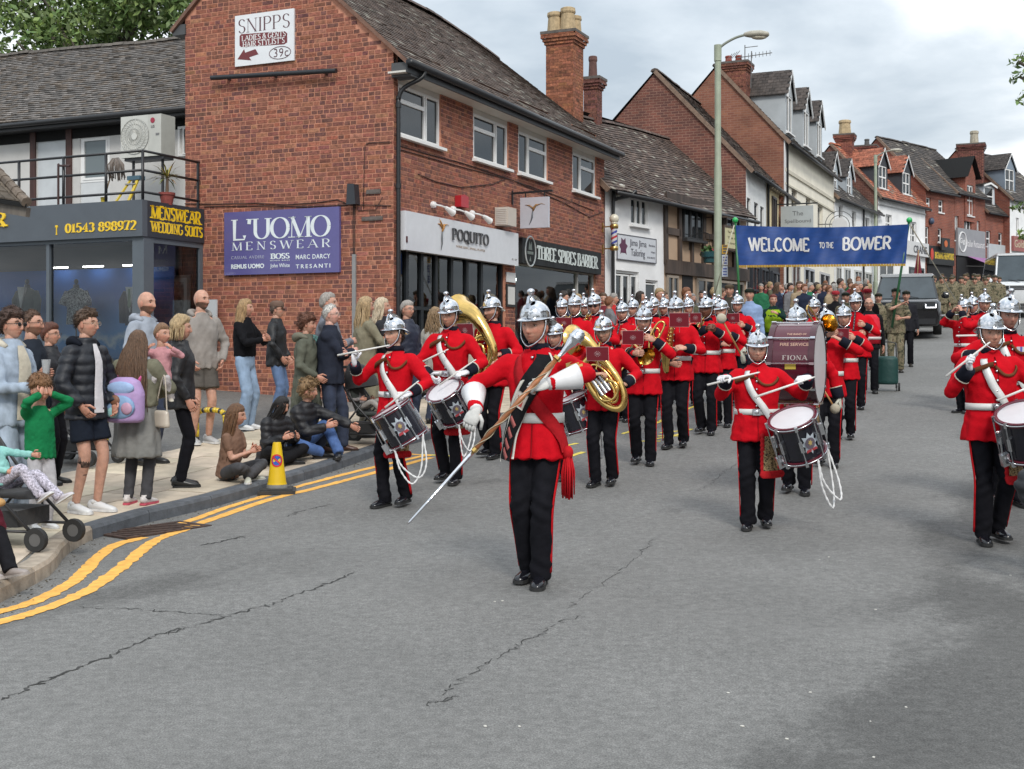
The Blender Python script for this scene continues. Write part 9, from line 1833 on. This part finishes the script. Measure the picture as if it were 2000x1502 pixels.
# ================================================================== STREET FURNITURE, VEHICLES, TREES
def lamp_post(x,Y,ytop,label,arm=1.55,gz=None):
 X=(x-CX)/F*Y;gz=float(road_z(X,Y))+.1;zt=EYE+(HZ-ytop)/F*Y-gz;o=empty('street_lamp',(X,Y,gz));tag(o,label,'street lamp','street lamps');C_=(.32,.36,.27)
 mb=MB();mb.lathe([(.105,0),(.105,1.4),(.10,1.45),(.082,1.5),(.080,zt*.62),(.068,zt*.63),(.066,zt-.35),(.08,zt-.34),(.08,zt),(.0,zt+.02)],16);smart(mb.build('column',M_metal,o,C_))
 mb=MB();P=smooth_path([(0,0,zt-.1),(.17*arm,-.02,zt+.02),(.45*arm,-.05,zt+.14),(arm*.72,-.08,zt+.20)],6);mb.tube(P,.028,8);mb.build('arm',M_metal,o,(.22,.24,.20),smooth=True)
 mb=MB();c=np.array([arm*.72,-.08,zt+.20]);mb.add(*level([tube([c+[-.05,0,0],c+[.1,0,.01],c+[.3,0,.01],c+[.46,0,0],c+[.5,0,0]],[(.04,.04),(.075,.10),(.085,.13),(.06,.10),(.02,.03)],14,ref=(0,0,1))],.02,2));mb.build('lantern',M_metal,o,(.36,.34,.28),smooth=True,clean=False);mb=MB();mb.ball(c+[.28,0,-.055],(.17,.085,.05),12,6);mb.build('bowl',M_gloss,o,(.5,.46,.36),smooth=True);return o,zt
l1,zt=lamp_post(1402,26.,88,'near pale green street lamp rising in front of the timber framed shop',.80);lamp_post(1710,55.,303,'far pale green street lamp in front of the orange roof',.95)
sn=empty('parking_sign',tuple(l1 .location));tag(sn,'narrow orange and white street sign strapped to the near lamp post','sign')
for z0,z1,c in((2.46,2.66,(.62,.34,.04)),(2.22,2.45,(.6,.62,.64)),(1.98,2.21,(.5,.55,.62))):mb=MB();mb.box(.07,.19,-.115,-.10,z0,z1-.01);mb.build('panel',M_paint,sn,c,clean=False);mb=MB();[mb.box(.09,.17,-.119,-.116,z0+.03+.06*k,z0+.06+.06*k)for k in range(3)];mb.build('print',M_paint,sn,(.08,.1,.3)if c[0]<.61 else(.1,.1,.1),clean=False)
# ---- banner
YB=25.3;bn=empty('welcome_banner',px(1605,480,YB));tag(bn,'long blue banner with white lettering and gold fringe held across the street','banner');O_=np.array(bn.location)
def bpt(u,v):
 x=1437+u*(1775-1437)+(u-.5)*0-4*v*(u>.9)*0;yt_=440-2*u+5*math.sin(math.pi*u);yb_=518-3*u;x=x+(5*v if u<.5 else-6*v)*abs(2*u-1)
 y=yt_+(yb_-yt_)*v;dy=.04*math.sin(u*13+v*2.3)+.02*math.sin(u*31-v*4)+.008*math.sin(u*70+v*7);return np.array(px(x,y,YB+dy))-O_
mb=MB();nu,nv=90,16;mb.add([bpt(i/nu,j/nv)for j in range(nv+1)for i in range(nu+1)],[(j*(nu+1)+i,j*(nu+1)+i+1,(j+1)*(nu+1)+i+1,(j+1)*(nu+1)+i)for j in range(nv)for i in range(nu)]);mb.build('cloth',mat('banner_cloth',(.004,.045,.21),.6,var=.10,vscale=5,bump=.12,bscale=7,stretch=(1,1,3)),bn,smooth=True,clean=False)
def ban_text(s_,u0,u1,v0,v1):
 t=serif_mb(s_,thick=.2,thin=.15,gap=.10,w=.72,serif=False);V=np.array(t.v);V[:,0]-=V[:,0].min();V[:,2]-=V[:,2].min();V[:,0]/=V[:,0].max();V[:,2]/=V[:,2].max();out=MB();out.add([bpt(u0+(u1-u0)*a,v1+(v0-v1)*c)+[0,-.012,0]for a,_,c in V],t.f);out.build('lettering',mat('banner_white',(.62,.62,.63),.7,var=.12,vscale=40),bn,clean=False)
ban_text('WELCOME',.065,.425,.28,.66);ban_text('TO THE',.48,.565,.40,.57);ban_text('BOWER',.618,.905,.27,.64)
for k in range(60):mb=MB();a,b_=bpt(k/60,1.),bpt((k+.9)/60,1.);mb.add([a,b_,b_-[0,0,.05],a-[0,0,.045]],[(0,1,2,3)]);mb.build('fringe',M_wool,bn,(.42,.26,.05),clean=False)
def rod(p,q,r,name,label,cat,col,group=None,ball=None):
 o=empty(name,tuple(p));tag(o,label,cat,group);d=np.array(q)-np.array(p);mb=MB();mb.tube([d*0,d],r,8);mb.build('shaft',M_plastic,o,col,smooth=True)
 if ball:mb=MB();mb.ball(d,r*2.4,10,8);mb.build('knob',M_gloss,o,ball,smooth=True)
 return o
rod(px(1447,640,YB+.05),px(1436,430,YB+.05),.026,'banner_pole','green pole at the left end of the banner','pole',(.03,.15,.05),'banner poles',(.02,.4,.10));rod(px(1742,640,YB+.1),px(1776,430,YB+.05),.026,'banner_pole','green pole at the right end of the banner','pole',(.02,.10,.04),'banner poles',(.02,.4,.10))
rod(px(1393,585,YB+.6),px(1434,440,YB),.011,'guy_rope','cord slanting down left from the banner','rope',(.55,.52,.42),'banner cords');rod(px(1866,585,31.),px(1778,440,YB),.012,'guy_rope','cord slanting down right from the banner','rope',(.55,.50,.38),'banner cords')
fl_=rod(px(1791,560,43.),px(1794,488,43.),.02,'regimental_flag','furled dark red flag standing behind the black car','flag',(.3,.2,.1));mb=MB();mb.add([np.array(px(x,y,43.+d_y))-np.array(fl_.location)for x,y,d_y in((1793,488,0),(1797,505,.05),(1801,540,-.05),(1784,540,.08),(1789,510,-.03))],[(0,1,2,3,4)]);mb.build('flag_cloth',M_fabric,fl_,(.20,.015,.03),clean=False)
# ---- vehicles (built facing -Y, then turned down the street)
def vehicle(name,label,cat,x,Y,face,L,W,Hh,van=False,body=(.008,.008,.010),roofc=None,lights=True):
 X=(x-CX)/F*Y;o=empty(name,(X,Y,float(road_z(X,Y))),face);tag(o,label,cat);w=W/2;gr=.26;hd=Hh*.56 if not van else Hh*.50;Mb=mat('car_paint_'+name,body,.18,var=.03,coat=.6)
 def sec(st):
  mb=MB();parts=[]
  for y,z0,z1,hw,r in st:
   P=[(-hw+r,z0),(hw-r,z0),(hw,z0+r),(hw,z1-r),(hw-r,z1),(-hw+r,z1),(-hw,z1-r),(-hw,z0+r)];parts.append([(a,y,b_)for a,b_ in P])
  V=[p for q in parts for p in q];n=8;mb.add(V,[(j*n+i,j*n+(i+1)%n,(j+1)*n+(i+1)%n,(j+1)*n+i)for j in range(len(st)-1)for i in range(n)]+[tuple(range(7,-1,-1)),tuple(range((len(st)-1)*n,len(st)*n))]);return mb
 f0=-L/2;smart(sec([(f0,gr+.1,hd-.10,w*.90,.08),(f0+.12,gr,hd-.04,w*.97,.09),(f0+.5,gr,hd,w,.09),(f0+1.2,gr,hd+.05,w,.08),(L/2-.3,gr,hd+.08,w,.08),(L/2,gr+.1,hd,w*.95,.1)]).build('body',Mb,o),50)
 y0,y1=(f0+1.05,f0+1.75)if not van else(f0+.75,f0+1.5);zt_=Hh;ww=w*.90
 gh=MB();A=[(-w*.94,y0,hd+.02),(w*.94,y0,hd+.02),(ww*.86,y1,zt_-.06),(-ww*.86,y1,zt_-.06),(-w*.95,L/2-.2,hd+.06),(w*.95,L/2-.2,hd+.06),(ww*.88,L/2-.35,zt_-.06),(-ww*.88,L/2-.35,zt_-.06)]
 gh.add(A,[(0,1,2,3),(1,5,6,2),(5,4,7,6),(4,0,3,7)]);gh.build('cabin',Mb,o,clean=False);rf_=sec([(y1-.08,zt_-.10,zt_-.02,ww*.86,.035),(y1+.25,zt_-.10,zt_+.02,ww*.90,.05),(L/2-.5,zt_-.10,zt_+.02,ww*.90,.05),(L/2-.3,zt_-.10,zt_-.03,ww*.86,.035)]);smart(rf_.build('roof',mat('car_roof_'+name,roofc or body,.2,var=.03,coat=.5),o),50)
 T=lambda p,q,t:np.array(p)+(np.array(q)-np.array(p))*t
 def inset(q,m,off):c=sum(np.array(A[i])for i in q)/4;return[c+(np.array(A[i])-c)*m+np.array(off)for i in q]
 mb=MB();mb.add(inset((0,1,2,3),.93,(0,-.012,.006)),[(0,1,2,3)]);mb.build('windscreen',mat('windscreen_glass',(.06,.075,.085),.05,var=.15,vscale=2),o,clean=False)
 for q,sx in(((1,5,6,2),1),((4,0,3,7),-1)):mb=MB();mb.add(inset(q,.86,(.012*sx,0,0)),[(0,1,2,3)]);mb.build('side_window',M_glass,o,clean=False)
 for sx in(-1,1):
  for y in(f0+.85,L/2-.85):
   r=.37;mb=MB();mb.lathe([(r*.62,-.12),(r*.95,-.125),(r,-.09),(r,.09),(r*.95,.125),(r*.62,.12)],24,(sx*(w-.10),y,r),0);wl_=smart(mb.build('wheel',M_rubber,o,(.015,.015,.015)));mb=MB();mb.lathe([(0,-.10),(r*.6,-.11),(r*.6,.11),(0,.10)],16,(sx*(w-.10),y,r),0);mb.build('rim',M_steel,wl_)
  mb=MB();mb.add(*level([tube([(sx*(w+.02),y0+.15,hd+.10),(sx*(w+.12),y0+.12,hd+.14),(sx*(w+.24),y0+.13,hd+.13)],[(.05,.03),(.12,.06),(.09,.05)],10,ref=(0,0,1))],.02,2));mb.build('mirror',Mb,o,smooth=True,clean=False)
  mb=MB();mb.obox((sx*w*.72,f0-.0,hd-.22),(w*.2,.05*0,0),(0,.05,0),(0,0,.075));hl=mb.build('headlight',M_glass,o,clean=False)
  if lights:mb=MB();mb.tube([(sx*w*.57,f0-.055,hd-.17),(sx*w*.57,f0-.055,hd-.27),(sx*w*.86,f0-.055,hd-.27),(sx*w*.86,f0-.055,hd-.17)],.012,6);mb.build('lamp_strip',mat('lit_lamp',(.8,.8,.85),.3,var=0,emit=(.95,.95,1,4)),hl)
 for k in range(3):mb=MB();mb.box(-w*.48,w*.48,f0-.02,f0+.04,hd-.30+.06*k,hd-.265+.06*k);mb.build('grille_bar',M_plastic,o,(.02,.02,.022),clean=False)
 mb=MB();mb.box(-w*.85,w*.85,f0-.05,f0+.05,gr+.05,gr+.22);mb.build('bumper',M_plastic,o,(.02,.02,.022)if not van else(.06,.06,.06),clean=False);mb=MB();mb.box(-.26,.26,f0-.07,f0-.052,gr+.16,gr+.27);mb.build('number_plate',M_paint,o,(.6,.6,.58),clean=False);mb=MB();[mb.bar((sx*.35,y0-.04,hd+.06),(sx*.35-.45,y0+.06,hd+.14),.02)for sx in(0,1)];mb.build('wiper',M_rubber,o,(.02,.02,.02),clean=False)
 return o
vehicle('four_by_four','black four by four with pale roof and lit headlights following the band','car',1772,39.2,-.33,4.9,2.0,1.92,roofc=(.42,.44,.46));vehicle('white_van','tall white van parked at the far right','van',1978,52.,-.25,5.6,2.05,2.55,True,(.70,.72,.74),None,False)
# ---- trolley bag, cone, hoops, board
tr=empty('trolley_bag',ray_ground(1733,764),-.3);tag(tr,'dark green shopping trolley bag on two wheels','trolley');mb=MB();mb.add(*level([tube_oriented([np.array([0,0,z])for z in(.12,.15,.45,.58,.62)],[(.17,.12),(.19,.14),(.19,.14),(.18,.13),(.14,.1)],np.eye(3),16)],.018,2));mb.build('bag',M_nylon,tr,(.008,.05,.045),smooth=True,clean=False);mb=MB();mb.tube(smooth_path([(-.15,.14,.05),(-.15,.15,.75),(-.1,.15,.86),(.1,.15,.86),(.15,.15,.75),(.15,.14,.05)],4),.012,6);mb.tube([(-.16,-.1,.02),(-.16,.1,.12)],.012,6);mb.tube([(.16,-.1,.02),(.16,.1,.12)],.012,6);mb.build('frame',M_metal,tr,(.02,.02,.02),smooth=True)
for sx in(-1,1):mb=MB();mb.lathe([(0,-.015),(.075,-.018),(.075,.018),(0,.015)],14,(sx*.2,.08,.075),0);smart(mb.build('wheel',M_rubber,tr,(.02,.02,.02)))
cg=ray_ground(541,962);cn=empty('parking_cone',cg,.15);tag(cn,'yellow no waiting cone on black base in the gutter','traffic cone')
mb=MB();mb.box(-.19,.19,-.19,.19,0,.035);mb.box(-.16,.16,-.16,.16,.035,.05);mb.build('base',M_rubber,cn,(.035,.035,.035),clean=False)
mb=MB();st=[(.108,.05),(.098,.10),(.096,.101),(.045,.50),(.040,.52)];V=[]
for r,z in st:V+=[(r*math.cos(a),r*math.sin(a)*.8,z)for a in np.linspace(0,2*math.pi,24,False)]
mb.add(V,[(j*24+i,j*24+(i+1)%24,(j+1)*24+(i+1)%24,(j+1)*24+i)for j in range(4)for i in range(24)]+[tuple(range(96,120))]);smart(mb.build('cone',M_plastic,cn,(.72,.48,.015)))
mb=MB();mb.lathe([(.11,.05),(.105,.085),(.102,.085)],24);mb.v=[(a,b_*.8,c)for a,b_,c in mb.v];mb.build('skirt',M_rubber,cn,(.16,.16,.15),smooth=True)
def cone_disc(name,R0,R1,col,off):
 mb=MB();P=[]
 for R_ in(R0,R1):
  for t in np.linspace(0,2*math.pi,28,False):z=.335+R_*math.sin(t);r=np.interp(z,[.1,.5],[.096,.045])+off;a=-math.pi/2+R_*math.cos(t)/r*.95;P.append((r*math.cos(a),r*math.sin(a)*.8-.001,z))
 mb.add(P,[(i,(i+1)%28,28+(i+1)%28,28+i)for i in range(28)]);mb.build(name,M_paint,cn,col,clean=False)
cone_disc('sign_disc',.001,.062,(.02,.10,.42),.003);cone_disc('sign_ring',.05,.066,(.55,.02,.03),.005)
mb=MB();P=[]
for s_ in(-1,1):
 for t in np.linspace(-.055,.055,6):z=.335-t*.8+s_*.007;r=np.interp(z,[.1,.5],[.096,.045])+.006;a=-math.pi/2+(t+s_*.005)/r*.9;P.append((r*math.cos(a),r*math.sin(a)*.8-.001,z))
mb.add(P,[(i,i+1,7+i,6+i)for i in range(5)]);mb.build('sign_bar',M_paint,cn,(.55,.02,.03),clean=False)
def hoop(x,y,label):
 p=ray_pave(x,y);o=empty('barrier_hoop',p,-.4);tag(o,label,'barrier','yellow and black hoop barriers');P=smooth_path([(-.22,0,0),(-.22,0,.34),(-.16,0,.42),(0,0,.44),(.16,0,.42),(.22,0,.34),(.22,0,0)],4)
 for k in range(len(P)-1):mb=MB();mb.tube([P[k],P[k+1]],.035,10);mb.build('band',M_gloss,o,(.62,.44,.03)if k%3 else(.03,.03,.03),smooth=True)
hoop(412,868,'yellow and black hoop barrier behind the taupe hoodie man');hoop(235,880,'yellow and black hoop barrier behind the puffer jacket man')
wbd=frame_thing('white_board',GF,A0,'white board on legs leaning against the brick gable','board');a0,a1=GF.a(402),GF.a(437);z0,z1=GF.z(420,668),GF.z(420,586)
mb=MB();mb.box(a0,a1,-.20,-.17,z0,z1);mb.build('panel',M_paint,wbd,(.52,.54,.56),clean=False);mb=MB();[mb.bar((q,-.19,z0),(q,-.26,GF.z(420,765)),.03)for q in(a0+.02,a1-.02)];mb.build('leg',M_metal,wbd,(.5,.5,.5),clean=False)
# ---- trees
def leaves(cl,n,r,cols,name='crown',par=None,sz=.12,seed=3):
 R_=np.random.default_rng(seed);mb=MB();
 for k in range(n):
  c,rad=cl[R_.integers(len(cl))];d=unit(R_.normal(0,1,3));p=np.array(c)+d*np.array(rad)*R_.uniform(.55,1.05);a=unit(R_.normal(0,1,3));b_=unit(np.cross(a,R_.normal(0,1,3)));s_=sz*R_.uniform(.6,1.3);mb.col=np.array(cols[R_.integers(len(cols))])*R_.uniform(.7,1.25);mb.add([p-a*s_,p+b_*s_*.45,p+a*s_,p-b_*s_*.45],[(0,1,2,3)])
 return mb.build(name,mat('leaf',(1,1,1),.55,attr=True,var=.1,trans=0.),par,clean=False)
GRN=[(.14,.22,.06),(.10,.175,.045),(.19,.27,.07),(.14,.19,.07)]
def tree(name,label,loc,h,cl,n,sz,seed,tr_r=.25,cols=GRN):
 o=empty(name,loc);tag(o,label,'tree');mb=MB();mb.tube([(0,0,-.5),(.05,0,h*.4),(0,.1,h*.75)],[tr_r,tr_r*.75,tr_r*.35],10)
 for c,rad in cl:mb.tube(smooth_path([(0,0,h*.35),np.array(c)*[.4,.4,.8],np.array(c)],3),np.linspace(tr_r*.4,.03,7),6)
 mb.build('trunk',M_wood,o,(.10,.08,.06),smooth=True);leaves(cl,n,0,cols,'crown',o,sz,seed);return o
rt=np.random.default_rng(5);cl=[((rt.uniform(-4.2,4.2),rt.uniform(-2,2),9.5+rt.uniform(-2.2,2.6)-abs(i-11)*.05),(1.3,1.2,1.0))for i in range(26)]
tree('broad_tree','broad green tree rising behind the tiled wing',(-11.6,35,1.2),9.,cl,22000,.115,4)
cr=[(tuple(np.array(px(x,y,24.))-np.array([12.6,24.,1.5])),(.16,.3,.14))for x,y in((1992,150),(1988,120),(2002,190),(1996,405),(2002,455),(2020,90),(2022,300),(2026,480))]+[((1.9,.3,5+k*.6),(.9,1.,.6))for k in range(5)]
tree('street_tree','leafy branches reaching in at the right picture edge',(12.6,24.,1.5),7.,cr,420,.07,6,.10)
rt=np.random.default_rng(9);cl=[((rt.uniform(-3,3),rt.uniform(-2.5,2.5),7.5+rt.uniform(-2.4,2.6)),(1.3,1.2,1.0))for i in range(16)]
tree('garden_tree','green tree across the street reflected in the upper windows',(*street_pt(13,13.),.6),8.,cl,3500,.2,8)
